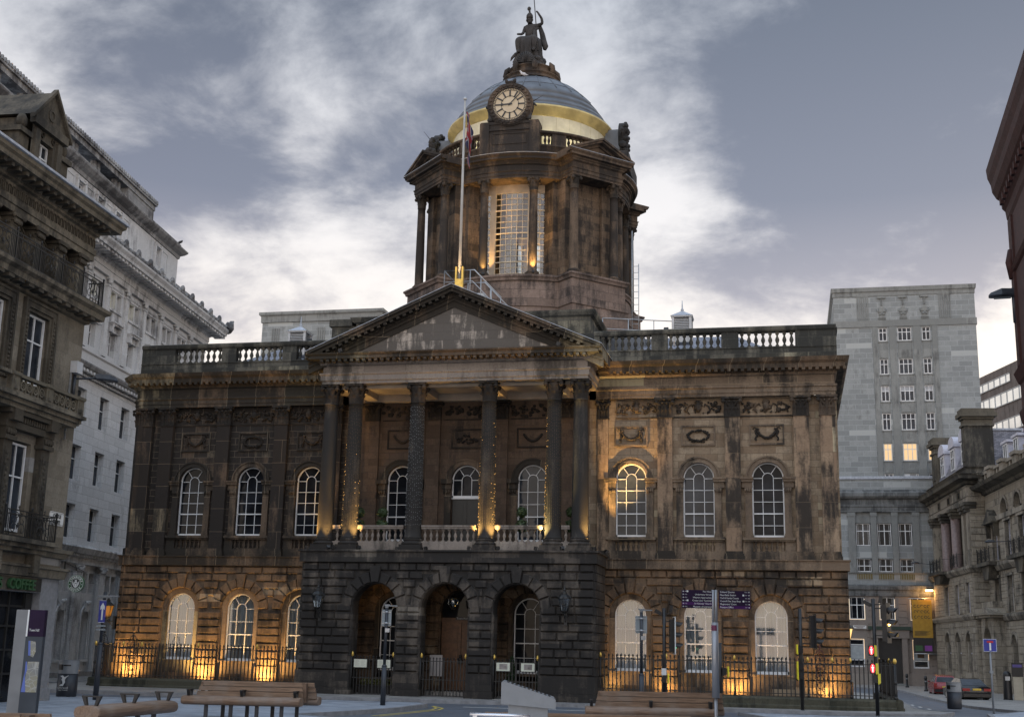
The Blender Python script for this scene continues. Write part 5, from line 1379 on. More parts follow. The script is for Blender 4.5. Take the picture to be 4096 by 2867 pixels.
def fairy(cx_, label, dens, side, bright):
    T = thing('string_lights', label, 'string lights', (cx_, YC, 6.36), 0, 'fairy lights wound round the portico columns')
    w, bl, dm = MB(), MB(), MB(); n = 13
    for i in range(n):
        a = PI+PI*(i+.5)/n+.0; r = .325
        w.tube([(r*math.cos(a), r*math.sin(a), 0), ((r-.03)*math.cos(a), (r-.03)*math.sin(a), 2.6), ((r-.055)*math.cos(a), (r-.055)*math.sin(a), 4.75)], .004, 3, cap=False)
        for k in range(dens):
            z = (k+rnd(.1, .9))*4.7/dens; rr = r+.012-.06*z/4.75
            p = (rr*math.cos(a), rr*math.sin(a), z)
            sd = math.cos(a)*side if side else abs(math.cos(a))*1.15-.1
            lit = sd > .5 and random.random() < bright*(.75-.17*z)*(sd-.1)
            (bl if lit else dm).blob(p, (.011 if lit else .008), (.011 if lit else .008), .012, 5, 4)
    obj('wires', w, 'iron', T, local=True)
    if bl.v: obj('lit_bulbs', bl, 'bulb', T, local=True, kind='stuff')
    obj('dim_bulbs', dm, 'bulb_dim' if bright > .2 else 'steel', T, local=True, kind='stuff')
fairy(-4.0, 'net of faint amber fairy lights on the second portico column from the left', 34, 0, .55)
fairy(-1.44, 'net of unlit fairy lights on the dark third portico column from the left', 30, 0, .0)
fairy(1.44, 'net of glowing fairy lights on both sides of the fourth portico column', 36, 0, .75)
fairy(4.0, 'dense bright fairy lights along the left side of the fifth portico column', 44, -1, 1.1)

# ------------------------------------------------------------------ railings
M['redpaint'] = plain('oxide_red_iron', (.06, .012, .010), .5)
def spear(mb, x, y, z0, z1, r=.019, tip=.11):
    mb.box(x-r, x+r, y-r, y+r, z0, z1); mb.tube([(x, y, z1), (x, y, z1+tip*.45), (x, y, z1+tip)], [r*.9, r*2.0, .002], 4, False)
def railing(label, pts, posts, z0=.46, zt=1.70, plinth=True, bases=None):
    T = thing('iron_railing', label, 'railing', (pts[0][0], pts[0][1], 0))
    for a, b in zip(pts, pts[1:]):
        a, b = Vector(a), Vector(b); L = (b-a).length; t = (b-a)/L; ang = math.atan2(t.y, t.x)
        cuts = [0]+[p for p in posts if 0 < p < L]+[L] if a == Vector(pts[0]) or len(pts) == 2 else [0, L/2, L]
        mm = Matrix.Translation((a.x, a.y, 0)) @ Matrix.Rotation(ang, 4, 'Z')
        for c0, c1 in zip(cuts, cuts[1:]):
            d = MB(mm); n = max(2, round((c1-c0)/.152))
            for k in range(1, n): spear(d, c0+(c1-c0)*k/n, 0, z0, zt)
            for z in (.56, 1.62): d.box(c0, c1, -.018, .018, z-.014, z+.014)
            obj('rail_panel', d, 'iron', T)
        for c in cuts:
            d = MB(mm); d.tube([(c, 0, z0), (c, 0, z0+.3), (c, 0, z0+.34), (c, 0, 1.66)], [.035, .035, .022, .022], 8); d.lathe([(.05, z0), (.05, z0+.06), (.035, z0+.1)], (c, 0, 0), 8); d.tube([(c, 0, .95), (c, 0, 1.02), (c, 0, 1.09)], [.022, .04, .022], 8)
            o = obj('post', d, 'iron', T); d = MB(mm); d.lathe([(.02, 1.66), (.045, 1.71), (.05, 1.76), (.035, 1.81), (.01, 1.85)], (c, 0, 0), 8); obj('finial', d, 'gold', o)
    if plinth:
        P = [Vector(p) for p in pts]; d = MB(); d.sweep([tuple(p) for p in P], [(.26, -.4), (.26, .16), (.22, .20), (.22, .38), (.18, .44), (-.18, .46), (-.26, .44), (-.26, -.4)])
        obj('plinth', d, 'kerbstone', T)
    return T
M['kerbstone'] = stone('mossy_plinth_stone', (.06, .058, .042), (.10, .096, .07), (.016, .018, .013), .5, 2.6, 9, .008, mcol=(.03, .03, .025), seed=25)
railing('spear-topped iron railing on a mossy plinth before the left wing', [(-14.62, 6), (-14.62, -2.0), (-5.75, -2.0)], [1.2, 2.0, 4.45, 7.0]) if False else None
RL = railing('spear-topped iron railing on a mossy plinth before the left wing', [(-14.62, -2.0), (-5.74, -2.0)], [.22, 1.2, 2.0, 4.43, 6.9])
railing('iron railing along the side of the hall left of the left wing', [(-15.4, 7.0), (-14.66, -1.96)], [3])
RR = railing('spear-topped iron railing on a mossy plinth before the right wing', [(5.76, -2.0), (16.1, -2.0)], [2.4, 4.84, 7.4, 8.24, 8.86])
railing('iron railing running back from the right corner past the side of the hall', [(16.14, -1.96), (16.14, 6.5)], [3])
def lattice(x, y, label, top=2.42):
    T = thing('lattice_standard', label, 'railing standard', (x, y, .46), 0, 'ornate lattice standards of the railings'); d = MB()
    for q in (-1, 1): d.box(q*.15-.014, q*.15+.014, -.014, .014, 0, 1.2); d.tube([(q*.15, 0, 1.2), (q*.17, 0, 1.38), (q*.11, 0, 1.55), (q*.0, 0, 1.66)], .014, 5)
    for k in range(5):
        z = .06+k*.23
        for a in range(10):
            t0, t1 = 2*PI*a/10, 2*PI*(a+1)/10; d.tube([(.105*math.cos(t0), 0, z+.11+.105*math.sin(t0)), (.105*math.cos(t1), 0, z+.11+.105*math.sin(t1))], .011, 4, cap=False)
        d.box(-.15, .15, -.01, .01, z-.012, z+.008)
    for k in range(5):
        z = 1.25+k*.075
        for q in (-1, 1): d.tube([(0, 0, z), (q*.12, 0, z+.05)], .008, 4)
    d.tube([(0, 0, 1.2), (0, 0, top-.46)], .014, 5); d.blob((0, 0, 1.72), .05, .03, .04); d.tube([(-.07, 0, top-.56), (.07, 0, top-.56)], .01, 4); d.lathe([(.03, top-.52), (.01, top-.44)], seg=6)
    obj('lattice', d, 'iron' if x < 0 else 'redpaint', T, local=True)
lattice(-13.02, -2.0, 'tall ornate iron lattice standard in the left railing'); lattice(-14.35, -1.9, 'ornate lattice standard at the left end of the left railing'); lattice(13.58, -2.0, 'dark red lattice standard in the right railing')
# gates of the arcade with notice boards
M['card'] = plain('notice_paper', (.50, .52, .44), .6, 0, .05)
for i, (c, hw, _, zs) in enumerate(ARC):
    T = thing('iron_gate', 'black spear-topped iron gate closing the %s arch' % ('left', 'middle', 'right')[i], 'gate', (c, YF+.15, .1), 0, 'gates of the arcade')
    for q in (-1, 1):
        d = MB(); n = 7
        for k in range(n+1): x = q*hw*(k+.15)/(n+.3); spear(d, x, 0, .03, 1.34, .015, .09)
        for z in (.05, .62, 1.28): a, b = sorted((0, q*hw)); d.box(a, b, -.014, .014, z-.013, z+.013)
        if i != 1: a, b = sorted((q*.0, q*hw)); d.box(a, b, -.008, .008, .62, .64)
        obj('leaf', d, 'iron', T, local=True)
        d = MB(); d.tube([(q*hw*.96, -.05, 0), (q*hw*.96, -.05, 1.4)], .03, 8); o = obj('post', d, 'iron', T, local=True)
        d = MB(); d.lathe([(.02, 1.38), (.05, 1.43), (.055, 1.48), (.035, 1.54), (.01, 1.58)], (q*hw*.92, -.05, 0), 8); obj('finial', d, 'gold', o, local=True)
    if i != 1:
        for q, pos in ((-1, 'left'), (1, 'right')):
            B = thing('notice_board', 'framed notice with pale paper on the %s leaf of the %s arch gate' % (pos, ('left', '', 'right')[i]), 'notice board', (c+q*.46, YF+.08, 1.12), 0, 'notice boards on the gates')
            d = MB(); d.box(-.29, .29, -.03, .03, -.05, .30); obj('frame', d, 'black', B, local=True)
            d = MB(); d.box(-.25, .25, -.036, -.031, -.02, .27); obj('sheet', d, 'card', B, local=True)
            d = MB()
            if i == 0:
                for k in range(6): d.box(-.2, -.2+rnd(.1, .17), -.039, -.037, .22-k*.035, .226-k*.035); d.box(.03, .03+rnd(.1, .17), -.039, -.037, .22-k*.035, .226-k*.035)
            else:
                d.box(-.14, .16, -.038, -.0365, .03, .23)
                for k in range(5): x, z = rnd(-.10, .10), rnd(.06, .18); d.box(x-.025, x+.025, -.040, -.0385, z-.016, z+.016)
            obj('print', d, plain('notice_print', (.22, .2, .19), .7, 0, .3) if q < 0 and i == 0 else bpy.data.materials['notice_print'], B, local=True)
B = thing('notice_board', 'plain pale notice board standing behind the middle arch gate', 'notice board', (-.62, -1.5, .1)); d = MB(); d.box(-.25, .25, -.02, .02, .72, 1.5); obj('panel', d, plain('grey_board', (.28, .26, .25), .6), B, local=True); d = MB(); d.tube([(-.2, .03, 0), (-.2, .03, 1.4)], .015, 5); d.tube([(.2, .03, 0), (.2, .03, 1.4)], .015, 5); obj('legs', d, 'iron', B, local=True)

# ------------------------------------------------------------------ neighbouring buildings
def rect_window(parent, xf, u0, u1, z0, z1, v, cols=2, rows=(.62,), fr='white', pane='dglass', t=.05, bar=.022, extra_u=(), blind=None):
    f = MB(xf); f.box(u0, u1, v-.02, v+.05, z0, z0+t*1.2); f.box(u0, u1, v-.02, v+.05, z1-t, z1); f.box(u0, u0+t, v-.02, v+.05, z0+t*1.2, z1-t); f.box(u1-t, u1, v-.02, v+.05, z0+t*1.2, z1-t)
    for c in range(1, cols): x = u0+(u1-u0)*c/cols; f.box(x-bar, x+bar, v-.012, v+.045, z0+t*1.2, z1-t)
    for x in extra_u: f.box(x-.012, x+.012, v-.008, v+.04, z0+t*1.2, z1-t)
    for r in rows: z = z0+(z1-z0)*r; f.box(u0+t, u1-t, v-.016, v+.046, z-bar, z+bar)
    o = obj('window', f, fr, parent)
    p = MB(xf); p.poly(((u0+.01, v+.03, z0+.01), (u1-.01, v+.03, z0+.01), (u1-.01, v+.03, z1-.01), (u0+.01, v+.03, z1-.01))); obj('pane', p, pane, o)
    if blind: b = MB(xf); b.poly(((u0+t, v+.026, z1-t-(z1-z0)*blind), (u1-t, v+.026, z1-t-(z1-z0)*blind), (u1-t, v+.026, z1-t), (u0+t, v+.026, z1-t))); obj('blind', b, 'curtain', o)
    return o
def blocks(mb, u0, u1, z0, z1, h, holes, v, d=.03, wl=(.7, 1.1), gap=.012, ch=.02):
    nc = max(1, round((z1-z0)/h)); ch_ = (z1-z0)/nc
    for i in range(nc):
        a, b = z0+i*ch_, z0+(i+1)*ch_
        free = [(u0, u1)]
        for ha, hb, za, zb in holes:
            if b <= za+.01 or a >= zb-.01: continue
            nf = []
            for p, q in free:
                if hb <= p or ha >= q: nf.append((p, q)); continue
                if ha > p: nf.append((p, ha))
                if hb < q: nf.append((hb, q))
            free = nf
        for p, q in free:
            if q-p < .1: continue
            n = max(1, round((q-p)/rnd(*wl))); cuts = [p+(q-p)*k/n for k in range(n+1)]
            for s0, s1 in zip(cuts, cuts[1:]): mb.pillow(s0+gap, s1-gap, a+gap, b-gap, v, v-d, ch)

# --- bank with iron balconies on the left (Castle Street)
M['bankstone'] = stone('buff_sandstone_bank', (.13, .112, .085), (.22, .195, .155), (.04, .037, .032), .34, 1.15, .42, .006, mcol=(.12, .11, .09), pale=(.27, .265, .255), palea=.16, yk=1., seed=31, bumpk=.35)
M['banktrim'] = stone('buff_sandstone_bank_trim', (.12, .105, .078), (.20, .175, .135), (.028, .026, .022), .46, 3, 3, 0., joints=False, seed=32)
M['bankdark'] = stone('bank_carving', (.06, .052, .04), (.12, .105, .08), (.02, .019, .017), .5, 3, 3, 0., joints=False, seed=33)
M['granite'] = plain('grey_granite_shopfront', (.21, .215, .225), .5, 0, .14, 9., .4, .15)
M['redtile'] = None
def redtile():
    b = NB('red_clay_tiles'); p = b.pos(); s = b.n('ShaderNodeSeparateXYZ', {0: p})
    v = b.n('ShaderNodeCombineXYZ', {0: s.outputs[1], 1: b.math('MULTIPLY', s.outputs[2], 1.0), 2: 0.}).outputs[0]
    br = b.n('ShaderNodeTexBrick', {'Vector': v, 'Scale': 1., 'Mortar Size': .022, 'Brick Width': .2, 'Row Height': .115, 'Color1': (0, 0, 0, 1), 'Color2': (1, 1, 1, 1)})
    c = b.mix(br.outputs['Color'], (.085, .042, .034), (.15, .075, .058)); c = b.mix(b.math('MULTIPLY', br.outputs['Fac'], .95), c, (.015, .01, .01))
    b.set(Base_Color=c, Roughness=.7); b.bump(br.outputs['Fac'], -.9, .04); return b.m
M['redtile'] = redtile()
PLX = frame_xf((-8.63, -14.76), -3.44, 1)
BANK = thing('bank_building', 'buff stone corner bank with iron balconies and red tiled roof on the left', 'building', (-8.63, -14.76, 0))
UL = -13.0
wins2 = [(-2.66-2.25*k) for k in range(4)]
s = MB(PLX)
h_low = [(-3.95, -.98, .1, 3.18, False), (-8.4, -5.3, .1, 3.18, False)]
s.wall(UL, 0, 0, 3.62, 0, h_low, .35)
obj('shopfront_wall', s, 'granite', BANK)
s = MB(PLX)
h_mid = [(c-.53, c+.53, 4.75, 7.3, False) for c in (-2.86, -6.3, -9.6)]+[(c-.56, c+.56, 8.95, 11.02, False) for c in wins2]
s.wall(UL, 0, 3.6, 11.5, 0, h_mid, .3)
s.wall(UL, 0, 11.5, 14.3, .42, [(-1.2-1.26*k-.36, -1.2-1.26*k+.36, 12.05, 13.35, True) for k in range(8)], .2)
s.box(UL, 0, .5, 8, 0, 14.3); 
obj('street_wall', s, 'bankstone', BANK)
for c in (-2.86, -6.3, -9.6): rect_window(BANK, PLX, c-.5, c+.5, 4.8, 7.25, .14, 2, (.62,), 'white', 'dglass_b', .06)
for c in wins2:
    o = rect_window(BANK, PLX, c-.54, c+.54, 8.97, 11.0, .12, 2, (.62,), 'white', 'dglass_b', .065)
    a = MB(PLX)
    for e0, e1, vv in ((.56, .66, -.04), (.66, .82, -.09), (.82, .9, -.12)):
        for q in (-1, 1): u0, u1 = sorted((c+q*e0, c+q*e1)); a.box(u0, u1, vv, .05, 8.9, 11.02+e0-.56)
        a.box(c-e1, c+e1, vv, .05, 11.02+e0-.56, 11.02+e1-.56)
    for k in range(18):
        for q in (-1, 1): a.blob((c+q*.74, -.10, 8.98+k*.118), .05, .035, .05, 5, 4)
    obj('window_architrave', a, 'bankdark', BANK)
for k in range(8):
    c = -1.2-1.26*k
    a = MB(PLX); a.ring(c, 12.99, .36, .52, .34, .45, seg=14); a.ring(c, 12.99, .42, .47, .30, .34, seg=14)
    for q in (-1, 1): u0, u1 = sorted((c+q*.36, c+q*.50)); a.box(u0, u1, .35, .45, 11.95, 12.99)
    obj('arched_surround', a, 'banktrim', BANK)
    f = MB(PLX); f.ring(c, 12.99, .30, .36, .56, .6, seg=12); f.box(c-.36, c-.3, .56, .6, 12, 12.99); f.box(c+.3, c+.36, .56, .6, 12, 12.99); f.box(c-.02, c+.02, .56, .6, 12, 13.3); f.box(c-.3, c+.3, .56, .6, 12.58, 12.63)
    o = obj('window', f, 'white', BANK); p = MB(PLX); p.poly([(x, .6, z) for x, z in [(c-.35, 12.0), (c+.35, 12.0)]+[(c+.35*math.cos(PI*i/10), 12.99+.35*math.sin(PI*i/10)) for i in range(11)]]); obj('pane', p, 'dglass_b', o)
    pc = MB(PLX); u = -.62-1.26*k; pc.box(u-.20, u+.20, -.02, .45, 11.95, 13.16); pc.box(u-.24, u+.24, -.06, .45, 11.95, 12.1)
    o = obj('pilaster', pc, 'banktrim', BANK)
    ca = MB(PLX)
    for r, (dz, w_) in enumerate(((0, .22), (.12, .25), (.24, .30))): ca.box(u-w_+.02, u+w_-.02, -.02-(w_-.2), .45, 13.16+dz, 13.16+dz+.11)
    for q in (-1, 1): ca.blob((u+q*.26, -.10, 13.42), .075, .07, .07, 6, 4)
    for j in range(5):
        ca.blob((u-.16+j*.08, -.08, 13.27), .045, .05, .08, 5, 4)
        ca.blob((u-.20, .05+j*.06, 13.27), .05, .04, .08, 5, 4)
    obj('capital', ca, 'bankdark', o)
def out_sweep(parent, name, xf, u0, u1, prof, mat, ret=3.0, v=0.):
    s = MB(xf); s.sweep([(u0, v), (u1, v), (u1, v+ret)], prof); return obj(name, s, mat, parent)
out_sweep(BANK, 'entablature', PLX, UL, 0.0, [(0, 13.5), (.06, 13.5), (.06, 13.68), (.10, 13.7), (.10, 13.86), (.05, 13.88), (.05, 14.28), (.14, 14.32), (.14, 14.4), (0, 14.4)], 'banktrim')
out_sweep(BANK, 'cornice', PLX, UL, 0.0, [(0, 14.4), (.16, 14.4), (.20, 14.5), (.62, 14.55), (.64, 14.68), (.72, 14.74), (.74, 14.84), (0, 14.92)], 'banktrim')
a = MB(PLX); c_ = MB(PLX)
for k in range(62):
    u = -.06-k*.205; c_.ring(u, 14.12, .05, .075, -.085, -.02, seg=6); c_.box(u-.075, u-.05, -.085, -.02, 13.94, 14.12); c_.box(u+.05, u+.075, -.085, -.02, 13.94, 14.12)
for k in range(34): u = -.02-k*.38; a.box(u-.07, u+.07, -.55, -.15, 14.42, 14.54)
obj('modillion_course', a, 'bankdark', BANK); obj('arcaded_frieze', c_, 'bankdark', BANK)
out_sweep(BANK, 'gutter', PLX, UL, 0.0, [(.70, 14.84), (.80, 14.86), (.80, 14.93), (.66, 14.95)], 'leadpale')
# balcony slab below the arcade, brackets, iron rail
out_sweep(BANK, 'balcony_slab', PLX, UL, 0.0, [(0, 11.42), (.10, 11.46), (.12, 11.56), (.42, 11.62), (.44, 11.78), (.56, 11.86), (.58, 11.96), (-.4, 11.98), (-.4, 11.42)], 'banktrim')
a = MB(PLX)
for k in range(25): u = -.25-k*.52; a.box(u-.14, u+.14, -.40, -.1, 11.52, 11.625)
obj('bracket_course', a, 'bankdark', BANK)
def scroll(mb, c, r, q, v, t=.012):
    mb.tube([(c[0]+q*r*(1-i/14)*math.cos(i*.62), v, c[1]+r*(1-i/14)*math.sin(i*.62)) for i in range(13)], t, 4, cap=False)
def iron_balcony(parent, xf, u0, u1, v, z0, h, period, ends=True):
    d = MB(xf)
    for z in (z0+.03, z0+h-.12, z0+h): d.box(u0, u1, v-.014, v+.014, z-.014, z+.014)
    n = max(1, round((u1-u0)/period)); P = (u1-u0)/n
    for i in range(n):
        c = u0+P*(i+.5)
        for q in (-1, 1):
            scroll(d, (c+q*P*.16, z0+h*.62), P*.15, q, v); scroll(d, (c+q*P*.16, z0+h*.30), P*.14, -q, v); scroll(d, (c+q*P*.06, z0+h*.80), P*.08, q, v)
            for j in (.30, .36, .42): d.box(c+q*P*j-.009, c+q*P*j+.009, v-.009, v+.009, z0, z0+h)
        d.blob((c, v, z0+h*.45), .04, .02, .08, 5, 4); d.tube([(c, v, z0+h), (c, v, z0+h+.14)], .012, 4); d.box(c-.04, c+.04, v-.01, v+.01, z0+h+.08, z0+h+.1)
    for i in range(n+1): u = u0+P*i; d.box(u-.02, u+.02, v-.02, v+.02, z0, z0+h+.06); d.blob((u, v, z0+h+.1), .035, .035, .05, 5, 4)
    if ends: d.box(u1-.014, u1+.014, v, 0, z0+h-.014, z0+h+.014); [d.box(u1-.009, u1+.009, v+.1*k, v+.1*k+.018, z0, z0+h) for k in range(1, 5)]
    return obj('iron_balcony', d, 'iron', parent)
iron_balcony(BANK, PLX, -12.62, 0.0, -.50, 11.98, .78, 1.262)
# stone balcony over the first floor window
s = MB(PLX); u0, u1 = -5.6, -.62
s.box(u0, u1, -.55, 0, 8.18, 8.30); s.box(u0, u1+.08, -.66, 0, 8.30, 8.40); s.box(u0, u1-.1, -.45, 0, 8.05, 8.18); s.box(u0, u1, -.60, -.42, 8.86, 8.95); s.box(u0, u1, -.57, -.45, 8.40, 8.47)
for u in (-.80, -2.62, -4.44): s.box(u-.19, u+.19, -.58, -.42, 8.40, 8.90); s.box(u-.10, u+.10, -.60, -.58, 8.50, 8.8); s.box(u-.22, u+.22, -.62, -.40, 8.88, 8.97)
for g0 in (-2.42, -4.24):
    for k in range(4):
        c = g0+.24+k*.33; s.ring(c, 8.66, .09, .135, -.55, -.47, 0, 2*PI, 14); s.ring(c, 8.66, .03, .05, -.55, -.47, 0, 2*PI, 8)
        for q in (-1, 1): s.box(c+q*.155-.012, c+q*.155+.012, -.54, -.48, 8.46, 8.87)
obj('stone_balcony', s, 'banktrim', BANK)
s = MB(PLX)
for c in (-2.86, -6.3, -9.6):
    for q in (-1, 1): 
        u = c+q*1.0; s.box(u-.22, u+.22, -.20, 0, 4.6, 7.2); s.box(u-.14, u+.14, -.225, -.20, 4.9, 7.0); s.box(u-.30, u+.30, -.28, 0, 7.2, 7.32); s.box(u-.25, u+.25, -.24, 0, 7.32, 7.55); s.box(u-.24, u+.2, -.45, 0, 7.72, 8.05)
        for k in range(14): s.blob((u+rnd(-.08, .08), -.23, 4.95+k*.145), .05, .03, .06, 5, 4)
        for k in range(4): s.blob((u-.18+k*.12, -.27, 7.42), .06, .05, .09, 5, 4)
    s.box(c-1.3, c+1.3, -.26, 0, 7.55, 7.74); s.box(c-1.4, c+1.4, -.40, 0, 7.92, 8.05)
    for k in range(20): s.box(c-1.2+k*.125, c-1.13+k*.125, -.30, -.05, 7.75, 7.90)
obj('window_aedicule', s, 'bankdark', BANK)
for c in (-2.86, -6.3):
    s = MB(PLX); s.box(c-1.5, c+1.6, -.62, 0, 4.46, 4.58); s.box(c-1.4, c+1.5, -.5, 0, 4.34, 4.46); s.box(c-1.2, c+1.3, -.38, 0, 4.22, 4.34)
    for q in (-1, 1): s.prism([(c+q*1.0-.16, 3.7), (c+q*1.0+.16, 3.7), (c+q*1.0+.16, 4.24), (c+q*1.0-.16, 4.24)], -.30, 0)
    obj('balcony_ledge', s, 'banktrim', BANK); iron_balcony(BANK, PLX, c-1.3, c+1.42, -.52, 4.58, .72, 1.36)
out_sweep(BANK, 'string_course', PLX, UL, 0.0, [(0, 4.2), (.10, 4.22), (.16, 4.34), (.24, 4.36), (.26, 4.46), (0, 4.5)], 'banktrim')
out_sweep(BANK, 'string_course', PLX, UL, 0.0, [(0, 8.22), (.10, 8.26), (.12, 8.4), (0, 8.42)], 'banktrim')
out_sweep(BANK, 'shop_fascia', PLX, UL, 0.0, [(0, 3.6), (.12, 3.62), (.16, 3.84), (.22, 3.86), (.22, 3.92), (0, 3.95)], 'banktrim')
s = MB(PLX); s.box(UL, -4.0, -.04, .0, .02, .3); s.box(-.94, .05, -.05, .0, .02, .5); obj('base_course', s, 'granite', BANK)
# shop front glazing behind
for a_, b_2 in ((-3.95, -.98), (-8.4, -5.3)):
    f = MB(PLX)
    for u in (a_, a_+.9, a_+1.75, b_2-.45, b_2-.07): f.box(u, u+.07, .24, .32, .1, 3.18)
    for z in (.12, .9, 1.55, 2.2, 2.75): f.box(a_, b_2, .25, .31, z, z+.06)
    f.box(b_2-.42, b_2-.08, .2, .34, 2.6, 3.16)
    o = obj('shop_window', f, 'iron', BANK); p = MB(PLX); p.poly(((a_, .29, .1), (b_2, .29, .1), (b_2, .29, 3.18), (a_, .29, 3.18))); obj('pane', p, 'dglass', o)
SIGN = thing('shop_letters', "dark green shop letters reading 'S COFFEE' on the bank fascia", 'sign', (-8.63, -14.76, 0))
M['green'] = plain('dark_green_letters', (.03, .085, .035), .5, 0, .1); M['starwhite'] = plain('sign_white', (.55, .57, .57), .5, 0, .05)
uL = Vector((math.sin(R_(-3.44)), math.cos(R_(-3.44)), 0)); nL = Vector((math.cos(R_(-3.44)), -math.sin(R_(-3.44)), 0)); rzL = math.atan2(uL.y, uL.x)
d = MB(PLX); d.box(-5.6, -1.02, -.03, -.0, 3.2, 3.58); obj('backing', d, 'bankdark', SIGN)
def on_wall(u, off, z): return tuple(uL*u+nL*off+Vector((0, 0, z)))
text('letters', 'COFFEE', .40, 'green', SIGN, on_wall(-2.92, .10, 3.24), (PI/2, 0, rzL), 'LEFT', .05, 1.0, .008)
text('letters', 'S', .40, 'green', SIGN, on_wall(-3.46, .10, 3.24), (PI/2, 0, rzL), 'LEFT', .05, 1.0, .008)
CS = thing('street_sign', "white 'CASTLE STREET' name plate on the bank corner", 'sign', (-8.63, -14.76, 0))
d = MB(PLX); d.box(-.92, -.17, -.03, 0, 5.17, 5.56); d.box(-.95, -.14, -.028, 0, 5.22, 5.51); obj('plate', d, plain('enamel_white', (.62, .62, .60), .4, 0, .05), CS)
d = MB(PLX)
for z in (5.195, 5.53): d.box(-.89, -.20, -.034, -.028, z-.006, z+.006)
obj('border', d, 'black', CS)
text('lettering', 'CASTLE', .145, 'black', CS, on_wall(-.545, .034, 5.39), (PI/2, 0, rzL), 'CENTER', .004, .95, .006); text('lettering', 'STREET:', .145, 'black', CS, on_wall(-.545, .034, 5.22), (PI/2, 0, rzL), 'CENTER', .004, .85, .006)
# mansard, dormer
s = MB(PLX); ur = -.2
s.poly(((UL, .05, 14.9), (ur, .05, 14.9), (ur-1.3, 1.25, 16.6), (UL, 1.25, 16.6))); s.poly(((ur, .05, 14.9), (ur, 6, 14.9), (ur-1.3, 5, 16.6), (ur-1.3, 1.25, 16.6))); s.poly(((UL, 1.25, 16.6), (ur-1.3, 1.25, 16.6), (ur-1.3, 5, 16.6), (UL, 5, 16.6)))
obj('roof', s, 'redtile', BANK)
c = -3.45
s = MB(PLX); s.wall(c-.85, c+.85, 14.95, 16.5, -.12, [(c-.36, c+.36, 15.15, 16.0, False)], .25); s.box(c-.85, c+.85, .14, 2.2, 14.95, 16.5); s.prism([(c-.98, 16.55), (c+.98, 16.55), (c, 17.62)], -.18, 2.4)
for q in (-1, 1): 
    u = c+q*.62; s.box(u-.13, u+.13, -.20, -.1, 15.0, 16.2); u = c+q*1.12; s.box(u-.27, u+.27, -.05, 1.2, 14.95, 15.85); s.box(u-.34, u+.34, -.14, 1.2, 15.85, 16.0); s.blob((c+q*1.15, .05, 16.25), .17, .17, .24, 7, 5); s.box(c+q*1.15-.06, c+q*1.15+.06, 0, .12, 16.0, 16.1)
s.box(c-.95, c+.95, -.26, -.08, 16.3, 16.55); s.box(c-1.5, c+1.5, -.10, 0, 14.93, 15.08); s.ring(c, 16.88, .12, .19, -.21, -.17, 0, 2*PI, 14)
for q in (-1, 1):
    P = [(c+q*1.1, 16.52), (c, 17.72), (c, 17.60), (c+q*1.1, 16.40)]; s.prism(P, -.30, -.16)
    for k in range(2): s.ring(c+q*(.30), 16.17, .05, .1, -.16, -.11, 0, 2*PI, 8)
o = obj('dormer', s, 'bankdark', BANK); w_ = rect_window(BANK, PLX, c-.34, c+.34, 15.17, 15.98, .05, 2, (.5,), 'white', 'dglass_b')
d = MB(PLX); d.prism([(c-1.02, 16.56), (c+1.02, 16.56), (c, 17.68)], 2.4, 2.45); obj('dormer_roof', d, 'bankdark', BANK)

def wall_streetlight(label, base, tip, cat='street light'):
    T = thing('street_light', label, cat, base); b, t = Vector((0, 0, 0)), Vector(tip)-Vector(base)
    dxy = Vector((t.x, t.y, 0)).normalized()
    d = MB(); d.tube([b+Vector((0, 0, -.55)), b+Vector((0, 0, .3))], .05, 8); d.tube([b+Vector((0, 0, .18)), dxy*(t.length-.62)+Vector((0, 0, t.z-.02))], .032, 8); obj('bracket_arm', d, 'darkpost', T, local=True)
    ang = math.atan2(dxy.y, dxy.x); h = MB(Matrix.Translation(t) @ Matrix.Rotation(ang, 4, 'Z'))
    P = [(-.72, -.06, .07), (-.60, -.09, .11), (-.3, -.15, .12), (-.05, -.10, .03), (0, -.03, -.02)]
    R1, R2, R3 = [], [], []
    for x, w, z in P: R1.append((h.av((x, w, -.04)), h.av((x, w*.6, z)), h.av((x, -w*.6, z)), h.av((x, -w, -.04)), h.av((x, -w*.7, -.08)), h.av((x, w*.7, -.08))))
    for A, B in zip(R1, R1[1:]):
        for k in range(6): h.face((A[k], A[(k+1) % 6], B[(k+1) % 6], B[k]))
    h.face(R1[0]); h.face(R1[-1][::-1]); obj('lamp_head', h, 'darkpost', T, local=True)
    g_ = MB(Matrix.Translation(t) @ Matrix.Rotation(ang, 4, 'Z')); g_.box(-.5, -.12, -.09, .09, -.10, -.083); obj('lens', g_, 'dglass_b', T, local=True)
    return T
wl = Vector((-8.63, -14.76, 0))
wall_streetlight('dark street light on a bracket at the bank corner', tuple(wl+uL*-.42+nL*.08+Vector((0, 0, 9.45))), tuple(wl+uL*.55+nL*1.0+Vector((0, 0, 9.78))))
T = thing('junction_box', 'small grey electrical box on the bank wall above the street light', 'box', tuple(wl+uL*-.42+nL*.0+Vector((0, 0, 9.95)))); d = MB(Matrix.Rotation(rzL, 4, 'Z')); d.box(-.18, .18, -.22, .0, -.16, .2); obj('case', d, plain('grey_plastic', (.42, .43, .44), .5), T, local=True); d = MB(Matrix.Rotation(rzL, 4, 'Z')); d.box(-.16, -.13, -.05, -.0, -2.2, -.16); obj('conduit', d, 'steel', T, local=True)

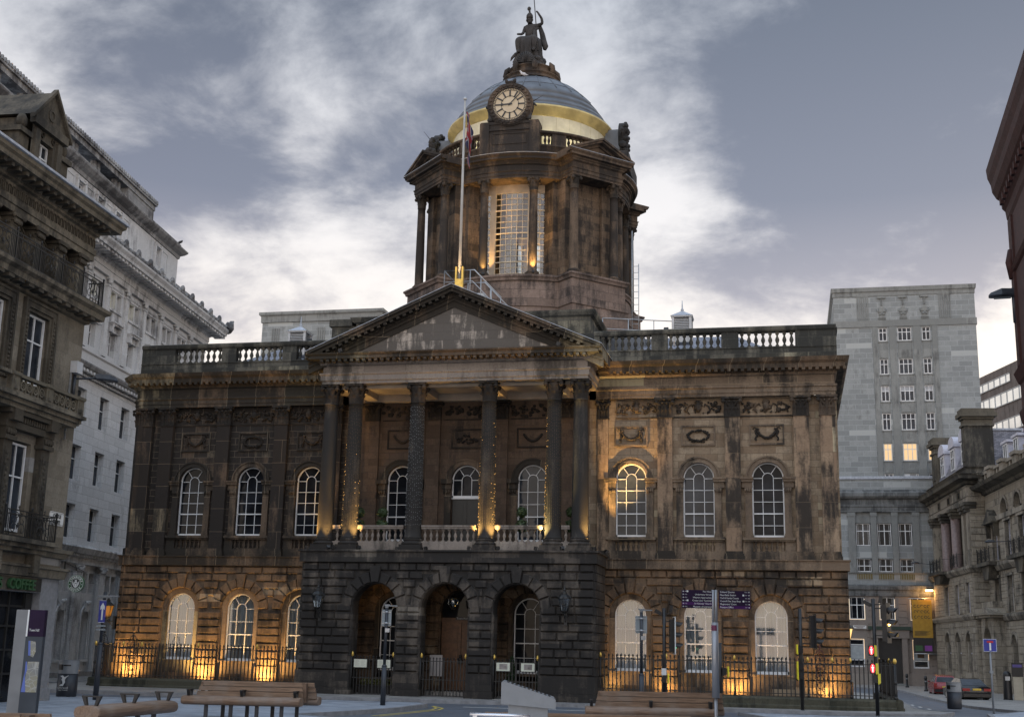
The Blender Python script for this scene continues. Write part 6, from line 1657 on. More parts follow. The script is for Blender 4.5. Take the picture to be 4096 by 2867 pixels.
# --- hanging round coffee sign
HS = thing('hanging_sign', "round green and white hanging sign reading 'STARBUCKS COFFEE' at the bank corner", 'sign', tuple(wl+uL*.12+nL*.1+Vector((0, 0, 3.71))))
HS.scale = (.54, .54, .54)
HX = Matrix.Rotation(.06, 4, 'Z')
d = MB(HX); d.tube([(0, 0, .28), (1.32, 0, .28)], .02, 6); d.tube([(0, 0, .75), (1.2, 0, .28)], .014, 5); d.box(-.06, 0, -.05, .05, .1, .85)
for x in (.48, .98): d.tube([(x, 0, .28), (x, 0, .1)], .012, 5)
obj('bracket', d, 'iron', HS, local=True)
cx_, cz_, rr_ = .73, -.36, .47
def disc(mb, r, y, n=40, r0=0.): 
    if r0: mb.ring(cx_, cz_, r0, r, y, y+.004, 0, 2*PI, n)
    else: mb.prism([(cx_+r*math.cos(2*PI*i/n), cz_+r*math.sin(2*PI*i/n)) for i in range(n)], y, y+.004)
d = MB(HX); d.ring(cx_, cz_, .44, rr_+.01, -.06, .06, 0, 2*PI, 40); d.prism([(cx_+rr_*math.cos(2*PI*i/40), cz_+rr_*math.sin(2*PI*i/40)) for i in range(40)], -.045, .045); obj('disc', d, 'green', HS, local=True)
d = MB(HX); d.ring(cx_, cz_, .435, .455, -.066, -.047, 0, 2*PI, 40); d.ring(cx_, cz_, .262, .278, -.054, -.046, 0, 2*PI, 36); obj('rings', d, 'starwhite', HS, local=True)
d = MB(HX); disc(d, .262, -.051); obj('roundel', d, 'black', HS, local=True)
d = MB(HX)      # white emblem: long-haired crowned figure with two raised tails, kept to plain shapes
d.prism([(cx_-.07, cz_+.15), (cx_-.06, cz_+.21), (cx_-.03, cz_+.18), (cx_, cz_+.24), (cx_+.03, cz_+.18), (cx_+.06, cz_+.21), (cx_+.07, cz_+.15)], -.056, -.051)
d.prism([(cx_+.055*math.cos(a*PI/8), cz_+.09+.065*math.sin(a*PI/8)) for a in range(16)], -.056, -.051)
for q in (-1, 1):
    d.prism([(cx_+q*.06, cz_+.13), (cx_+q*.12, cz_+.02), (cx_+q*.10, cz_-.12), (cx_+q*.06, cz_-.02)][::q], -.056, -.051)
    d.prism([(cx_+q*.10, cz_-.18), (cx_+q*.19, cz_-.02), (cx_+q*.20, cz_+.14), (cx_+q*.15, cz_+.10), (cx_+q*.13, cz_-.02), (cx_+q*.04, cz_-.16)][::q], -.056, -.051)
d.prism([(cx_-.05, cz_+.0), (cx_+.05, cz_+.0), (cx_+.06, cz_-.22), (cx_-.06, cz_-.22)], -.056, -.051)
obj('emblem', d, 'starwhite', HS, local=True)
def arc_text(body, r, a0, a1, size, flip=False):
    for i, ch in enumerate(body):
        a = R_(a0+(a1-a0)*i/max(1, len(body)-1)); rr2 = r
        p = HX @ Vector((cx_+rr2*math.cos(a), -.052, cz_+rr2*math.sin(a))); tilt = (a-PI/2) if not flip else (a+PI/2)
        o = text('lettering', ch, size, 'starwhite', HS, tuple(p), (0, 0, 0), 'CENTER', .003, 1., .006); o.matrix_local = Matrix.Translation(p) @ Matrix.Rotation(.06, 4, 'Z') @ Matrix.Rotation(PI/2, 4, 'X') @ Matrix.Rotation(tilt, 4, 'Z')
arc_text('STARBUCKS', .305, 158, 22, .145); arc_text('COFFEE', .408, 222, 318, .145, True)
d = MB(HX)
for q in (-1, 1): d.prism([(cx_+q*.355+(.035 if k % 2 == 0 else .015)*math.sin(k*PI/5), cz_-.05+(.035 if k % 2 == 0 else .015)*math.cos(k*PI/5)) for k in range(10)], -.053, -.046)
obj('stars', d, 'starwhite', HS, local=True)

# --- white stone bank across the side street
M['portland'] = stone('portland_stone', (.50, .51, .52), (.60, .61, .62), (.20, .20, .205), .18, 1.15, .42, .011, mcol=(.24, .245, .25), yk=1., seed=41, bumpk=.3)
M['portland_plain'] = stone('portland_stone_trim', (.47, .48, .49), (.58, .59, .60), (.13, .13, .135), .34, 4, 4, 0., joints=False, seed=42)
M['portland_dark'] = stone('portland_stone_sooty', (.20, .205, .21), (.36, .365, .37), (.06, .06, .065), .5, 2.2, .6, .012, mcol=(.12, .12, .12), yk=1., seed=43)
MX = frame_xf((-21.52, 8.0, 0), -7.04, 1)
WB = thing('white_bank', 'tall white stone bank with ornate cornices on the side street left of the hall', 'building', (-21.52, 8, 0))
U0, U1 = -20.0, 14.75
s = MB(MX)
colu = [.66+2.75*k for k in range(-6, 6)]
holes = []
rows_ = [(12.28, 13.95), (9.42, 11.12), (6.6, 8.27)]
for c in colu:
    for z0, z1 in rows_: holes.append((c-.56, c+.56, z0, z1, False))
s.wall(U0, U1, 5.6, 14.6, 0, holes, .34)
obj('street_wall', s, 'portland', WB)
for c in colu:
    if -9 < c < 14:
        for z0, z1 in rows_:
            rect_window(WB, MX, c-.55, c+.55, z0+.01, z1-.01, .26, 2, (.62,), 'white', 'dglass_b', .05)
s = MB(MX); gh = []
for c in colu: gh += [(c-.42, c+.42, .9, 3.30, True), (c-.72, c-.06, 4.1, 5.08, False), (c+.10, c+.72, 4.1, 5.08, False)]
s.wall(U0, U1, -.6, 5.62, .0, gh, .45); s.box(U0, U1, .5, 9, -.6, 21)
obj('ground_storey_wall', s, 'portland_plain', WB)
for c in colu:
    if -9 < c < 14:
        f = MB(MX); f.box(c-.42, c-.36, .34, .4, .9, 2.7); f.box(c+.36, c+.42, .34, .4, .9, 2.7); f.box(c-.02, c+.02, .34, .4, .9, 2.7)
        for z in (.9, 1.45, 2.05, 2.66): f.box(c-.36, c+.36, .35, .4, z, z+.05)
        o = obj('window', f, 'white', WB); p = MB(MX); p.poly(((c-.4, .39, .9), (c+.4, .39, .9), (c+.4, .39, 2.7), (c-.4, .39, 2.7))); obj('pane', p, 'dglass', o)
        d = MB(MX); d.ring(c, 2.88, .42, .50, -.05, .06, seg=14); d.ring(c, 2.88, .56, .62, -.08, .04, seg=14)
        for q in (-1, 1): a_, b_2 = sorted((c+q*.42, c+q*.5)); d.box(a_, b_2, -.05, .06, .6, 2.88); a_, b_2 = sorted((c+q*.56, c+q*.62)); d.box(a_, b_2, -.08, .04, .6, 2.88)
        d.prism([(c-.40, 2.7), (c+.40, 2.7)]+[(c+.41*math.cos(PI*i/10), 2.88+.41*math.sin(PI*i/10)) for i in range(11)], .28, .4)
        for k in range(8): d.blob((c-.25+.07*k, .27, 2.95+.08*math.sin(k*.45)), .05, .04, .07, 5, 4)
        d.blob((c, -.12, 3.62), .17, .13, .12, 7, 5); d.blob((c+.12, -.14, 3.66), .1, .1, .1); d.prism([(c-.14, 3.2), (c+.14, 3.2), (c+.2, 3.6), (c-.2, 3.6)], -.14, 0); d.box(c-.62, c+.62, -.10, .05, .78, .9)
        obj('arched_surround', d, 'portland_plain', WB)
        d = MB(MX); u = c-1.37; d.box(u-.36, u+.36, -.16, 0, .3, 5.1); d.box(u-.4, u+.4, -.2, 0, .0, .42); 
        for k in range(4): d.blob((u-.24+.16*k, -.18, 5.2), .09, .07, .13, 5, 4)
        for q in (-1, 1): d.blob((u+q*.33, -.2, 5.32), .1, .09, .09, 6, 4)
        d.box(u-.42, u+.42, -.2, 0, 5.36, 5.44); obj('pilaster', d, 'portland_plain', WB)
        for w0, w1 in ((c-.70, c-.08), (c+.12, c+.70)): rect_window(WB, MX, w0, w1, 4.12, 5.06, .3, 2, (.5,), 'white', 'dglass', .04)
s = MB(MX); s.box(U0, U1, -.22, 0, -.6, .32); obj('base_course', s, 'portland_dark', WB)
def msweep(name, prof, mat, u1=U1, v=0., u0=U0): out_sweep(WB, name, MX, u0, u1, prof, mat, 8, v)
msweep('ground_cornice', [(0, 5.44), (.18, 5.46), (.18, 5.72), (.22, 5.74), (.26, 5.88), (.40, 5.94), (.46, 6.1), (.50, 6.2), (.46, 6.28), (0, 6.36)], 'portland_plain')
s = MB(MX)
for k in range(170): u = U1-.1-k*.19; s.box(u-.055, u+.055, -.33, -.15, 5.80, 5.90)
obj('dentil_course', s, 'portland_plain', WB)
msweep('string_cornice', [(0, 14.5), (.12, 14.52), (.14, 14.66), (.20, 14.68), (.44, 14.88), (.5, 15.02), (.50, 15.1), (.0, 15.2)], 'portland_dark')
msweep('string_course', [(0, 15.1), (.06, 15.12), (.08, 15.72), (.16, 15.8), (.16, 15.9), (0, 15.94)], 'portland_plain')
s = MB(MX)
for k in range(80): u = U1-.1-k*.40; s.box(u-.09, u+.09, -.40, -.10, 14.66, 14.80)
for k in range(160): u = U1-.1-k*.2; s.box(u-.05, u+.05, -.16, -.05, 14.50, 14.6)
obj('modillion_course', s, 'portland_plain', WB)
cu2 = [.86+2.46*k for k in range(-8, 6)]
hh = []
for i, c in enumerate(cu2):
    hh += [(c-.40, c+.34, 16.18, 17.42, False), (c-.68, c-.06, 18.72, 19.56, False), (c+.10, c+.66, 18.72, 19.56, False)]
s = MB(MX); s.wall(U0, U1, 15.9, 20.2, 0, hh, .34); obj('upper_wall', s, 'portland_plain', WB)
M['warmroom'] = emit('lit_room_yellow', (.72, .62, .16), .55)
for i, c in enumerate(cu2):
    if not -7 < c < 14.5: continue
    rect_window(WB, MX, c-.39, c+.33, 16.2, 17.4, .24, 2, (.62,), 'white', 'dglass_b', .05)
    for w0, w1 in ((c-.66, c-.08), (c+.12, c+.64)):
        rect_window(WB, MX, w0, w1, 18.74, 19.54, .22, 2, (.62,), 'white', 'warmroom' if (w0 < c-.3 and -1.8 < c < 4.5) else 'dglass_b', .05)
    d = MB(MX)
    d.box(c-.62, c+.56, -.28, 0, 17.78, 17.88); d.box(c-.66, c+.60, -.34, 0, 17.88, 17.95); d.box(c-.5, c+.44, -.08, 0, 17.45, 17.78)
    for q, w in ((-1, .55), (1, .49)): d.boxc((c+q*w, -.12, 17.6), .1, .24, .34); d.blob((c+q*w, -.22, 17.72), .06, .08, .09)
    d.box(c-.8, c+.78, -.07, 0, 18.55, 18.68); d.box(c-.78, c+.76, -.05, 0, 19.62, 20.0)
    for k in range(11): d.blob((c-.66+k*.13, -.06, 19.82), .06, .04, .10, 5, 4)
    obj('window_hood', d, 'portland_plain', WB)
    d = MB(MX); u = c+1.22; d.box(u-.20, u+.20, -.14, 0, 15.95, 19.7); d.box(u-.26, u+.26, -.18, 0, 15.95, 16.15); d.box(u-.25, u+.25, -.18, 0, 19.64, 19.72); d.blob((u-.1, -.16, 19.9), .11, .09, .12, 6, 4); d.blob((u+.1, -.16, 19.9), .11, .09, .12, 6, 4); d.box(u-.27, u+.27, -.2, 0, 20.0, 20.12); obj('pilaster', d, 'portland_plain', WB)
msweep('entablature', [(0, 20.1), (.18, 20.12), (.18, 20.4), (.22, 20.42), (.22, 20.72), (.34, 20.8), (0, 20.82)], 'portland_plain')
msweep('main_cornice', [(0, 20.8), (.34, 20.82), (.36, 20.94), (1.05, 21.0), (1.08, 21.14), (1.2, 21.3), (1.22, 21.4), (0, 21.5)], 'portland_plain')
s = MB(MX)
for k in range(75): u = U1+.9-k*.46; s.box(u-.12, u+.12, -.98, -.3, 20.84, 20.985)
obj('modillion_course', s, 'portland_plain', WB)
s = MB(MX)
for k in range(62):
    u = U1+1.0-k*.56; s.blob((u, -1.1, 21.52), .16, .12, .17, 6, 4)
    if k % 3 == 0: s.blob((u, -1.1, 21.76), .17, .14, .22, 7, 5); s.blob((u-.18, -1.08, 21.66), .15, .1, .13); s.blob((u+.18, -1.08, 21.66), .15, .1, .13)
    s.tube([(u, -1.08, 21.45), (u+.28, -1.1, 21.62), (u+.5, -1.08, 21.45)], .06, 5)
s.tube([(U1+1.0, -1.1, 21.4), (U1+1.25, -1.2, 21.65), (U1+1.3, -1.25, 22.0), (U1+1.55, -1.3, 22.15)], [.3, .26, .16, .03], 7)
obj('cresting', s, 'portland_dark', WB)
s = MB(MX); s.box(U0, 12.6, .35, 8, 21.4, 22.72); s.box(U0, 12.7, .25, 8, 22.66, 22.8); obj('parapet', s, 'portland_dark', WB)
# attic storey
MX0 = MX; MX = MX @ Matrix.Translation((0, -.28, 0))
s = MB(MX); ca_ = [-4.55+2.3*k for k in range(-3, 3)]+[5.85]; s.wall(U0, 9.1, 22.4, 24.4, .30, [(c-.36, c+.36, 22.75, 23.72, False) for c in ca_], .3); s.box(U0, 9.1, .9, 8, 22.4, 24.9)
s.poly(((9.1, .30, 22.4), (9.1, .9, 22.4), (9.1, .9, 24.4), (9.1, .30, 24.4)))
obj('attic_wall', s, 'portland_plain', WB)
for c in ca_:
    if c > -8: rect_window(WB, MX, c-.35, c+.35, 22.77, 23.7, .42, 2, (.6,), 'white', 'dglass_b', .05)
    d = MB(MX)
    for q in (-1, 1): d.box(min(c+q*.38, c+q*.52), max(c+q*.38, c+q*.52), .18, .32, 22.5, 24.0)
    d.box(c-.56, c+.56, .18, .32, 23.78, 23.86)
    for x0, x1 in ((c+.72, c+1.58),): d.box(x0, x1, .265, .3, 22.6, 22.66); d.box(x0, x1, .265, .3, 23.8, 23.86); d.box(x0, x0+.06, .265, .3, 22.66, 23.8); d.box(x1-.06, x1, .265, .3, 22.66, 23.8)
    obj('window_surround', d, 'portland_plain', WB)
out_sweep(WB, 'attic_cornice', MX, U0, 9.1, [(0, 24.1), (.06, 24.12), (.10, 24.3), (.30, 24.42), (.44, 24.56), (.46, 24.64), (.1, 24.7), (.1, 25.02), (-.4, 25.06), (-.4, 24.1)], 'portland_dark', 6, .3)
# roof pergola with toothed crest
MX = MX0 @ Matrix.Translation((0, -.72, 0))
s = MB(MX)
for k in range(9):
    u = 2.4-k*2.62
    for q in (-.22, .22): s.box(u+q-.12, u+q+.12, .75, 1.0, 24.9, 25.55)
s.box(U0, 4.55, .55, 1.2, 25.5, 25.78); s.box(U0, 4.6, .45, 1.3, 25.78, 25.9); s.box(.8, 4.5, .6, 6, 24.9, 25.6); s.box(-1.2, .8, 1.3, 6, 24.9, 25.4)
for k in range(90): u = 4.55-k*.27; s.prism([(u-.09, 25.9), (u+.09, 25.9), (u+.03, 26.08), (u-.05, 26.1)], .42, .62)
obj('roof_colonnade', s, 'portland_dark', WB); MX = MX0
T = thing('gull', 'small gull perched on the end of the white bank attic', 'gull', tuple(MX @ Vector((9.2, .0, 25.06)))); skin('body', [(0, 0, .14, .09), (.1, 0, .2, .06), (.14, 0, .28, .045), (-.2, 0, .1, .03)], [(0, 1), (1, 2), (0, 3)], 'black', T, 1)

# --- grey stone tower block on the right
M['tower'] = stone('grey_limestone', (.185, .198, .20), (.26, .275, .275), (.10, .105, .105), .16, 1.25, .52, .022, mcol=(.30, .315, .325), pale=(.31, .325, .32), palea=.05, yk=1., seed=51, bumpk=.2)
M['towerplain'] = stone('grey_limestone_trim', (.165, .172, .168), (.225, .232, .225), (.08, .082, .08), .3, 4, 4, 0., joints=False, seed=52)
M['towerdark'] = stone('grey_limestone_sooty', (.12, .125, .125), (.19, .195, .195), (.04, .042, .043), .5, 2, .6, .012, mcol=(.2, .21, .21), seed=53)
M['towerwarm'] = stone('pinkish_limestone_base', (.20, .17, .15), (.27, .24, .21), (.08, .07, .065), .25, 4, 4, 0., joints=False, seed=54)
TY = 78.1
TX = Matrix.Translation((0, TY, 0))
TB = thing('office_tower', 'grey stone office tower with tall window strips behind the hall on the right', 'building', (24, TY, -1))
M['litoffice'] = emit('lit_office', (1., .66, .33), 1.0)
cols_t = [(22.0, 22.8, 2), (23.82, 25.14, 3), (26.14, 26.95, 2)]
rows_t = [(32.52, 33.9), (29.12, 30.7), (26.38, 27.97), (23.5, 25.2), (20.47, 22.2), (17.9, 19.2)]
s = MB(TX); hs = [(a, b, z0, z1, False) for a, b, _ in cols_t for z0, z1 in rows_t]
s.wall(17.7, 31.3, 17, 38.0, 0, hs, .25); s.poly(((17.7, 0, 17), (17.7, 0, 38), (17.7, 14, 38), (17.7, 14, 17))); s.poly(((31.3, 0, 17), (31.3, 14, 17), (31.3, 14, 38), (31.3, 0, 38))); s.poly(((17.7, 0, 38), (31.3, 0, 38), (31.3, 14, 38), (17.7, 14, 38)))
obj('tower_wall', s, 'tower', TB)
for a, b, n in cols_t:
    for zt, zb in zip([r[0] for r in rows_t], [r[1] for r in rows_t[1:]]):
        d = MB(TX); d.box(a+.08, b-.08, -.05, 0, zb+.1, zt-.1); d.box(a-.05, a+.08, -.02, 0, zb, zt); d.box(b-.08, b+.05, -.02, 0, zb, zt); d.box(a-.08, b+.08, -.10, 0, zt-.12, zt-.02)
        obj('spandrel', d, 'towerplain', TB)
    for i, (z0, z1) in enumerate(rows_t): rect_window(TB, TX, a+.02, b-.02, z0+.02, z1-.02, .12, n, (.66,), 'white', 'litoffice' if i == 4 else 'dglass_b', .06, .035, blind=.28 if i == 2 else None)
for u0, u1 in ((21.4, 21.85), (23.0, 23.65), (25.3, 25.98), (27.1, 27.6)): s = MB(TX); s.box(u0, u1, -.09, 0, 17, 33.98); obj('pier', s, 'towerplain', TB)
s = MB(TX); s.sweep([(17.7, 14), (17.7, 0), (31.3, 0), (31.3, 14)], [(0, 33.98), (.10, 34.0), (.10, 34.66), (.0, 34.7)]); obj('band_course', s, 'towerplain', TB)
s = MB(TX); s.sweep([(17.7, 14), (17.7, 0), (31.3, 0), (31.3, 14)], [(0, 37.2), (.06, 37.22), (.06, 37.6), (.16, 37.7), (.2, 38.1), (-.3, 38.12), (-.3, 37.2)]); obj('coping', s, 'towerplain', TB)
for k, u in enumerate((22.4, 24.45, 26.5)):
    d = MB(TX); d.box(u-.40, u+.40, -.16, 0, 36.95, 37.15); d.box(u-.07, u-.02, -.12, 0, 36.2, 36.95); d.box(u+.02, u+.07, -.12, 0, 36.2, 36.95); d.prism([(u-.35, 35.5), (u-.2, 36.0), (u+.2, 36.0), (u+.35, 35.5), (u+.25, 34.95), (u-.25, 34.95)], -.07, 0)
    for q in (-1, 1): d.tube([(u+q*.12, -.08, 35.5), (u+q*.4, -.1, 35.55), (u+q*.42, -.08, 35.85)], .05, 5); d.blob((u+q*.15, -.1, 35.3), .12, .07, .14)
    for j in range(3): d.box(u-.36, u+.36, -.08, 0, 34.72+j*.09, 34.77+j*.09)
    obj('carved_relief', d, 'towerplain', TB)
for u in (20.5, 28.4):
    d = MB(TX)
    for k in range(6): d.box(u-.5+k*.2, u-.4+k*.2, -.06, 0, 34.75, 37.1)
    d.box(u-.6, u+.7, -.05, 0, 37.1, 37.2); obj('fluted_panel', d, 'towerplain', TB)
d = MB(TX); d.tube([(25, 3, 38), (25, 3, 38.9), (27.2, 3, 38.9), (27.2, 3, 38)], .025, 5); d.tube([(26.4, 3, 38), (26.4, 3, 39)], .025, 5); d.tube([(26.9, 3, 38.5), (28.6, 3, 38.9)], .012, 4); obj('aerial', d, 'darkpost', TB)
# lower block in front of the tower, street storeys
LX = Matrix.Translation((0, TY-.5, 0))
s = MB(LX); hw_ = [(18.98, 20.4), (20.98, 22.36), (22.94, 24.28)]
hs = [(a, b, 12.15, 15.38, False) for a, b in hw_]+[(a, b, 9.7, 10.95, False) for a, b in hw_]
s.wall(10, 34, 7.5, 18.85, 0, hs, .3); s.box(10, 34, .6, 9, 7.5, 18.6); s.poly(((10, 0, 18.85), (34, 0, 18.85), (34, 9, 18.85), (10, 9, 18.85)))
obj('lower_wall', s, 'tower', TB)
for i, (a, b) in enumerate(hw_):
    rect_window(TB, LX, a+.06, b-.06, 12.2, 14.32, .2, 2, (.66,), 'white', 'dglass_b' if i == 0 else 'dglass', .06, .04, (a+.24, b-.24)); rect_window(TB, LX, a+.06, b-.06, 9.72, 10.93, .2, 2, (.45,), 'white', 'dglass', .06, .04, (a+.24, b-.24))
    d = MB(LX); d.box(a, b, .05, .3, 14.34, 15.38); d.ring((a+b)/2, 14.86, .22, .28, 0, .06, 0, 2*PI, 20); d.ring((a+b)/2, 14.86, .08, .12, 0, .06, 0, 2*PI, 12); d.box(a+.02, b-.02, .08, .28, 10.98, 12.12)
    for k in range(7): d.box(a+.1+k*.19, a+.16+k*.19, .02, .06, 14.36, 14.5)
    obj('spandrel', d, 'towerplain', TB)
    d = MB(LX); d.box(a-.02, b+.02, -.02, .02, 8.92, 8.98)
    for k in range(6): d.box(a+.08+k*.22, a+.15+k*.22, -.01, .03, 9.0, 9.5)
    obj('grille', d, 'towerplain', TB); p = MB(LX); p.poly(((a, .04 if False else -.004, 9.0), (b, -.004, 9.0), (b, -.004, 9.5), (a, -.004, 9.5))); obj('grille_light', p, 'warmdim' if False else emit('dim_window', (.5, .36, .06), .12) if i == 0 else bpy.data.materials['dim_window'], TB)
for u0, u1 in ((18.3, 18.96), (20.42, 20.96), (22.38, 22.92), (24.3, 24.9)): s = MB(LX); s.box(u0, u1, -.14, 0, 9.6, 15.2); s.box(u0-.05, u1+.05, -.18, 0, 15.0, 15.38); obj('pilaster', s, 'towerplain', TB)
def tsweep(nm, pr, mt): s = MB(LX); s.sweep([(10, 0), (34, 0)], pr); obj(nm, s, mt, TB)
tsweep('entablature', [(0, 15.38), (.20, 15.4), (.20, 15.85), (.25, 15.9), (.25, 16.62), (.5, 16.72), (.62, 16.9), (.62, 17.2), (.4, 17.5), (.1, 17.55), (0, 17.6)], 'towerdark')
tsweep('coping', [(0, 18.6), (.12, 18.62), (.14, 18.86), (.0, 18.9)], 'leadpale')
tsweep('band_course', [(0, 9.52), (.12, 9.54), (.16, 9.66), (0, 9.7)], 'towerplain'); tsweep('street_cornice', [(0, 7.4), (.1, 7.42), (.14, 7.9), (.3, 8.05), (.34, 8.4), (.1, 8.5), (0, 8.5)], 'towerdark')
s = MB(LX); gw = [(18.12, 19.58, 5.2, 7.35, False), (20.9, 22.35, 5.2, 7.35, False), (23.72, 25.15, 5.2, 7.35, False), (20.66, 22.8, -.9, 3.5, False), (23.78, 25.2, .8, 3.4, False), (18.0, 19.4, .8, 3.4, False)]
s.wall(10, 34, -1.6, 7.42, 0, gw, .35)
blocks(s, 14, 30, -.2, 7.3, .62, [(a-.25, b+.25, c-.2, d_+.2) for a, b, c, d_, _ in gw], 0, .05, (1.2, 1.7)); s.box(14, 20.5, -.16, 0, -1.5, .3); s.box(22.95, 30, -.16, 0, -1.5, .3)
obj('street_wall', s, 'towerwarm', TB)
for a, b, z0, z1, _ in gw[:3]: rect_window(TB, LX, a+.04, b-.04, z0+.03, z1-.03, .2, 2, (.64,), 'white', 'dglass', .07, .04, (a+.25, b-.25))
for a, b, z0, z1, _ in gw[4:]:
    rect_window(TB, LX, a+.04, b-.04, z0+.03, z1-.03, .2, 1, (.25, .80), 'white', 'dglass', .09, .05)
    d = MB(LX); d.box(a+.12, b-.12, .19, .215, z0+.75, z1-.62); obj('window_screen', d, plain('pale_screen', (.30, .33, .34), .6) if a > 20 else bpy.data.materials['pale_screen'], TB)
    if a > 20: d = MB(LX); d.box(a+.40, b-.42, .17, .19, z0+.95, z1-.80); obj('poster', d, plain('brown_poster', (.09, .055, .03), .6), TB)
s = MB(LX); s.box(20.2, 20.64, -.3, 0, -.9, 3.5); s.box(22.82, 23.3, -.3, 0, -.9, 3.5); s.box(20.0, 23.5, -.34, 0, 3.52, 4.25); s.box(19.7, 23.75, -.40, 0, 4.25, 4.62); obj('door_surround', s, 'towerwarm', TB)
s = MB(LX); s.box(19.75, 23.7, -.44, -.40, 4.28, 4.60); obj('name_fascia', s, plain('dark_green_fascia', (.01, .03, .022), .4), TB)
s = MB(LX); s.box(20.66, 22.8, .2, .3, -.9, 3.5); s.box(21.6, 22.2, .17, .2, 1.3, 1.42); d_ = obj('door', s, 'black', TB)
s = MB(LX)
for k in range(4): s.box(20.3-.1*k, 23.2+.1*k, -.35-.28*(k+1), .2 if k == 0 else -.35-.28*k, -1.4, -.62-.13*k)
obj('steps', s, 'towerplain', TB)
text('lettering', '..ETTS', .52, 'gold', TB, (22.55-24, -.87, 3.68+1), (PI/2, 0, 0), 'RIGHT', .02)
for x in (20.75, 22.5, 24.0):
    if x == 22.5: T = thing('condenser', 'white air conditioning unit on the lower roof before the tower', 'air conditioner', (24.4, TY-1.2+1.6, 18.85)); d = MB(); d.box(-.6, .6, -.35, .35, 0, .8); obj('case', d, plain('aircon_white', (.5, .52, .54), .5), T, local=True); d = MB(); [d.box(-.05, .5, -.37, -.35, .1+.08*k, .14+.08*k) for k in range(8)]; obj('grille', d, 'black', T, local=True)
d = MB(); 
SN = thing('street_sign', 'small white street name plate by the shop windows beside the hall corner', 'sign', (19.0, TY-.62, 4.5)); d.box(-.62, .62, -.04, .02, -.14, .14); obj('plate', d, bpy.data.materials['enamel_white'], SN, local=True); d = MB(); [d.box(-.5, .5, -.05, -.04, z, z+.05) for z in (.03,)]; [d.box(-.3, .35, -.05, -.04, z, z+.05) for z in (-.08,)]; obj('print', d, 'redpaint', SN, local=True)

# --- flat-roofed grey block far behind the hall on the left
FB = thing('flat_roofed_block', 'grey flat-roofed stone block seen over the left wing of the hall', 'building', (-30, 60, 0))
BX = Matrix.Translation((0, 60, 0))
s = MB(BX); s.box(-36.2, -24.3, 0, 14, 0, 32.2); obj('wall', s, 'tower', FB)
s = MB(BX); s.sweep([(-36.2, 14), (-36.2, 0), (-24.3, 0), (-24.3, 14)], [(0, 31.7), (.12, 31.72), (.14, 32.3), (.3, 32.45), (.3, 32.7), (-.3, 32.72), (-.3, 31.7)]); obj('coping', s, 'towerplain', FB)
for k in range(5):
    u = -34.8+2.3*k; d = MB(BX)
    for j in range(4): d.box(u-.36+j*.22, u-.26+j*.22, -.07, 0, 28.0, 31.1)
    d.blob((u+.0, -.05, 29.2), .3, .1, .4); obj('fluted_panel', d, 'towerplain', FB)

# --- concrete office block at far right
CB = thing('concrete_office', 'brown concrete office block with ribbon windows at the far right', 'building', (52, 130, 0))
CX_ = frame_xf((38.6, 126.9, 0), -16.5, -1)
s = MB(CX_); s.box(-14, 60, 0, 10, 0, 38.8)
for k in range(60): s.box(-14+k*1.2, -13.95+k*1.2, -.04, 0, 0, 38.8)
obj('wall', s, plain('brown_concrete', (.135, .115, .105), .85, 0, .2, .5, .3, .4), CB)
for z0, z1, ue in ((36.5, 37.7, 8.5), (33.8, 35.5, 60), (30.2, 31.9, 60)):
    f = MB(CX_); f.box(-13, ue, -.12, .05, z0, z0+.12); f.box(-13, ue, -.12, .05, z1-.12, z1)
    for k in range(60):
        u = -13+k*1.7
        if u < ue: f.box(u-.05, u+.05, -.12, .04, z0, z1)
    o = obj('window', f, 'steel', CB); p = MB(CX_); p.poly(((-13, -.05, z0), (ue, -.05, z0), (ue, -.05, z1), (-13, -.05, z1))); obj('pane', p, plain('mirror_glazing', (.75, .78, .8), .08, .95, .1, .4) if z0 > 36 else bpy.data.materials['mirror_glazing'], o)

# --- mansarded stone block down the street on the right, and its neighbour
M['dale'] = stone('buff_stone_street_block', (.215, .19, .15), (.31, .28, .23), (.05, .046, .04), .34, 1.3, .5, .016, mcol=(.06, .055, .045), yk=1., seed=61, bumpk=.3)
M['daletrim'] = stone('buff_stone_street_trim', (.215, .19, .155), (.31, .28, .23), (.04, .038, .034), .38, 4, 4, 0., joints=False, seed=62)
M['daledark'] = stone('street_block_sooty', (.09, .08, .062), (.15, .135, .108), (.025, .024, .022), .5, 4, 4, 0., joints=False, seed=63)
M['pinkgranite'] = plain('pink_granite_column', (.17, .125, .115), .45, 0, .2, 6)
M['lilac'] = plain('pale_dormer_paint', (.42, .42, .48), .5, 0, .1)
RX = frame_xf((25.88, 77.11, 0), -5.05, -1)
RB = thing('mansard_block', 'buff stone block with slate mansard, white dormers and tall chimneys down the right street', 'building', (25.88, 77.1, -1))
def rsweep(parent, nm, xf, u0, u1, pr, mt, ret=1.3): s = MB(xf); s.sweep([(u0-.0, 6), (u0, 0), (u1, 0), (u1, ret)], pr); return obj(nm, s, mt, parent)
UE = 16.3
s = MB(RX)
aw = [(5.15, 1.05), (9.3, 1.05), (13.35, 1.0)]
lo = [(c-h, c+h, .65, 4.02, True) for c, h in aw]
mi = [(c-.68, c+.68, 5.5, 8.0, False) for c, h in ((5.7, 0), (9.85, 0), (14.0, 0))]
s.wall(0, UE, -1.6, 9.1, 0, lo+mi, .4); s.wall(0, UE, 9.1, 16.9, .55, [(c-.75, c+.75, 9.3, 13.3, True) for c in (4.4, 8.2, 12.2, 15.2) if c < 14.5], .3)
s.box(0, UE, .95, 12, -1.6, 17.2)
s.poly(((UE, 0, -1.6), (UE, 1.3, -1.6), (UE, 1.3, 17), (UE, 0, 17)))
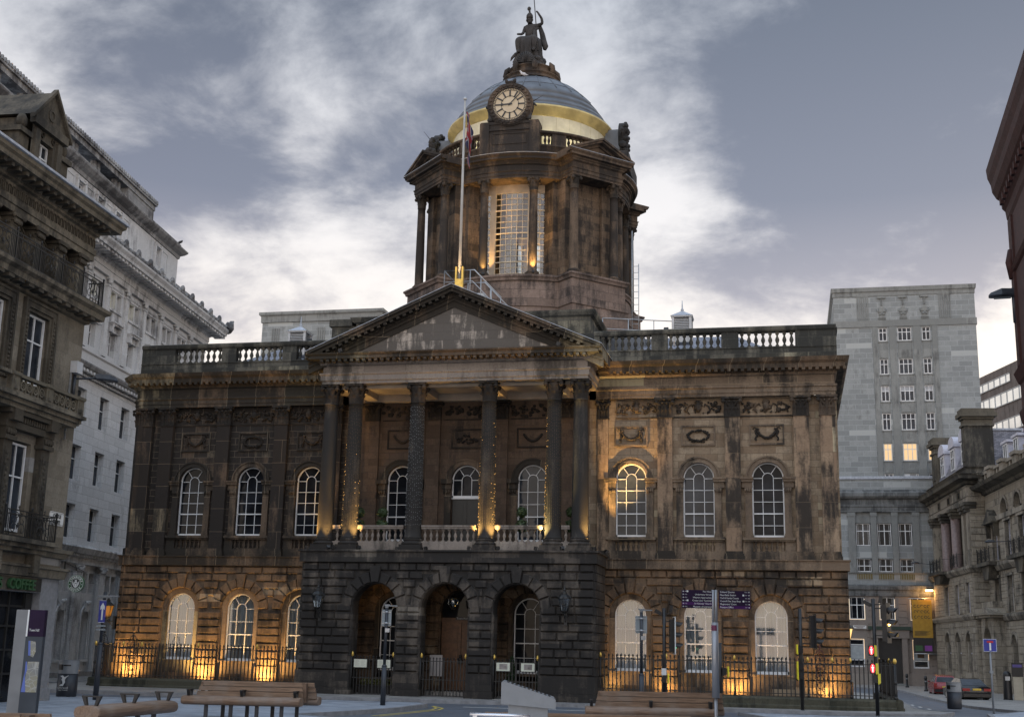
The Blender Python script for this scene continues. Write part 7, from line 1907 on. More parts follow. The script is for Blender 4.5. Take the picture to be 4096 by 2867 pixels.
blocks(s, .2, UE-.1, -.9, 5.0, .60, [(c-h-.2, c+h+.2, .3, 4.3) for c, h in aw], 0, .05, (.9, 1.3)); blocks(s, .2, UE-.1, 5.5, 8.5, .52, [(a-.25, b+.25, 5.3, 8.3) for a, b, *_ in mi], 0, .05, (.9, 1.3))
obj('street_wall', s, 'dale', RB)
q_ = MB(RX @ Matrix.Translation((UE, 0, 0)) @ Matrix.Rotation(PI/2, 4, 'Z')); blocks(q_, .02, 1.25, -1, 14.6, .56, [], 0, .06, (1.2, 1.3), .016); obj('quoined_return', q_, 'dale', RB)
for (c, h) in aw:
    d = MB(RX); d.ring(c, 2.97, h, h+.16, -.06, .05, seg=12); d.box(c-h-.5, c-h, -.08, .02, 3.2, 3.46); d.box(c+h, c+h+.5, -.08, .02, 3.2, 3.46); d.box(c-h, c-h+.35, .1, .4, .65, 3.2); d.box(c+h-.35, c+h, .1, .4, .65, 3.2); d.box(c-h-.1, c+h+.1, -.16, .1, .0, .65); obj('window_surround', d, 'daletrim', RB)
    f = MB(RX); f.box(c-.04, c+.04, .3, .36, .65, 3.9); f.box(c-h+.3, c+h-.3, .3, .36, 2.2, 2.3); o = obj('window', f, 'lilac', RB); p = MB(RX); p.poly(((c-h, .38, .65), (c+h, .38, .65), (c+h, .38, 4.0), (c-h, .38, 4.0))); obj('pane', p, 'dglass_b', o)
for a, b, z0, z1, _ in mi: rect_window(RB, RX, a+.05, b-.05, z0, z1-.02, .25, 2, (.6,), 'lilac', 'dglass_b', .07, .04)
for c in (4.4, 8.2, 12.2):
    d = MB(RX); d.ring(c, 12.55, .75, 1.0, .42, .56, seg=12); d.box(c-1, c-.75, .42, .56, 9.2, 12.55); d.box(c+.75, c+1, .42, .56, 9.2, 12.55); obj('arched_surround', d, 'daletrim', RB)
    f = MB(RX); f.box(c-.04, c+.04, .74, .8, 9.3, 13.2); f.box(c-.72, c+.72, .74, .8, 11.4, 11.5); f.box(c-.74, c-.66, .74, .8, 9.3, 12.6); f.box(c+.66, c+.74, .74, .8, 9.3, 12.6); o = obj('window', f, 'lilac', RB); p = MB(RX); p.poly(((c-.75, .82, 9.3), (c+.75, .82, 9.3), (c+.75, .82, 13.3), (c-.75, .82, 13.3))); obj('pane', p, 'dglass_b', o)
for k, c in enumerate((1.9, 6.3, 10.4, 14.2, 15.9)):
    d = MB(RX)
    if k in (1, 2): d.lathe([(.48, 0), (.42, .15), (.40, 4.4)], (c, .1, 9.3), 14)
    else: d.box(c-.36, c+.36, -.15, .5, 9.3, 13.8)
    o = obj('column', d, 'pinkgranite' if k in (1, 2) else 'daletrim', RB)
    d = MB(RX)
    for r in range(3): d.box(c-.42-.1*r, c+.42+.1*r, -.32-.08*r+.0, .55, 13.65+r*.28, 13.9+r*.28)
    for q in (-1, 1): d.blob((c+q*.5, -.35, 14.3), .16, .14, .16, 6, 4)
    obj('capital', d, 'daledark', o)
rsweep(RB, 'string_course', RX, 0, UE, [(0, 4.9), (.16, 4.95), (.3, 5.2), (.3, 5.34), (0, 5.4)], 'daletrim')
rsweep(RB, 'string_course', RX, 0, UE, [(0, 8.7), (.2, 8.75), (.42, 9.05), (.42, 9.25), (-.3, 9.3), (-.3, 8.7)], 'daletrim')
rsweep(RB, 'entablature', RX, 0, UE, [(0, 14.5), (.1, 14.5), (.1, 14.9), (.16, 14.95), (.05, 15.0), (.05, 15.7), (.2, 15.85), (-.8, 15.9), (-.8, 14.5)], 'daletrim')
rsweep(RB, 'cornice', RX, 0, UE, [(0, 15.85), (.3, 15.95), (.35, 16.2), (.85, 16.35), (.9, 16.6), (1.0, 16.75), (.1, 16.9), (.1, 17.2), (.25, 17.4), (-.8, 17.45), (-.8, 15.85)], 'daledark')
s = MB(RX)
for k in range(44): u = .1+k*.38; s.box(u, u+.2, -.36, -.1, 15.95, 16.18)
for c in (4.8, 8.9, 13.0): s.box(c-.5, c+.5, -.12, -.06, 15.0, 15.06); s.box(c-.5, c-.4, -.12, -.06, 15.06, 15.6); s.box(c+.4, c+.5, -.12, -.06, 15.06, 15.6); s.box(c-.5, c+.5, -.12, -.06, 15.6, 15.68)
obj('dentil_course', s, 'daledark', RB)
for c in (4.8, 8.9, 13.0): p = MB(RX); p.poly(((c-.4, -.058, 15.06), (c+.4, -.058, 15.06), (c+.4, -.058, 15.6), (c-.4, -.058, 15.6))); obj('attic_window', p, 'dglass', RB)
s = MB(RX); s.poly(((.2, .1, 17.4), (UE-.1, .1, 17.4), (UE-.4, 1.3, 20.6), (.6, 1.3, 20.6))); s.poly(((UE-.1, .1, 17.4), (UE-.1, 12, 17.4), (UE-.4, 12, 20.6), (UE-.4, 1.3, 20.6))); s.poly(((.6, 1.3, 20.6), (UE-.4, 1.3, 20.6), (UE-.4, 12, 20.9), (.6, 12, 20.9)))
obj('mansard_roof', s, 'slate', RB)
s = MB(RX); s.box(.5, UE-.3, 1.2, 12, 20.55, 20.72); obj('roof_edge', s, 'leadpale', RB)
for c in (5.6, 9.95, 14.2):
    d = MB(RX); d.box(c-1.05, c+1.05, .3, 1.4, 17.8, 20.1); d.box(c-1.2, c+1.2, .14, 1.4, 19.95, 20.2); d.prism([(c+1.2*math.cos(PI*i/10), 20.2+.75*math.sin(PI*i/10)) for i in range(11)], .16, 1.6)
    o = obj('dormer', d, 'lilac', RB); rect_window(o, RX, c-.72, c+.72, 17.95, 19.8, .24, 2, (.6,), 'white', 'dglass_b', .1, .05)
def chimney(xf, u0, u1, v0, v1, zb, zt, par):
    d = MB(xf); d.box(u0, u1, v0, v1, zb, zt-.9); d.box(u0-.12, u1+.12, v0-.12, v1+.12, zt-1.5, zt-1.3); d.box(u0-.15, u1+.15, v0-.15, v1+.15, zt-.9, zt-.7); d.box(u0-.35, u1+.35, v0-.35, v1+.35, zt-.7, zt-.35); d.box(u0-.2, u1+.2, v0-.2, v1+.2, zt-.35, zt); d.box(u0+.25, u1-.25, v0-.06, v0, zb+.6, zt-1.7)
    obj('chimney', d, 'daledark', par)
chimney(RX, 2.2, 4.0, .0, 2.4, 17.3, 21.85, RB); chimney(RX, 15.0, 16.25, .0, 2.3, 17.3, 22.35, RB)
s = MB(RX); c = 18.0; 
iron_balcony(RB, RX, 3.4, 8.0, -.9, 9.3, 1.05, 1.5); iron_balcony(RB, RX, 11.2, 14.0, -.7, 9.3, 1.05, 1.4)
s = MB(RX); s.box(3.2, 8.2, -1.05, 0, 9.02, 9.26); s.prism([(4.2, 9.02), (7.4, 9.02), (6.9, 8.2), (4.8, 8.2)], -.8, 0); obj('balcony_slab', s, 'daledark', RB)
# neighbour, set back, with the arched portal in the angle
NX_ = frame_xf((25.88+1.25*math.cos(R_(-5.05)), 77.11-1.25*math.sin(R_(-5.05)), 0), -5.05, -1)
NB_ = thing('arcaded_block', 'buff stone block with arched upper windows and red ridge tiles at far right', 'building', (26, 60, -1))
s = MB(NX_); V0, V1 = UE, 48
pw = [(18.2+4.0*k) for k in range(8)]
hl = [(c-.72+.9, c+.72+.9, .2, 3.7, True) for c in pw if c > 18.5]+[(c-.7+.9, c+.7+.9, 5.4, 8.1, False) for c in pw]+[(c-.85+1.1, c+.85+1.1, 9.5, 12.3, False) for c in pw]+[(c-1.0+4.4-.1, c+1.0+4.4-.1, 12.95, 14.1, True) for c in pw]
s.wall(V0, V1, -1.6, 15.2, 0, hl, .4); s.box(V0, V1, .7, 12, -1.6, 17); blocks(s, V0+.1, V1, -.9, 4.7, .6, [(h[0]-.2, h[1]+.2, h[2]-.2, h[3]+.2) for h in hl]+[(16.6, 20.4, -1, 4.7)], 0, .05, (.9, 1.4)); blocks(s, V0+.1, V1, 5.4, 8.6, .54, [(h[0]-.3, h[1]+.3, h[2]-.2, h[3]+.2) for h in hl], 0, .05, (.9, 1.4)); blocks(s, V0+.1, V1, 9.4, 12.4, .6, [(h[0]-.45, h[1]+.45, h[2]-.2, h[3]+.2) for h in hl], 0, .04, (.9, 1.4))
obj('street_wall', s, 'dale', NB_)
for h in hl:
    if h[0] > 32: continue
    if not h[4]: rect_window(NB_, NX_, h[0]+.05, h[1]-.05, h[2]+.02, h[3]-.02, .25, 2, (.6,), 'lilac', 'dglass_b', .08, .05)
    else: p = MB(NX_); p.poly(((h[0], .36, h[2]), (h[1], .36, h[2]), (h[1], .36, h[3]), (h[0], .36, h[3]))); obj('arched_window', p, 'dglass_b', NB_)
    d = MB(NX_)
    if h[4]: c = (h[0]+h[1])/2; r = (h[1]-h[0])/2; d.ring(c, h[3]-r, r, r+.22, -.1, .05, seg=12)
    else: d.box(h[0]-.24, h[0], -.1, .05, h[2], h[3]); d.box(h[1], h[1]+.24, -.1, .05, h[2], h[3]); d.box(h[0]-.3, h[1]+.3, -.16, .05, h[3], h[3]+.2)
    obj('window_surround', d, 'daletrim', NB_)
c = 19.3; d = MB(NX_); d.prism([(c-1.5, 12.5), (c+1.5, 12.5), (c, 13.5)], -.6, 0); d.box(c-1.5, c+1.5, -.7, 0, 12.36, 12.5)
for q in (-1, 1): d.prism([(c+q*1.2-.15, 12.36), (c+q*1.2+.15, 12.36), (c+q*1.2, 11.3)], -.45, 0)
obj('window_pediment', d, 'daledark', NB_)
for nm, pr, mt in (('string_course', [(0, 4.7), (.16, 4.75), (.3, 5.05), (.3, 5.2), (0, 5.3)], 'daletrim'), ('string_course', [(0, 8.6), (.2, 8.65), (.4, 9.0), (.4, 9.25), (0, 9.35)], 'daletrim'), ('arch_band', [(0, 12.5), (.22, 12.52), (.22, 12.9), (0, 12.95)], 'daletrim'), ('cornice', [(0, 14.9), (.2, 15.0), (.3, 15.2), (1.0, 15.4), (1.15, 15.65), (0, 15.8)], 'daledark')):
    s = MB(NX_); s.sweep([(V0-1.0 if nm == 'cornice' else V0, 0), (V1, 0)], pr); obj(nm, s, mt, NB_)
s = MB(NX_); s.box(V0-.6, V1, -.3, .5, 15.7, 15.8); 
for k in range(8): u = 16.0+3.9*k; s.box(u, u+1.1, -.55, .4, 15.8, 16.75); s.box(u-.15, u+1.25, -.7, .4, 16.6, 16.85)
s.box(V0-.4, V1, -.2, .4, 15.8, 16.05); s.box(V0-.4, V1, -.35, .4, 16.5, 16.72)
for k in range(8):
    for j in range(3): u = 17.2+3.9*k+j*.95; s.box(u-.16, u+.16, -.3, .3, 16.0, 16.5)
obj('attic_parapet', s, 'daletrim', NB_)
s = MB(NX_); s.poly(((V0, .4, 16.5), (V1, .4, 16.5), (V1, 1.9, 18.7), (V0, 1.9, 18.7))); s.poly(((V0, .4, 16.5), (V0, 1.9, 18.7), (V0, 9, 18.7), (V0, 9, 16.5))); s.poly(((V0-1.3, 3, 18.6), (V1, 3, 18.6), (V1, 8, 23.6), (V0+6.5, 8, 23.6))); s.poly(((V0-1.3, 3, 18.6), (V0+6.5, 8, 23.6), (V0-1.3, 13, 18.6)))
obj('slate_roof', s, 'slate', NB_)
s = MB(NX_); s.tube([(V0-1.3, 3, 18.68), (V0+6.5, 8, 23.7)], .17, 6); s.tube([(V0+6.5, 8, 23.7), (V0+22, 8, 23.7)], .17, 6); obj('ridge_tiles', s, plain('terracotta_ridge', (.36, .085, .055), .7, 0, .25, 5), NB_)
s = MB(NX_); s.box(V0, V1, 1.7, 2.1, 18.6, 18.8); obj('roof_edge', s, 'leadpale', NB_)
for c in (22.9, 26.0, 29.2):
    d = MB(NX_); d.box(c-.75, c+.75, .3, 1.8, 16.9, 18.3); d.box(c-.95, c+.95, .15, 2.2, 18.3, 18.5); o = obj('dormer', d, 'lilac', NB_); rect_window(o, NX_, c-.6, c+.6, 17.0, 18.25, .24, 2, (), 'white', 'dglass_b', .1, .06)
chimney(NX_, 24.6, 26.4, 3.0, 5.0, 17.5, 20.6, NB_)
iron_balcony(NB_, NX_, 16.5, 20.6, -.9, 9.35, 1.05, 1.4); iron_balcony(NB_, NX_, 26.5, 31.0, -.9, 9.35, 1.05, 1.5)
s = MB(NX_); s.box(16.3, 20.8, -1.05, 0, 9.05, 9.32); s.prism([(17.4, 9.05), (19.9, 9.05), (19.4, 8.0), (17.9, 8.0)], -.8, 0); s.box(26.3, 31.2, -1.05, 0, 9.05, 9.32); s.prism([(27.4, 9.05), (30, 9.05), (29.4, 8.0), (28, 8.0)], -.8, 0); obj('balcony_slab', s, 'daledark', NB_)
s = MB(NX_); c = 18.3; s.wall(16.35, 20.6, -1.6, 5.0, -.9, [(c-1.25, c+1.25, -1.6, 4.3, True)], .9); s.box(16.36, 16.5, -.9, 0, -1.6, 5); s.box(20.5, 20.6, -.9, 0, -1.6, 5); s.box(15.9, 21.1, -1.3, 0, 5.0, 5.2); s.prism([(15.7, 5.2), (21.3, 5.2), (20.9, 5.7), (16.1, 5.7)], -1.5, 0); s.box(16.6, 20.4, -.8, 0, 5.7, 6.25); s.prism([(c-.3, 4.2), (c+.3, 4.2), (c+.4, 5.0), (c-.4, 5.0)], -1.1, -.8)
blocks(s, 16.4, 20.55, -1.2, 3.0, .6, [(c-1.3, c+1.3, -2, 9)], -.9, .06, (.5, .9)); obj('portal', s, 'dale', NB_)

# --- red brick building close by on the far right
BR = thing('brick_building', 'dark red brick and terracotta building edge at the far right', 'building', (18.7, -17, 0))
def brickmat():
    b = NB('red_brick'); p, sx, u, v = uv_stone(b, 1.)
    br = b.n('ShaderNodeTexBrick', {'Vector': v, 'Scale': 1., 'Mortar Size': .006, 'Brick Width': .225, 'Row Height': .075, 'Color1': (.038, .012, .010, 1), 'Color2': (.062, .02, .015, 1), 'Mortar': (.03, .024, .022, 1)})
    b.set(Base_Color=b.mix(b.mr(b.noise(p, 1.5, 5), .4, .7, 0, .5), br.outputs['Color'], (.03, .014, .012)), Roughness=.8); b.bump(br.outputs['Fac'], -.3, .01); return b.m
M['brick'] = brickmat(); M['terra'] = plain('red_terracotta', (.038, .013, .011), .7, 0, .25, 4, .3, .5)
BXX = frame_xf((18.08, -17.9, 0), 1.8, -1)
s = MB(BXX); s.box(0, 22, 0, 8, -.2, 13.9); obj('wall', s, 'brick', BR)
def bsw(nm, pr, mt='terra'): s = MB(BXX); s.sweep([(0, 6), (0, 0), (22, 0)], pr); obj(nm, s, mt, BR)
bsw('string_course', [(0, 7.3), (.02, 7.35), (.05, 7.5), (.06, 7.6), (0, 7.7)]); bsw('string_course', [(0, 8.25), (.04, 8.3), (.09, 8.45), (.12, 8.55), (0, 8.65)]); bsw('string_course', [(0, 10.9), (.05, 10.95), (.09, 11.05), (0, 11.15)])
bsw('cornice', [(0, 12.3), (.04, 12.4), (.06, 12.6), (.12, 12.7), (.14, 12.9), (.22, 13.0), (.30, 13.2), (.32, 13.4), (.38, 13.6), (.40, 13.84), (.3, 13.9), (0, 13.95)])
s = MB(BXX); s.box(3.0, 22, .5, 7, 13.9, 14.6)
for k in range(50): s.box(.1+k*.4, .26+k*.4, -.2, -.05, 12.72, 12.88)
obj('parapet', s, 'terra', BR)
s = MB(BXX); s.box(.15, .55, -.06, 0, 8.65, 10.9); s.box(.1, .6, -.05, 0, 11.15, 12.3); s.tube([(.3, -.03, 10.8), (.3, -.09, 11.2), (.3, -.02, 11.5)], .10, 8); obj('pilaster', s, 'terra', BR)
wall_streetlight('dark street light reaching out from the red brick building', tuple(BXX @ Vector((.35, -.06, 10.25))), (17.45, -18.2, 10.42))

# ------------------------------------------------------------------ street furniture
def wood_mat():
    b = NB('bench_hardwood'); tcn = b.n('ShaderNodeTexCoord').outputs['Object']
    mp = b.n('ShaderNodeMapping', {'Vector': tcn, 'Scale': (1.0, 14., 14.)}).outputs[0]
    n = b.noise(mp, 2.2, 6, .6, .4); n2 = b.noise(tcn, 1.6, 4)
    c = b.mix(b.mr(n, .3, .72), (.10, .058, .034), (.21, .135, .085)); c = b.mix(b.mr(n2, .45, .7, 0, .55), c, (.185, .155, .13))
    b.set(Base_Color=c, Roughness=.55); b.bump(n, .3, .006); return b.m
M['bench'] = wood_mat()
M['benchend'] = plain('bench_end_grain', (.125, .078, .05), .7, 0, .3, 14)
def log(mb, x0, x1, yc, zc, ry, rz, seg=14):
    """rounded seat log along x"""
    A = []
    for x, k in ((x0, .90), (x0+.04, 1), (x1-.04, 1), (x1, .90)):
        A.append([mb.av((x, yc+ry*k*(abs(math.cos(2*PI*i/seg))**.7)*math.copysign(1, math.cos(2*PI*i/seg)), zc+rz*k*(abs(math.sin(2*PI*i/seg))**.7)*math.copysign(1, math.sin(2*PI*i/seg)))) for i in range(seg)])
    for p, q in zip(A, A[1:]):
        for i in range(seg): mb.face((p[i], q[i], q[(i+1) % seg], p[(i+1) % seg]), True)
    mb.face(A[0][::-1] if False else A[0]); mb.face(A[-1][::-1])
def arm(mb, x, y, z, w=.34, h=.15, ax='y'):
    """low flared metal arm rest: two splayed feet and a flat top"""
    for q in (-1, 1):
        P = [(q*w*.32, 0), (q*w*.20, 0), (q*w*.30, h), (q*w*.52, h)]
        if ax == 'y': old = mb.xf; mb.xf = (old if old is not None else Matrix()) @ Matrix.Translation((x, y, z)) @ Matrix.Rotation(PI/2, 4, 'Z'); mb.prism(P, -.03, .03); mb.xf = old
        else: old = mb.xf; mb.xf = (old if old is not None else Matrix()) @ Matrix.Translation((x, y, z)); mb.prism(P, -.03, .03); mb.xf = old
    if ax == 'y': mb.box(x-.035, x+.035, y-w*.52, y+w*.52, z+h-.005, z+h+.018)
    else: mb.box(x-w*.52, x+w*.52, y-.035, y+.035, z+h-.005, z+h+.018)
def bench(label, loc, rz, L=2.75, double=True, back=True, group='timber benches on the street paving'):
    T = thing('bench', label, 'bench', loc, rz, group)
    sides = (-1, 1) if double else (-1,)
    for sd in sides:
        d = MB(); y = sd*.42 if back else 0
        log(d, -L/2+(.25 if sd > 0 else 0), L/2+(.25 if sd > 0 else 0), y, .46, .25 if back else .26, .115); obj('seat', d, 'bench', T, local=True)
        if back:
            for k, (z0, z1, yy) in enumerate(((.53, .68, .20), (.695, .80, .15), (.815, .93, .10))):
                d = MB(); xo = .25 if sd > 0 else 0; ya, yb = sorted((sd*yy, sd*(yy-.06))); 
                P = [(-L/2+.22+.03*k+xo, z0), (L/2-.02-.02*k+xo, z0), (L/2-.02-.02*(k+1)+xo, z1), (-L/2+.22+.03*(k+1)+xo, z1)]; d.prism(P, ya, yb); obj('slat', d, 'bench', T, local=True)
        for k in (-1, 0, 1):
            d = MB(); arm(d, k*(L/2-.14)+(.25 if sd > 0 else 0), y, .565, .34, .15); obj('arm_rest', d, 'black', T, local=True)
    if back:
        d = MB(); d.box(L/2-.06, L/2+.02, -.12, .12, .44, .92); d.box(-L/2+.3, -L/2+.34, -.12, .12, .5, .9); obj('back_frame', d, 'benchend', T, local=True)
    for x in (-L*.31, -L*.1, L*.12, L*.33):
        for sd in sides:
            d = MB(); y = sd*.36 if back else 0; d.box(x-.04+(.2 if sd > 0 else 0), x+.04+(.2 if sd > 0 else 0), y-.03, y+.03, 0, .36); obj('leg', d, 'darkpost', T, local=True)
    if back: T.scale = (1, 1, .9)
    return T
PZ = .07
def gz(x, y): return g(x, y)+PZ
bench('double-sided timber bench with a slatted back left of the arcade', (.18, -20.6, gz(0, -20.6)), R_(9.5), 2.75)
bench('double-sided timber bench with a slatted back behind the signpost', (9.41, -19.2, gz(9.4, -19.2)), R_(10.0), 2.95)
bench('backless timber log bench with three metal arm rests at bottom left', (1.08, -27.74, gz(1.1, -27.7)), R_(89), 2.75, False, False)
bench('timber bench with its end and back towards the bottom left corner', (3.93, -37.55, gz(3.9, -37.5)), R_(15), 2.6)
bench('long timber bench behind the grey litter unit at bottom centre', (9.63, -31.3, gz(9.6, -31.3)-.06), R_(10.0), 2.95)
T = thing('steel_rail', 'brushed steel rail in the foreground at bottom centre', 'rail', (9.86, -36.7, gz(9.9, -36.7))); d = MB(Matrix.Rotation(R_(6), 4, 'Z')); d.tube([(-.29, 0, .955), (.29, 0, .955)], .02, 8); [d.box(x-.02, x+.02, -.02, .02, 0, .95) for x in (-.24, .24)]; obj('rail', d, plain('brushed_steel', (.62, .63, .66), .28, .8, .08), T, local=True)
# grey litter unit with a slanted perforated lid
T = thing('litter_unit', 'grey metal litter unit with a slanted perforated lid in the foreground', 'litter bin', (9.73, -34.69, gz(9.73, -34.69)-.02), R_(11))
d = MB(); d.prism([(-.26, .0), (.27, .0), (.27, .80), (.215, .86), (.215, 1.0), (-.22, 1.03), (-.22, .88), (-.30, .80), (-.30, 0)], -.24, .24); d.box(-.002, .003, -.244, -.24, .05, 1.0); obj('body', d, 'greypaint', T, local=True)
d = MB(); d.prism([(-.30, 1.03), (.30, .985), (.30, 1.075), (.28, 1.10), (-.28, 1.27), (-.30, 1.255)], -.27, .27); o = obj('lid', d, 'greypaint', T, local=True)
d = MB()
for k in range(11):
    for j in range(5): d.boxc((-.23+k*.046, -.18+j*.09, 1.256-k*.01397), .028, .04, .004, 0, .294)
obj('perforations', d, 'black', o, local=True)
d = MB(); d.box(.212, .219, -.20, .20, .87, .98); obj('opening', d, 'black', T, local=True)
# round litter bins
def bin_(label, loc, rz, emblem=True):
    T = thing('litter_bin', label, 'litter bin', loc, rz, 'round-fronted litter bins')
    sec = lambda r, z: [(r*1.0*math.cos(a)*1.02, r*.82*math.sin(a), z) for a in [2*PI*i/24 for i in range(24)]]
    d = MB(); d.lathe([(.30, 0), (.30, .04), (.315, .06), (.315, .74)], seg=28); obj('body', d, 'darkpost', T, local=True)
    d = MB(); d.lathe([(.322, .742), (.322, 1.08), (.31, 1.12)], seg=28, cap=False); P = [d.av((.31*math.cos(2*PI*i/28), .31*math.sin(2*PI*i/28), 1.12+.05*math.cos(2*PI*i/28))) for i in range(28)]; d.face(P); d.lathe([(.322, 1.08), (.322, 1.16)], seg=28, cap=False); obj('hood', d, 'greypaint', T, local=True)
    d = MB(); d.lathe([(.326, .86), (.326, 1.03)], seg=8, a0=R_(-140), a1=R_(-102), cap=False); obj('opening', d, 'black', T, local=True)
    d = MB(); d.lathe([(.326, .98), (.326, 1.02)], seg=8, a0=R_(-100), a1=R_(-60), cap=False); obj('slot', d, 'black', T, local=True)
    if emblem:
        d = MB(); y = -.322; d.prism([(-.14, .36), (-.02, .36), (.0, .42), (.04, .48), (.02, .56), (.06, .62), (.14, .70), (.05, .66), (-.0, .64), (-.05, .69), (-.13, .67), (-.06, .62), (-.09, .56), (-.05, .5), (-.04, .44), (-.12, .40)], y-.004, y); obj('emblem', d, 'starwhite', T, local=True)
        text('lettering', 'Liverpool', .085, 'starwhite', T, (-.02, y-.006, .285), align='CENTER', ext=.003); text('lettering', 'City Council', .06, 'starwhite', T, (-.02, y-.006, .225), align='CENTER', ext=.003)
    return T
bin_('grey and black round litter bin with a white bird emblem on the left', (-10.03, -11.44, gz(-10, -11.4)-.03), R_(12))
bin_('grey and black round litter bin by the road on the right', (19.66, 12.08, g(19.66, 12.08)+.05), R_(-20), False)

def wooden(x): return x
# information pillar (map totem) beside the shop
T = thing('information_totem', "tall pale map totem with a purple head reading 'Town Hall' on the left", 'map totem', (-2.82, -24.94, gz(-2.8, -24.9)-.03), R_(16))
T.scale = (.56, 1, .87)
d = MB(); d.box(-.55, -.12, -.08, .12, 0, 2.62); obj('stone_edge', d, plain('totem_stone', (.15, .155, .16), .7, 0, .12), T, local=True)
d = MB(); d.box(-.12, .50, -.09, .09, 0, 2.0); obj('map_panel', d, plain('map_panel_grey', (.045, .052, .062), .6, spec=.15), T, local=True)
d = MB(); d.box(-.07, .50, -.095, .095, 2.0, 2.62); hp = obj('head', d, plain('deep_purple', (.014, .006, .024), .6, 0, .1, spec=.15), T, local=True); d = MB(); d.box(-.125, -.07, -.096, .09, 2.0, 2.62); obj('head_edge', d, 'starwhite', hp, local=True)
text('lettering', 'Town Hall', .085, 'starwhite', hp, (-.01, -.099, 2.12))
b = NB('city_map'); p = b.pos(); vv = b.n('ShaderNodeTexVoronoi', {'Vector': p, 'Scale': 9.}, feature='DISTANCE_TO_EDGE').outputs['Distance']
b.set(Base_Color=b.mix(b.mr(vv, .0, .06), (.26, .27, .26), b.mix(b.mr(b.noise(p, 4, 3), .4, .6), (.14, .15, .15), (.19, .185, .13))), Roughness=.4); M['map'] = b.m
d = MB(); d.prism([(-.02, .72), (.46, .72), (.46, 1.42), (.05, 1.42)], -.094, -.09); d.prism([(.08, 1.56), (.22, 1.52), (.30, 1.66), (.26, 1.88), (.06, 1.9)], -.094, -.09); obj('map', d, 'map', T, local=True)
d = MB(); d.prism([(-.09, .72), (.07, .72), (-.02, 1.2)], -.097, -.094); d.prism([(-.02, 1.2), (.02, 1.1), (.06, 1.25), (.02, 1.42), (-.02, 1.42)], -.097, -.094); d.prism([(.04, 1.56), (.12, 1.56), (.07, 1.9), (.0, 1.9)], -.097, -.094); obj('river', d, plain('map_blue', (.06, .10, .32), .4), T, local=True)

# posts
M['signback'] = plain('sign_back_grey', (.20, .235, .26), .5, .2, .08)
def sign_post(label, loc, rz, h, boxz, bw=.30, bh=.50, base_h=1.17):
    T = thing('sign_post', label, 'sign post', loc, rz, 'dark posts topped by a sign and lamp')
    d = MB(); d.tube([(0, 0, 0), (0, 0, base_h)], .082, 12); d.lathe([(.082, base_h), (.086, base_h+.02), (.05, base_h+.07)], seg=12); d.tube([(0, 0, base_h), (0, 0, h)], .048, 10); obj('post', d, 'darkpost', T, local=True)
    d = MB(); d.box(-bw/2, bw/2, .05, .07, boxz, boxz+bh); o = obj('sign', d, 'signback', T, local=True)
    d = MB(); [d.box(-bw/2+.01, bw/2-.01, .03, .05, z-.012, z+.012) for z in (boxz+.08, boxz+bh-.08)]; d.lathe([(.056, boxz+.05), (.056, boxz+.11)], seg=10); d.lathe([(.056, boxz+bh-.11), (.056, boxz+bh-.05)], seg=10); obj('clamps', d, 'steel', o, local=True)
    d = MB(); d.box(-.06, .33, -.07, .10, h, h+.035); d.box(-.1, .1, -.05, .05, h+.035, h+.06); d.box(-.05, .05, -.05, .05, h-.05, h); obj('lamp_head', d, 'greypaint', T, local=True)
    d = MB(); d.box(-.02, .12, -.07, -.05, boxz-.2, boxz-.08); obj('small_plate', d, 'steel', T, local=True)
    return T
sign_post('dark post with the grey back of a road sign before the left arch', (.17, -10.3, gz(.2, -10.3)), R_(12), 3.02, 2.42)
sign_post('dark post with the grey back of a road sign before the right wing', (8.13, -9.6, g(8, -9.6)), R_(12), 3.10, 2.42, .36, .52)
# one-way post on the left
T = thing('sign_post', "dark post with a blue one-way arrow sign by the left railing", 'sign post', (-7.98, -13.2, gz(-8, -13.2)), R_(14))
d = MB(); d.tube([(0, 0, 0), (0, 0, 1.62)], .085, 12); d.lathe([(.085, 1.62), (.09, 1.65), (.05, 1.7)], seg=12); d.tube([(0, 0, 1.6), (0, 0, 3.2)], .045, 10); obj('post', d, 'darkpost', T, local=True)
d = MB(); d.box(-.12, .09, -.075, -.055, 2.28, 2.95); o = obj('sign', d, plain('sign_blue', (.02, .03, .22), .35, 0, .05), T, local=True)
d = MB(); d.prism([(-.033, 2.36), (.013, 2.36), (.013, 2.70), (.055, 2.66), (.055, 2.76), (-.01, 2.88), (-.075, 2.76), (-.075, 2.66), (-.033, 2.70)], -.081, -.075); d.box(-.115, .085, -.079, -.075, 2.285, 2.295); d.box(-.115, .085, -.079, -.075, 2.935, 2.945); obj('arrow', d, 'starwhite', o, local=True)
d = MB(); d.box(-.2, .24, -.07, .07, 3.02, 3.06); d.box(-.2, .42, -.09, .09, 3.06, 3.10); obj('lamp_head', d, 'greypaint', T, local=True)
d = MB(); [d.box(-.16, .12, -.06, -.04, z, z+.05) for z in (2.05, 2.16)]; obj('small_plates', d, 'signback', T, local=True)

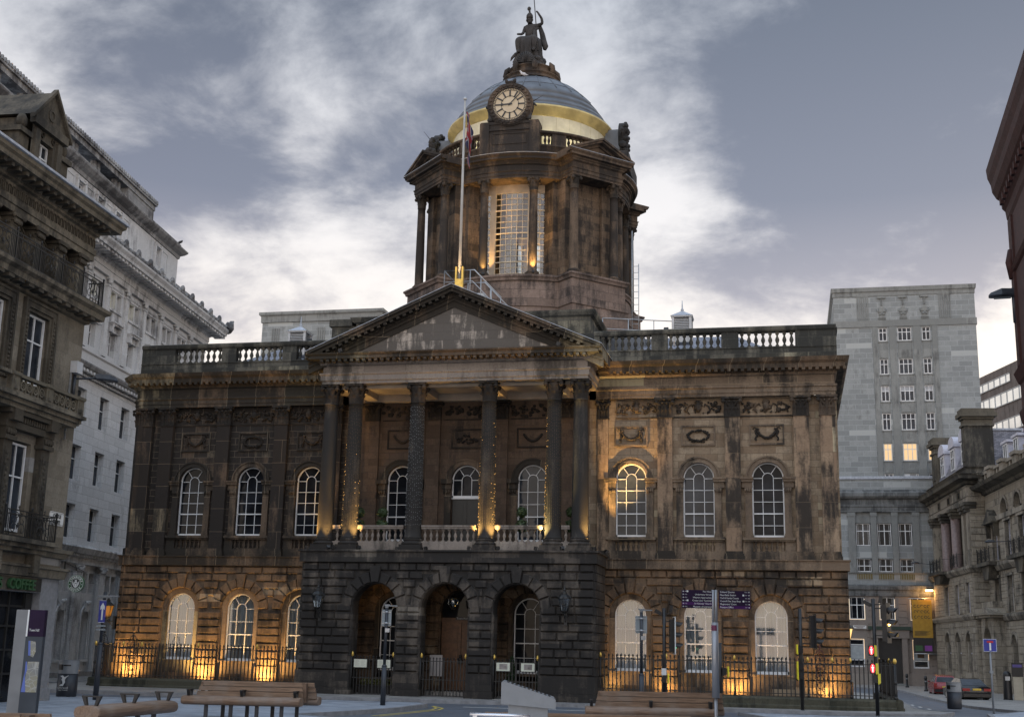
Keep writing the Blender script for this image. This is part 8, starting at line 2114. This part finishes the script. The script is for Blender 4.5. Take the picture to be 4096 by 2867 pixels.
# traffic signals
M['lens_dark'] = plain('unlit_signal_lens', (.02, .018, .016), .2); M['lens_green'] = emit('green_signal', (.1, 1., .45), 1.4); M['lens_amber'] = emit('amber_signal', (1., .55, .12), 14.); M['lens_red'] = emit('red_signal', (1., .02, .03), 2.6); M['lens_man'] = emit('red_man', (1., .35, .35), 3.2)
def head(mb_, T, x, z, w=.30, h=1.06, lit=None, back=False, y=0., face=1, scale=1., white=True):
    """three-aspect signal seen from the side; visors stick out towards face*x"""
    d = MB(); d.box(min(x, x+face*w*.55), max(x, x+face*w*.55), y-.16, y+.16, z-h/2, z+h/2); d.box(x+face*w*.55-.015, x+face*w*.55+.015, y-.24, y+.24, z-h/2-.06, z+h/2+.06)
    o = obj('signal_head', d, 'black', T, local=True)
    if white: d = MB(); d.box(x+face*w*.55-.018, x+face*w*.55+.018, y-.27, y-.24, z-h/2-.08, z+h/2+.08); d.box(x+face*w*.55-.018, x+face*w*.55+.018, y-.27, y+.27, z-h/2-.09, z-h/2-.06); d.box(x+face*w*.55-.018, x+face*w*.55+.018, y-.27, y+.27, z+h/2+.06, z+h/2+.09); obj('border', d, 'starwhite', o, local=True)
    for k, nm in enumerate(('green', 'amber', 'red')):
        zc = z-h*.33+k*h*.33; x0 = x+face*w*.57
        d = MB(); n = 12; A = []
        for i in range(n+1):
            a = PI*(-.08+1.16*i/n); c, s_ = math.cos(a), math.sin(a); ln = .30*(.65+.35*s_)
            A.append((d.av((x0, y+.12*c, zc+.12*s_)), d.av((x0+face*ln, y+.118*c, zc+.118*s_-.03)), ))
        for p, q in zip(A, A[1:]): d.face((p[0], p[1], q[1], q[0]), True)
        obj('visor', d, 'black', o, local=True)
        d = MB(Matrix.Translation((x0+face*.012, y, zc)) @ Matrix.Rotation(PI/2*face, 4, 'Y')); d.lathe([(.105, 0), (.085, .03), (.05, .05), (0, .055)], seg=14)
        obj('lens', d, ('lens_'+nm) if lit == nm else 'lens_dark', o, local=True)
    return o
def signal(label, loc, rz, h, hx, hz, lit=None, heads=True, cams=True, white=False, hh=1.06, face=1):
    T = thing('traffic_signal', label, 'traffic light', loc, rz, 'traffic signals along the road before the hall')
    d = MB(); d.tube([(0, 0, 0), (0, 0, h)], .060, 10); d.lathe([(.075, 0), (.062, .03)], seg=10); obj('pole', d, 'black', T, local=True)
    if heads:
        d = MB(); [d.box(min(0, hx), max(0, hx), -.02, .02, z-.02, z+.02) for z in (hz-.4, hz+.46)]; obj('bracket', d, 'black', T, local=True)
        head(None, T, hx, hz, lit=lit, face=face, white=white, h=hh)
    if cams:
        d = MB(); d.boxc((-.2, 0, h-.14), .24, .12, .12, 0, .5); d.box(-.12, 0, -.015, .015, h-.24, h-.2); d.boxc((.24, 0, h-.02), .10, .1, .24, 0, .2); d.box(0, .24, -.015, .015, h-.2, h-.16); obj('detector', d, 'black', T, local=True)
    return T
def button(T, x, z, q, man=None):
    d = MB(); d.box(x-.10, x+.10, -.14, .0, z-.16, z+.16) if man else d.box(x-.07, x+.07, -.12, .0, z-.12, z+.12); o = obj('crossing_unit', d, 'black', T, local=True)
    d = MB(); d.prism([(x+q*.10, z-.17), (x+q*.145, z-.17 if man else z-.12), (x+q*.145, z+.17), (x+q*.10, z+.17)][::q], -.15, .0); obj('side_panel', d, 'yellow', o, local=True)
    if man:
        d = MB(); d.prism([(x-.02, z-.11), (x+.02, z-.11), (x+.028, z+.02), (x+.05, z+.03), (x+.02, z+.07), (x-.02, z+.07), (x-.05, z+.03), (x-.028, z+.02)], -.146, -.141); d.blob((x, -.143, z+.10), .024, .004, .024, 8, 4); obj('lit_figure', d, 'lens_man', o, local=True)
        d = MB(); d.prism([(x+.075*math.cos(2*PI*i/20), z+.01+.14*math.sin(2*PI*i/20)) for i in range(20)], -.1408, -.1405); obj('lens', d, 'lens_red', o, local=True)
SA = signal('traffic signal with a green light left of the signpost', (8.42, -5.4, g(8.4, -5.4)), R_(12), 3.32, .18, 2.42, 'green', white=True)
button(SA, .0, 1.0, 1)
d = MB(); d.box(-.10, .06, -.10, .0, 1.12, 1.34); obj('notice', d, 'starwhite', SA, local=True)
SP = signal('black crossing post with a yellow push button right of the signpost', (10.36, -7.0, g(10.4, -7)), R_(12), 2.2, 0, 0, None, False, False); button(SP, .12, 1.30, 1)
SB = signal('traffic signal with its lights away from the camera before the last window', (12.92, -4.15, g(12.9, -4.1)+.07), R_(10), 3.35, .32, 2.58, None, cams=False)
button(SB, -.02, 1.98, -1); button(SB, -.02, 1.42, -1); button(SB, -.02, 1.14, -1)
SC = signal('traffic signal with a bright amber light and two red crossing figures', (15.24, -5.9, g(15.2, -5.9)+.04), R_(-20), 3.66, .30, 2.90, 'amber', hh=1.15)
button(SC, -.08, 2.02, 1, True); button(SC, -.06, 1.46, 1, True); button(SC, .0, 1.14, 1)
# fingerpost
FPX, FPY = 11.03, -21.3
T = thing('fingerpost', 'grey fingerpost with two dark purple direction boards', 'signpost', (FPX, FPY, gz(FPX, FPY)-.12), R_(12.5))
d = MB(); d.tube([(0, 0, 0), (0, 0, .95)], .036, 12); d.tube([(0, 0, .92), (0, 0, 2.47)], [.080, .072], 20); d.tube([(-.032, 0, 2.45), (-.032, 0, 3.15)], .03, 10); d.tube([(.032, 0, 2.45), (.032, 0, 3.15)], .03, 10); obj('post', d, plain('pewter_paint', (.24, .25, .27), .38, .35, .08), T, local=True)
d = MB(); d.lathe([(.0765, 2.30), (.0765, 2.41)], seg=20, a0=R_(-175), a1=R_(-70), cap=False); obj('sticker', d, plain('maroon_sticker', (.10, .012, .05), .4, 0, .3, 20), T, local=True)
L1 = [('Pier Head', '← 9.'), ('Underwater Street', '← 4.'), ('Western Approaches', '← 2.'), ('Cruise Liner Terminal', '← 7.'), ("St Nicholas' Church", '← 3.'), ('Museum of Liverpool', '← 6.')]
L2 = [('Cultural Quarter', '10. →'), ('Moorfields Station', '3. →'), ('Civil & Family Courts', '5. →'), ('Council One Stop Shop', '5. →'), ("Magistrates' Court", '5. →'), ('Passport Office', '6. →')]
M['purple'] = bpy.data.materials['deep_purple']; M['purple2'] = plain('bright_purple_band', (.045, .009, .07), .6, 0, .1, spec=.15)
for q, (x0, x1), L_ in ((-1, (-.70, -.045), L1), (1, (.095, .765), L2)):
    rowh = .0635
    bd = MB(); bd.box(x0, x1, -.02, .02, 2.76, 3.14); o = obj('direction_board', bd, 'purple', T, local=True)
    bb = MB(); r = 4 if q < 0 else 5; z1 = 3.14-r*rowh; bb.box(x0, x1, -.023, -.02, z1-rowh+.003, z1-.002); obj('coloured_band', bb, 'purple2', o, local=True)
    for i, (t_, dist_) in enumerate(L_):
        z = 3.14-(i+1)*rowh+.017
        text('lettering', t_, .050, 'starwhite', o, (x1-.02 if q < 0 else x0+.02, -.0245, z), align='RIGHT' if q < 0 else 'LEFT', ext=.0015, sx=.92)
        text('distance', dist_.replace('←', '').replace('→', '').strip()+'m', .028, 'starwhite', o, (x0+.07 if q < 0 else x1-.07, -.0245, z+.008), align='LEFT' if q < 0 else 'RIGHT', ext=.001)
        a = MB(); zc = z+.016; xx = x0+.035 if q < 0 else x1-.035
        a.box(xx-.018, xx+.018, -.0245, -.023, zc-.003, zc+.003)
        for k in (-1, 1): a.prism([(xx+q*.020, zc), (xx+q*.006, zc+k*.015), (xx+q*.001, zc+k*.011), (xx+q*.012, zc)], -.0245, -.023)
        if (q < 0 and i in (0, 3)) or (q > 0 and i in (1, 3)): c0 = x0+.12 if q < 0 else x1-.15; a.box(c0-.018, c0+.018, -.0245, -.023, zc-.016, zc+.018)
        obj('arrow', a, 'starwhite', o, local=True)
# no through road sign, bollards, parking meter and boards in the right street
T = thing('no_through_road_sign', 'blue no-through-road sign on a thin grey post at right', 'road sign', (19.55, -.2, g(19.5, -.2)+.04), R_(8))
d = MB(); d.tube([(0, 0, 0), (0, 0, 2.5)], .038, 8); d.box(-.06, .06, -.05, .05, 1.4, 1.5); obj('post', d, 'greypaint', T, local=True)
d = MB(); d.box(-.24, .23, -.06, -.045, 2.15, 2.60); o = obj('plate', d, 'sign_blue' if False else bpy.data.materials['sign_blue'], T, local=True); d = MB(); d.box(-.03, .03, -.066, -.06, 2.20, 2.46); d.box(-.235, .225, -.064, -.06, 2.155, 2.165); d.box(-.235, .225, -.064, -.06, 2.585, 2.595); d.box(-.235, -.225, -.064, -.06, 2.165, 2.585); d.box(.215, .225, -.064, -.06, 2.165, 2.585); obj('stem', d, 'starwhite', o, local=True); d = MB(); d.box(-.11, .11, -.067, -.06, 2.46, 2.53); obj('bar', d, plain('sign_red', (.36, .012, .02), .4, 0, .05), o, local=True)
for x, y, h, lab in ((22.52, 70.5, 1.15, 'short black bollard before the shop door on the right'), (22.9, 58, 1.15, 'short black bollard beside the red car')):
    T = thing('bollard', lab, 'bollard', (x, y, g(x, y)+.07), 0, 'bollards on the far pavement'); d = MB(); d.lathe([(.16, 0), (.16, .1), (.11, .14), (.10, h*.8), (.14, h*.84), (.12, h*.9), (.09, h), (.03, h+.04)], seg=12); obj('shaft', d, 'black', T, local=True); d = MB(); d.lathe([(.106, h*.62), (.106, h*.7)], seg=12, cap=False); obj('band', d, 'greypaint', T, local=True)
T = thing('parking_meter', 'tall black round-topped ticket machine on the right pavement', 'ticket machine', (26.0, 38.6, g(26, 38.6)+.07)); d = MB(); d.lathe([(.30, 0), (.28, .1), (.27, 1.5), (.24, 1.66), (.14, 1.76), (.03, 1.78)], seg=16); obj('case', d, 'black', T, local=True); d = MB(); d.box(-.14, .14, -.29, -.25, 1.2, 1.45); obj('screen', d, 'steel', T, local=True)
T = thing('board_sign', 'dark notice board with a blue and red head above a pale panel at far right', 'board', (26.62, 38.4, g(26.6, 38.4)+.07)); d = MB(); d.box(-.28, .28, -.04, .04, .0, 1.42); obj('pale_panel', d, plain('buff_panel', (.40, .36, .28), .6), T, local=True); d = MB(); d.box(-.34, .34, -.06, .06, 1.45, 2.3); obj('board', d, 'black', T, local=True); d = MB(); d.prism([(-.28, 2.02), (.28, 2.02), (.28, 2.2), (-.28, 2.2)], -.07, -.06); obj('heading', d, 'bluehead' if False else plain('blue_heading', (.08, .06, .22), .5), T, local=True)
# banner on the mansard block
BN = thing('banner', 'long ochre banner with dark lettering hanging from the right-hand block', 'banner', tuple(RX @ Vector((.2, -.1, 6.9)))); d = MB(); d.tube([(-2.3, -.0, .3), (.1, 0, .3)], .05, 6); d.tube([(-2.0, 0, -4.75), (.3, 0, -4.75)], .05, 6); obj('poles', d, 'steel', BN, local=True)
d = MB(); d.box(-2.0, -.2, -.02, .02, -4.6, .2); obj('cloth', d, plain('ochre_cloth', (.34, .20, .028), .8), BN, local=True); d = MB(); d.box(-2.0, -.2, -.025, .025, -4.72, -3.3); obj('foot_panel', d, 'black', BN, local=True); d = MB(); d.box(-1.85, -1.2, -.03, -.025, -4.5, -4.0); obj('green_patch', d, 'green', BN, local=True); d = MB(); d.box(-1.0, -.35, -.03, -.025, -4.5, -4.0); obj('purple_patch', d, plain('violet_patch', (.18, .04, .24), .5), BN, local=True)
d = MB()
for r, z in enumerate((-.4, -.9, -1.4)):
    for k in range(5): c = -1.7+k*.3; d.ring(c, z, .09, .14, -.027, -.02, R_(rnd(0, 90)), R_(rnd(200, 360)), 10)
for k in range(9): d.box(-1.85, -1.85+rnd(.9, 1.5), -.027, -.02, -2.7-k*.05, -2.675-k*.05)
obj('lettering', d, 'bankdark', BN, local=True)
WL_ = thing('wall_lamp', 'bright orange wall lamp above the ochre banner', 'lamp', tuple(RX @ Vector((.3, -.35, 8.05)))); d = MB(); d.box(-.35, .25, -.2, .3, -.0, .16); obj('housing', d, 'black', WL_, local=True); d = MB(); d.box(-.45, .2, -.24, .2, -.16, -.01); obj('lens', d, emit('sodium_lamp', (1., .62, .25), 9.), WL_, local=True)
wq = RX @ Vector((.3, -.75, 7.7)); lamp('sodium_spot', 'POINT', tuple(wq), 160, (1., .5, .15), WL_, None, rad=.15)
wall_streetlight('dark street light on the far end of the mansard block', tuple(RX @ Vector((.6, -.05, 10.2))), tuple(RX @ Vector((.3, -2.0, 10.5))))
wall_streetlight('dark street light on the neighbouring arcaded block at far right', tuple(NX_ @ Vector((24.3, -.05, 10.4))), tuple(NX_ @ Vector((23.6, -1.9, 10.6))))

# ------------------------------------------------------------------ parked cars
M['tyre'] = plain('tyre_rubber', (.014, .014, .015), .8); M['rim'] = plain('wheel_rim', (.3, .31, .32), .35, .7); M['redcar'] = plain('red_car_paint', (.20, .018, .022), .25, .2, .08, 3, .6); M['blackcar'] = plain('black_car_paint', (.010, .011, .014), .2, .2, .1, 3, .6)
M['taillight'] = plain('tail_lamp_glass', (.25, .012, .012), .2); M['plate'] = plain('yellow_number_plate', (.55, .38, .05), .5)
def car(label, loc, rz, paint, prof, W_, roof, hatch, plate):
    """prof: side outline (x along the car, rear at -L/2, front at +L/2; z) of the lower body; roof: outline of the glasshouse"""
    T = thing('parked_car', label, 'car', loc, rz, 'cars parked in the street on the right')
    d = MB(); n = len(prof)
    secs = [(-W_/2, .93, .04), (-W_/2+.10, 1., 0), (W_/2-.10, 1., 0), (W_/2, .93, .04)]
    A = [[d.av((x*(1-.02*(k in (0, 3))), y, .18+(z-.18)*sz+(.02 if z < .4 else 0)*(k in (0, 3)))) for x, z in prof] for k, (y, sz, _) in enumerate(secs)]
    for p, q in zip(A, A[1:]):
        for i in range(n): d.face((p[i], p[(i+1) % n], q[(i+1) % n], q[i]), True)
    d.face(A[0]); d.face(A[-1][::-1]); b_o = obj('body', d, paint, T, local=True)
    d = MB(); n = len(roof); wb, wt = W_/2-.07, W_/2-.26
    lo_, hi = [p for p in roof], None
    zmin, zmax = min(z for _, z in roof), max(z for _, z in roof)
    f = lambda z: wb+(wt-wb)*(z-zmin)/(zmax-zmin)
    L_ = [d.av((x, -f(z), z)) for x, z in roof]; R2 = [d.av((x, f(z), z)) for x, z in roof]
    for i in range(n-1): d.face((L_[i], L_[i+1], R2[i+1], R2[i]))
    d.face(L_[::-1]); d.face(R2); obj('cabin', d, paint, T, local=True)
    # glazing set just proud of the cabin
    gx = [p[0] for p in roof]; k = MB()
    x0, x1, x2, x3 = roof[0][0], roof[1][0], roof[-2][0], roof[-1][0]; zl, zh = zmin, zmax
    for sd in (-1, 1):
        def P(x, z): return (x, sd*(f(z)+.006), z)
        za, zb = zl+.05, zh-.07
        fx = lambda a, b, z: a+(b-a)*(z-zl)/(zh-zl)
        mid = (x1+x2)/2
        for a0, a1, c0, c1 in ((fx(x0, x1, za)+.12, fx(x0, x1, zb)+.12, mid-.05, mid-.05), (mid+.05, mid+.05, fx(x3, x2, za)-.12, fx(x3, x2, zb)-.12)): k.poly((P(a0, za), P(c0, za), P(c1, zb), P(a1, zb))[::sd])
    obj('side_glass', k, 'dglass_b', T, local=True)
    for nm, (a, b), s_ in (('rear_window', (roof[0], roof[1]), -1), ('windscreen', (roof[-1], roof[-2]), 1)):
        k = MB(); t0, t1 = .14, .86; (xa, za), (xb, zb) = [(a[0]+(b[0]-a[0])*t+s_*.012, a[1]+(b[1]-a[1])*t+.006) for t in (t0, t1)]
        k.poly(((xa, -f(za)+.08, za), (xb, -f(zb)+.06, zb), (xb, f(zb)-.06, zb), (xa, f(za)-.08, za))); obj(nm, k, 'dglass_b', T, local=True)
    Lh = max(x for x, _ in prof)
    for wx in (-Lh*.60, Lh*.62):
        for sd in (-1, 1):
            d = MB(Matrix.Translation((wx, sd*(W_/2-.10), .31)) @ Matrix.Rotation(PI/2, 4, 'X')); d.lathe([(.18, -.10), (.29, -.10), (.31, -.07), (.31, .07), (.29, .10), (.18, .10)], seg=20, cap=True); w_ = obj('wheel', d, 'tyre', T, local=True)
            d = MB(Matrix.Translation((wx, sd*(W_/2-.10), .31)) @ Matrix.Rotation(PI/2, 4, 'X')); d.lathe([(.0, .105*-sd), (.08, .115*-sd), (.19, .104*-sd)], seg=16, cap=False); obj('rim', d, 'rim', w_, local=True)
    xr = min(x for x, _ in prof)
    for sd in (-1, 1):
        d = MB()
        if hatch: d.box(xr-.02, xr+.14, min(sd*(W_/2-.20), sd*(W_/2-.005)), max(sd*(W_/2-.20), sd*(W_/2-.005)), .66, .90)
        else: d.box(xr-.02, xr+.12, min(sd*(W_/2-.46), sd*(W_/2-.02)), max(sd*(W_/2-.46), sd*(W_/2-.02)), .66, .82)
        obj('tail_light', d, 'taillight', T, local=True)
        d = MB(); d.box(Lh-.25, Lh-.02, min(sd*(W_/2-.36), sd*(W_/2-.04)), max(sd*(W_/2-.36), sd*(W_/2-.04)), .6, .74); obj('headlight', d, 'glass', T, local=True)
        d = MB(); d.blob((roof[-1][0]-.35, sd*(W_/2+.06), zmin+.06), .07, .09, .07, 6, 4); obj('mirror', d, paint, T, local=True)
    d = MB(); d.box(xr-.035, xr-.0, -.26, .26, .60 if hatch else .70, .71 if hatch else .82); obj('number_plate', d, 'plate', T, local=True)
    d = MB(); d.box(xr-.05, xr+.2, -W_/2+.03, W_/2-.03, .30, .50); obj('bumper', d, 'tyre' if hatch else paint, T, local=True)
    return T
hp_ = [(-1.85, .25), (-1.85, .60), (-1.80, .95), (-1.2, .98), (.7, .96), (1.0, .93), (1.7, .78), (1.85, .6), (1.88, .3), (1.5, .2), (-1.6, .2)]
hr_ = [(-1.78, .92), (-1.45, 1.40), (-.2, 1.47), (.25, 1.42), (.98, .93)]
sp_ = [(-2.2, .3), (-2.22, .62), (-2.18, .90), (-1.5, .95), (.8, .93), (1.2, .90), (2.1, .74), (2.25, .5), (2.25, .3), (1.8, .2), (-1.9, .2)]
sr_ = [(-1.75, .92), (-.95, 1.36), (.0, 1.40), (.35, 1.36), (1.15, .9)]
car('small red hatchback parked ahead of the black car', (23.35, 50.5, g(23, 50)-.045), R_(84+7), 'redcar', hp_, 1.66, hr_, True, '')
car('black saloon car with a yellow rear number plate parked behind the red car', (23.45, 38.2, g(23.4, 38)-.045), R_(92+7), 'blackcar', sp_, 1.76, sr_, False, '')
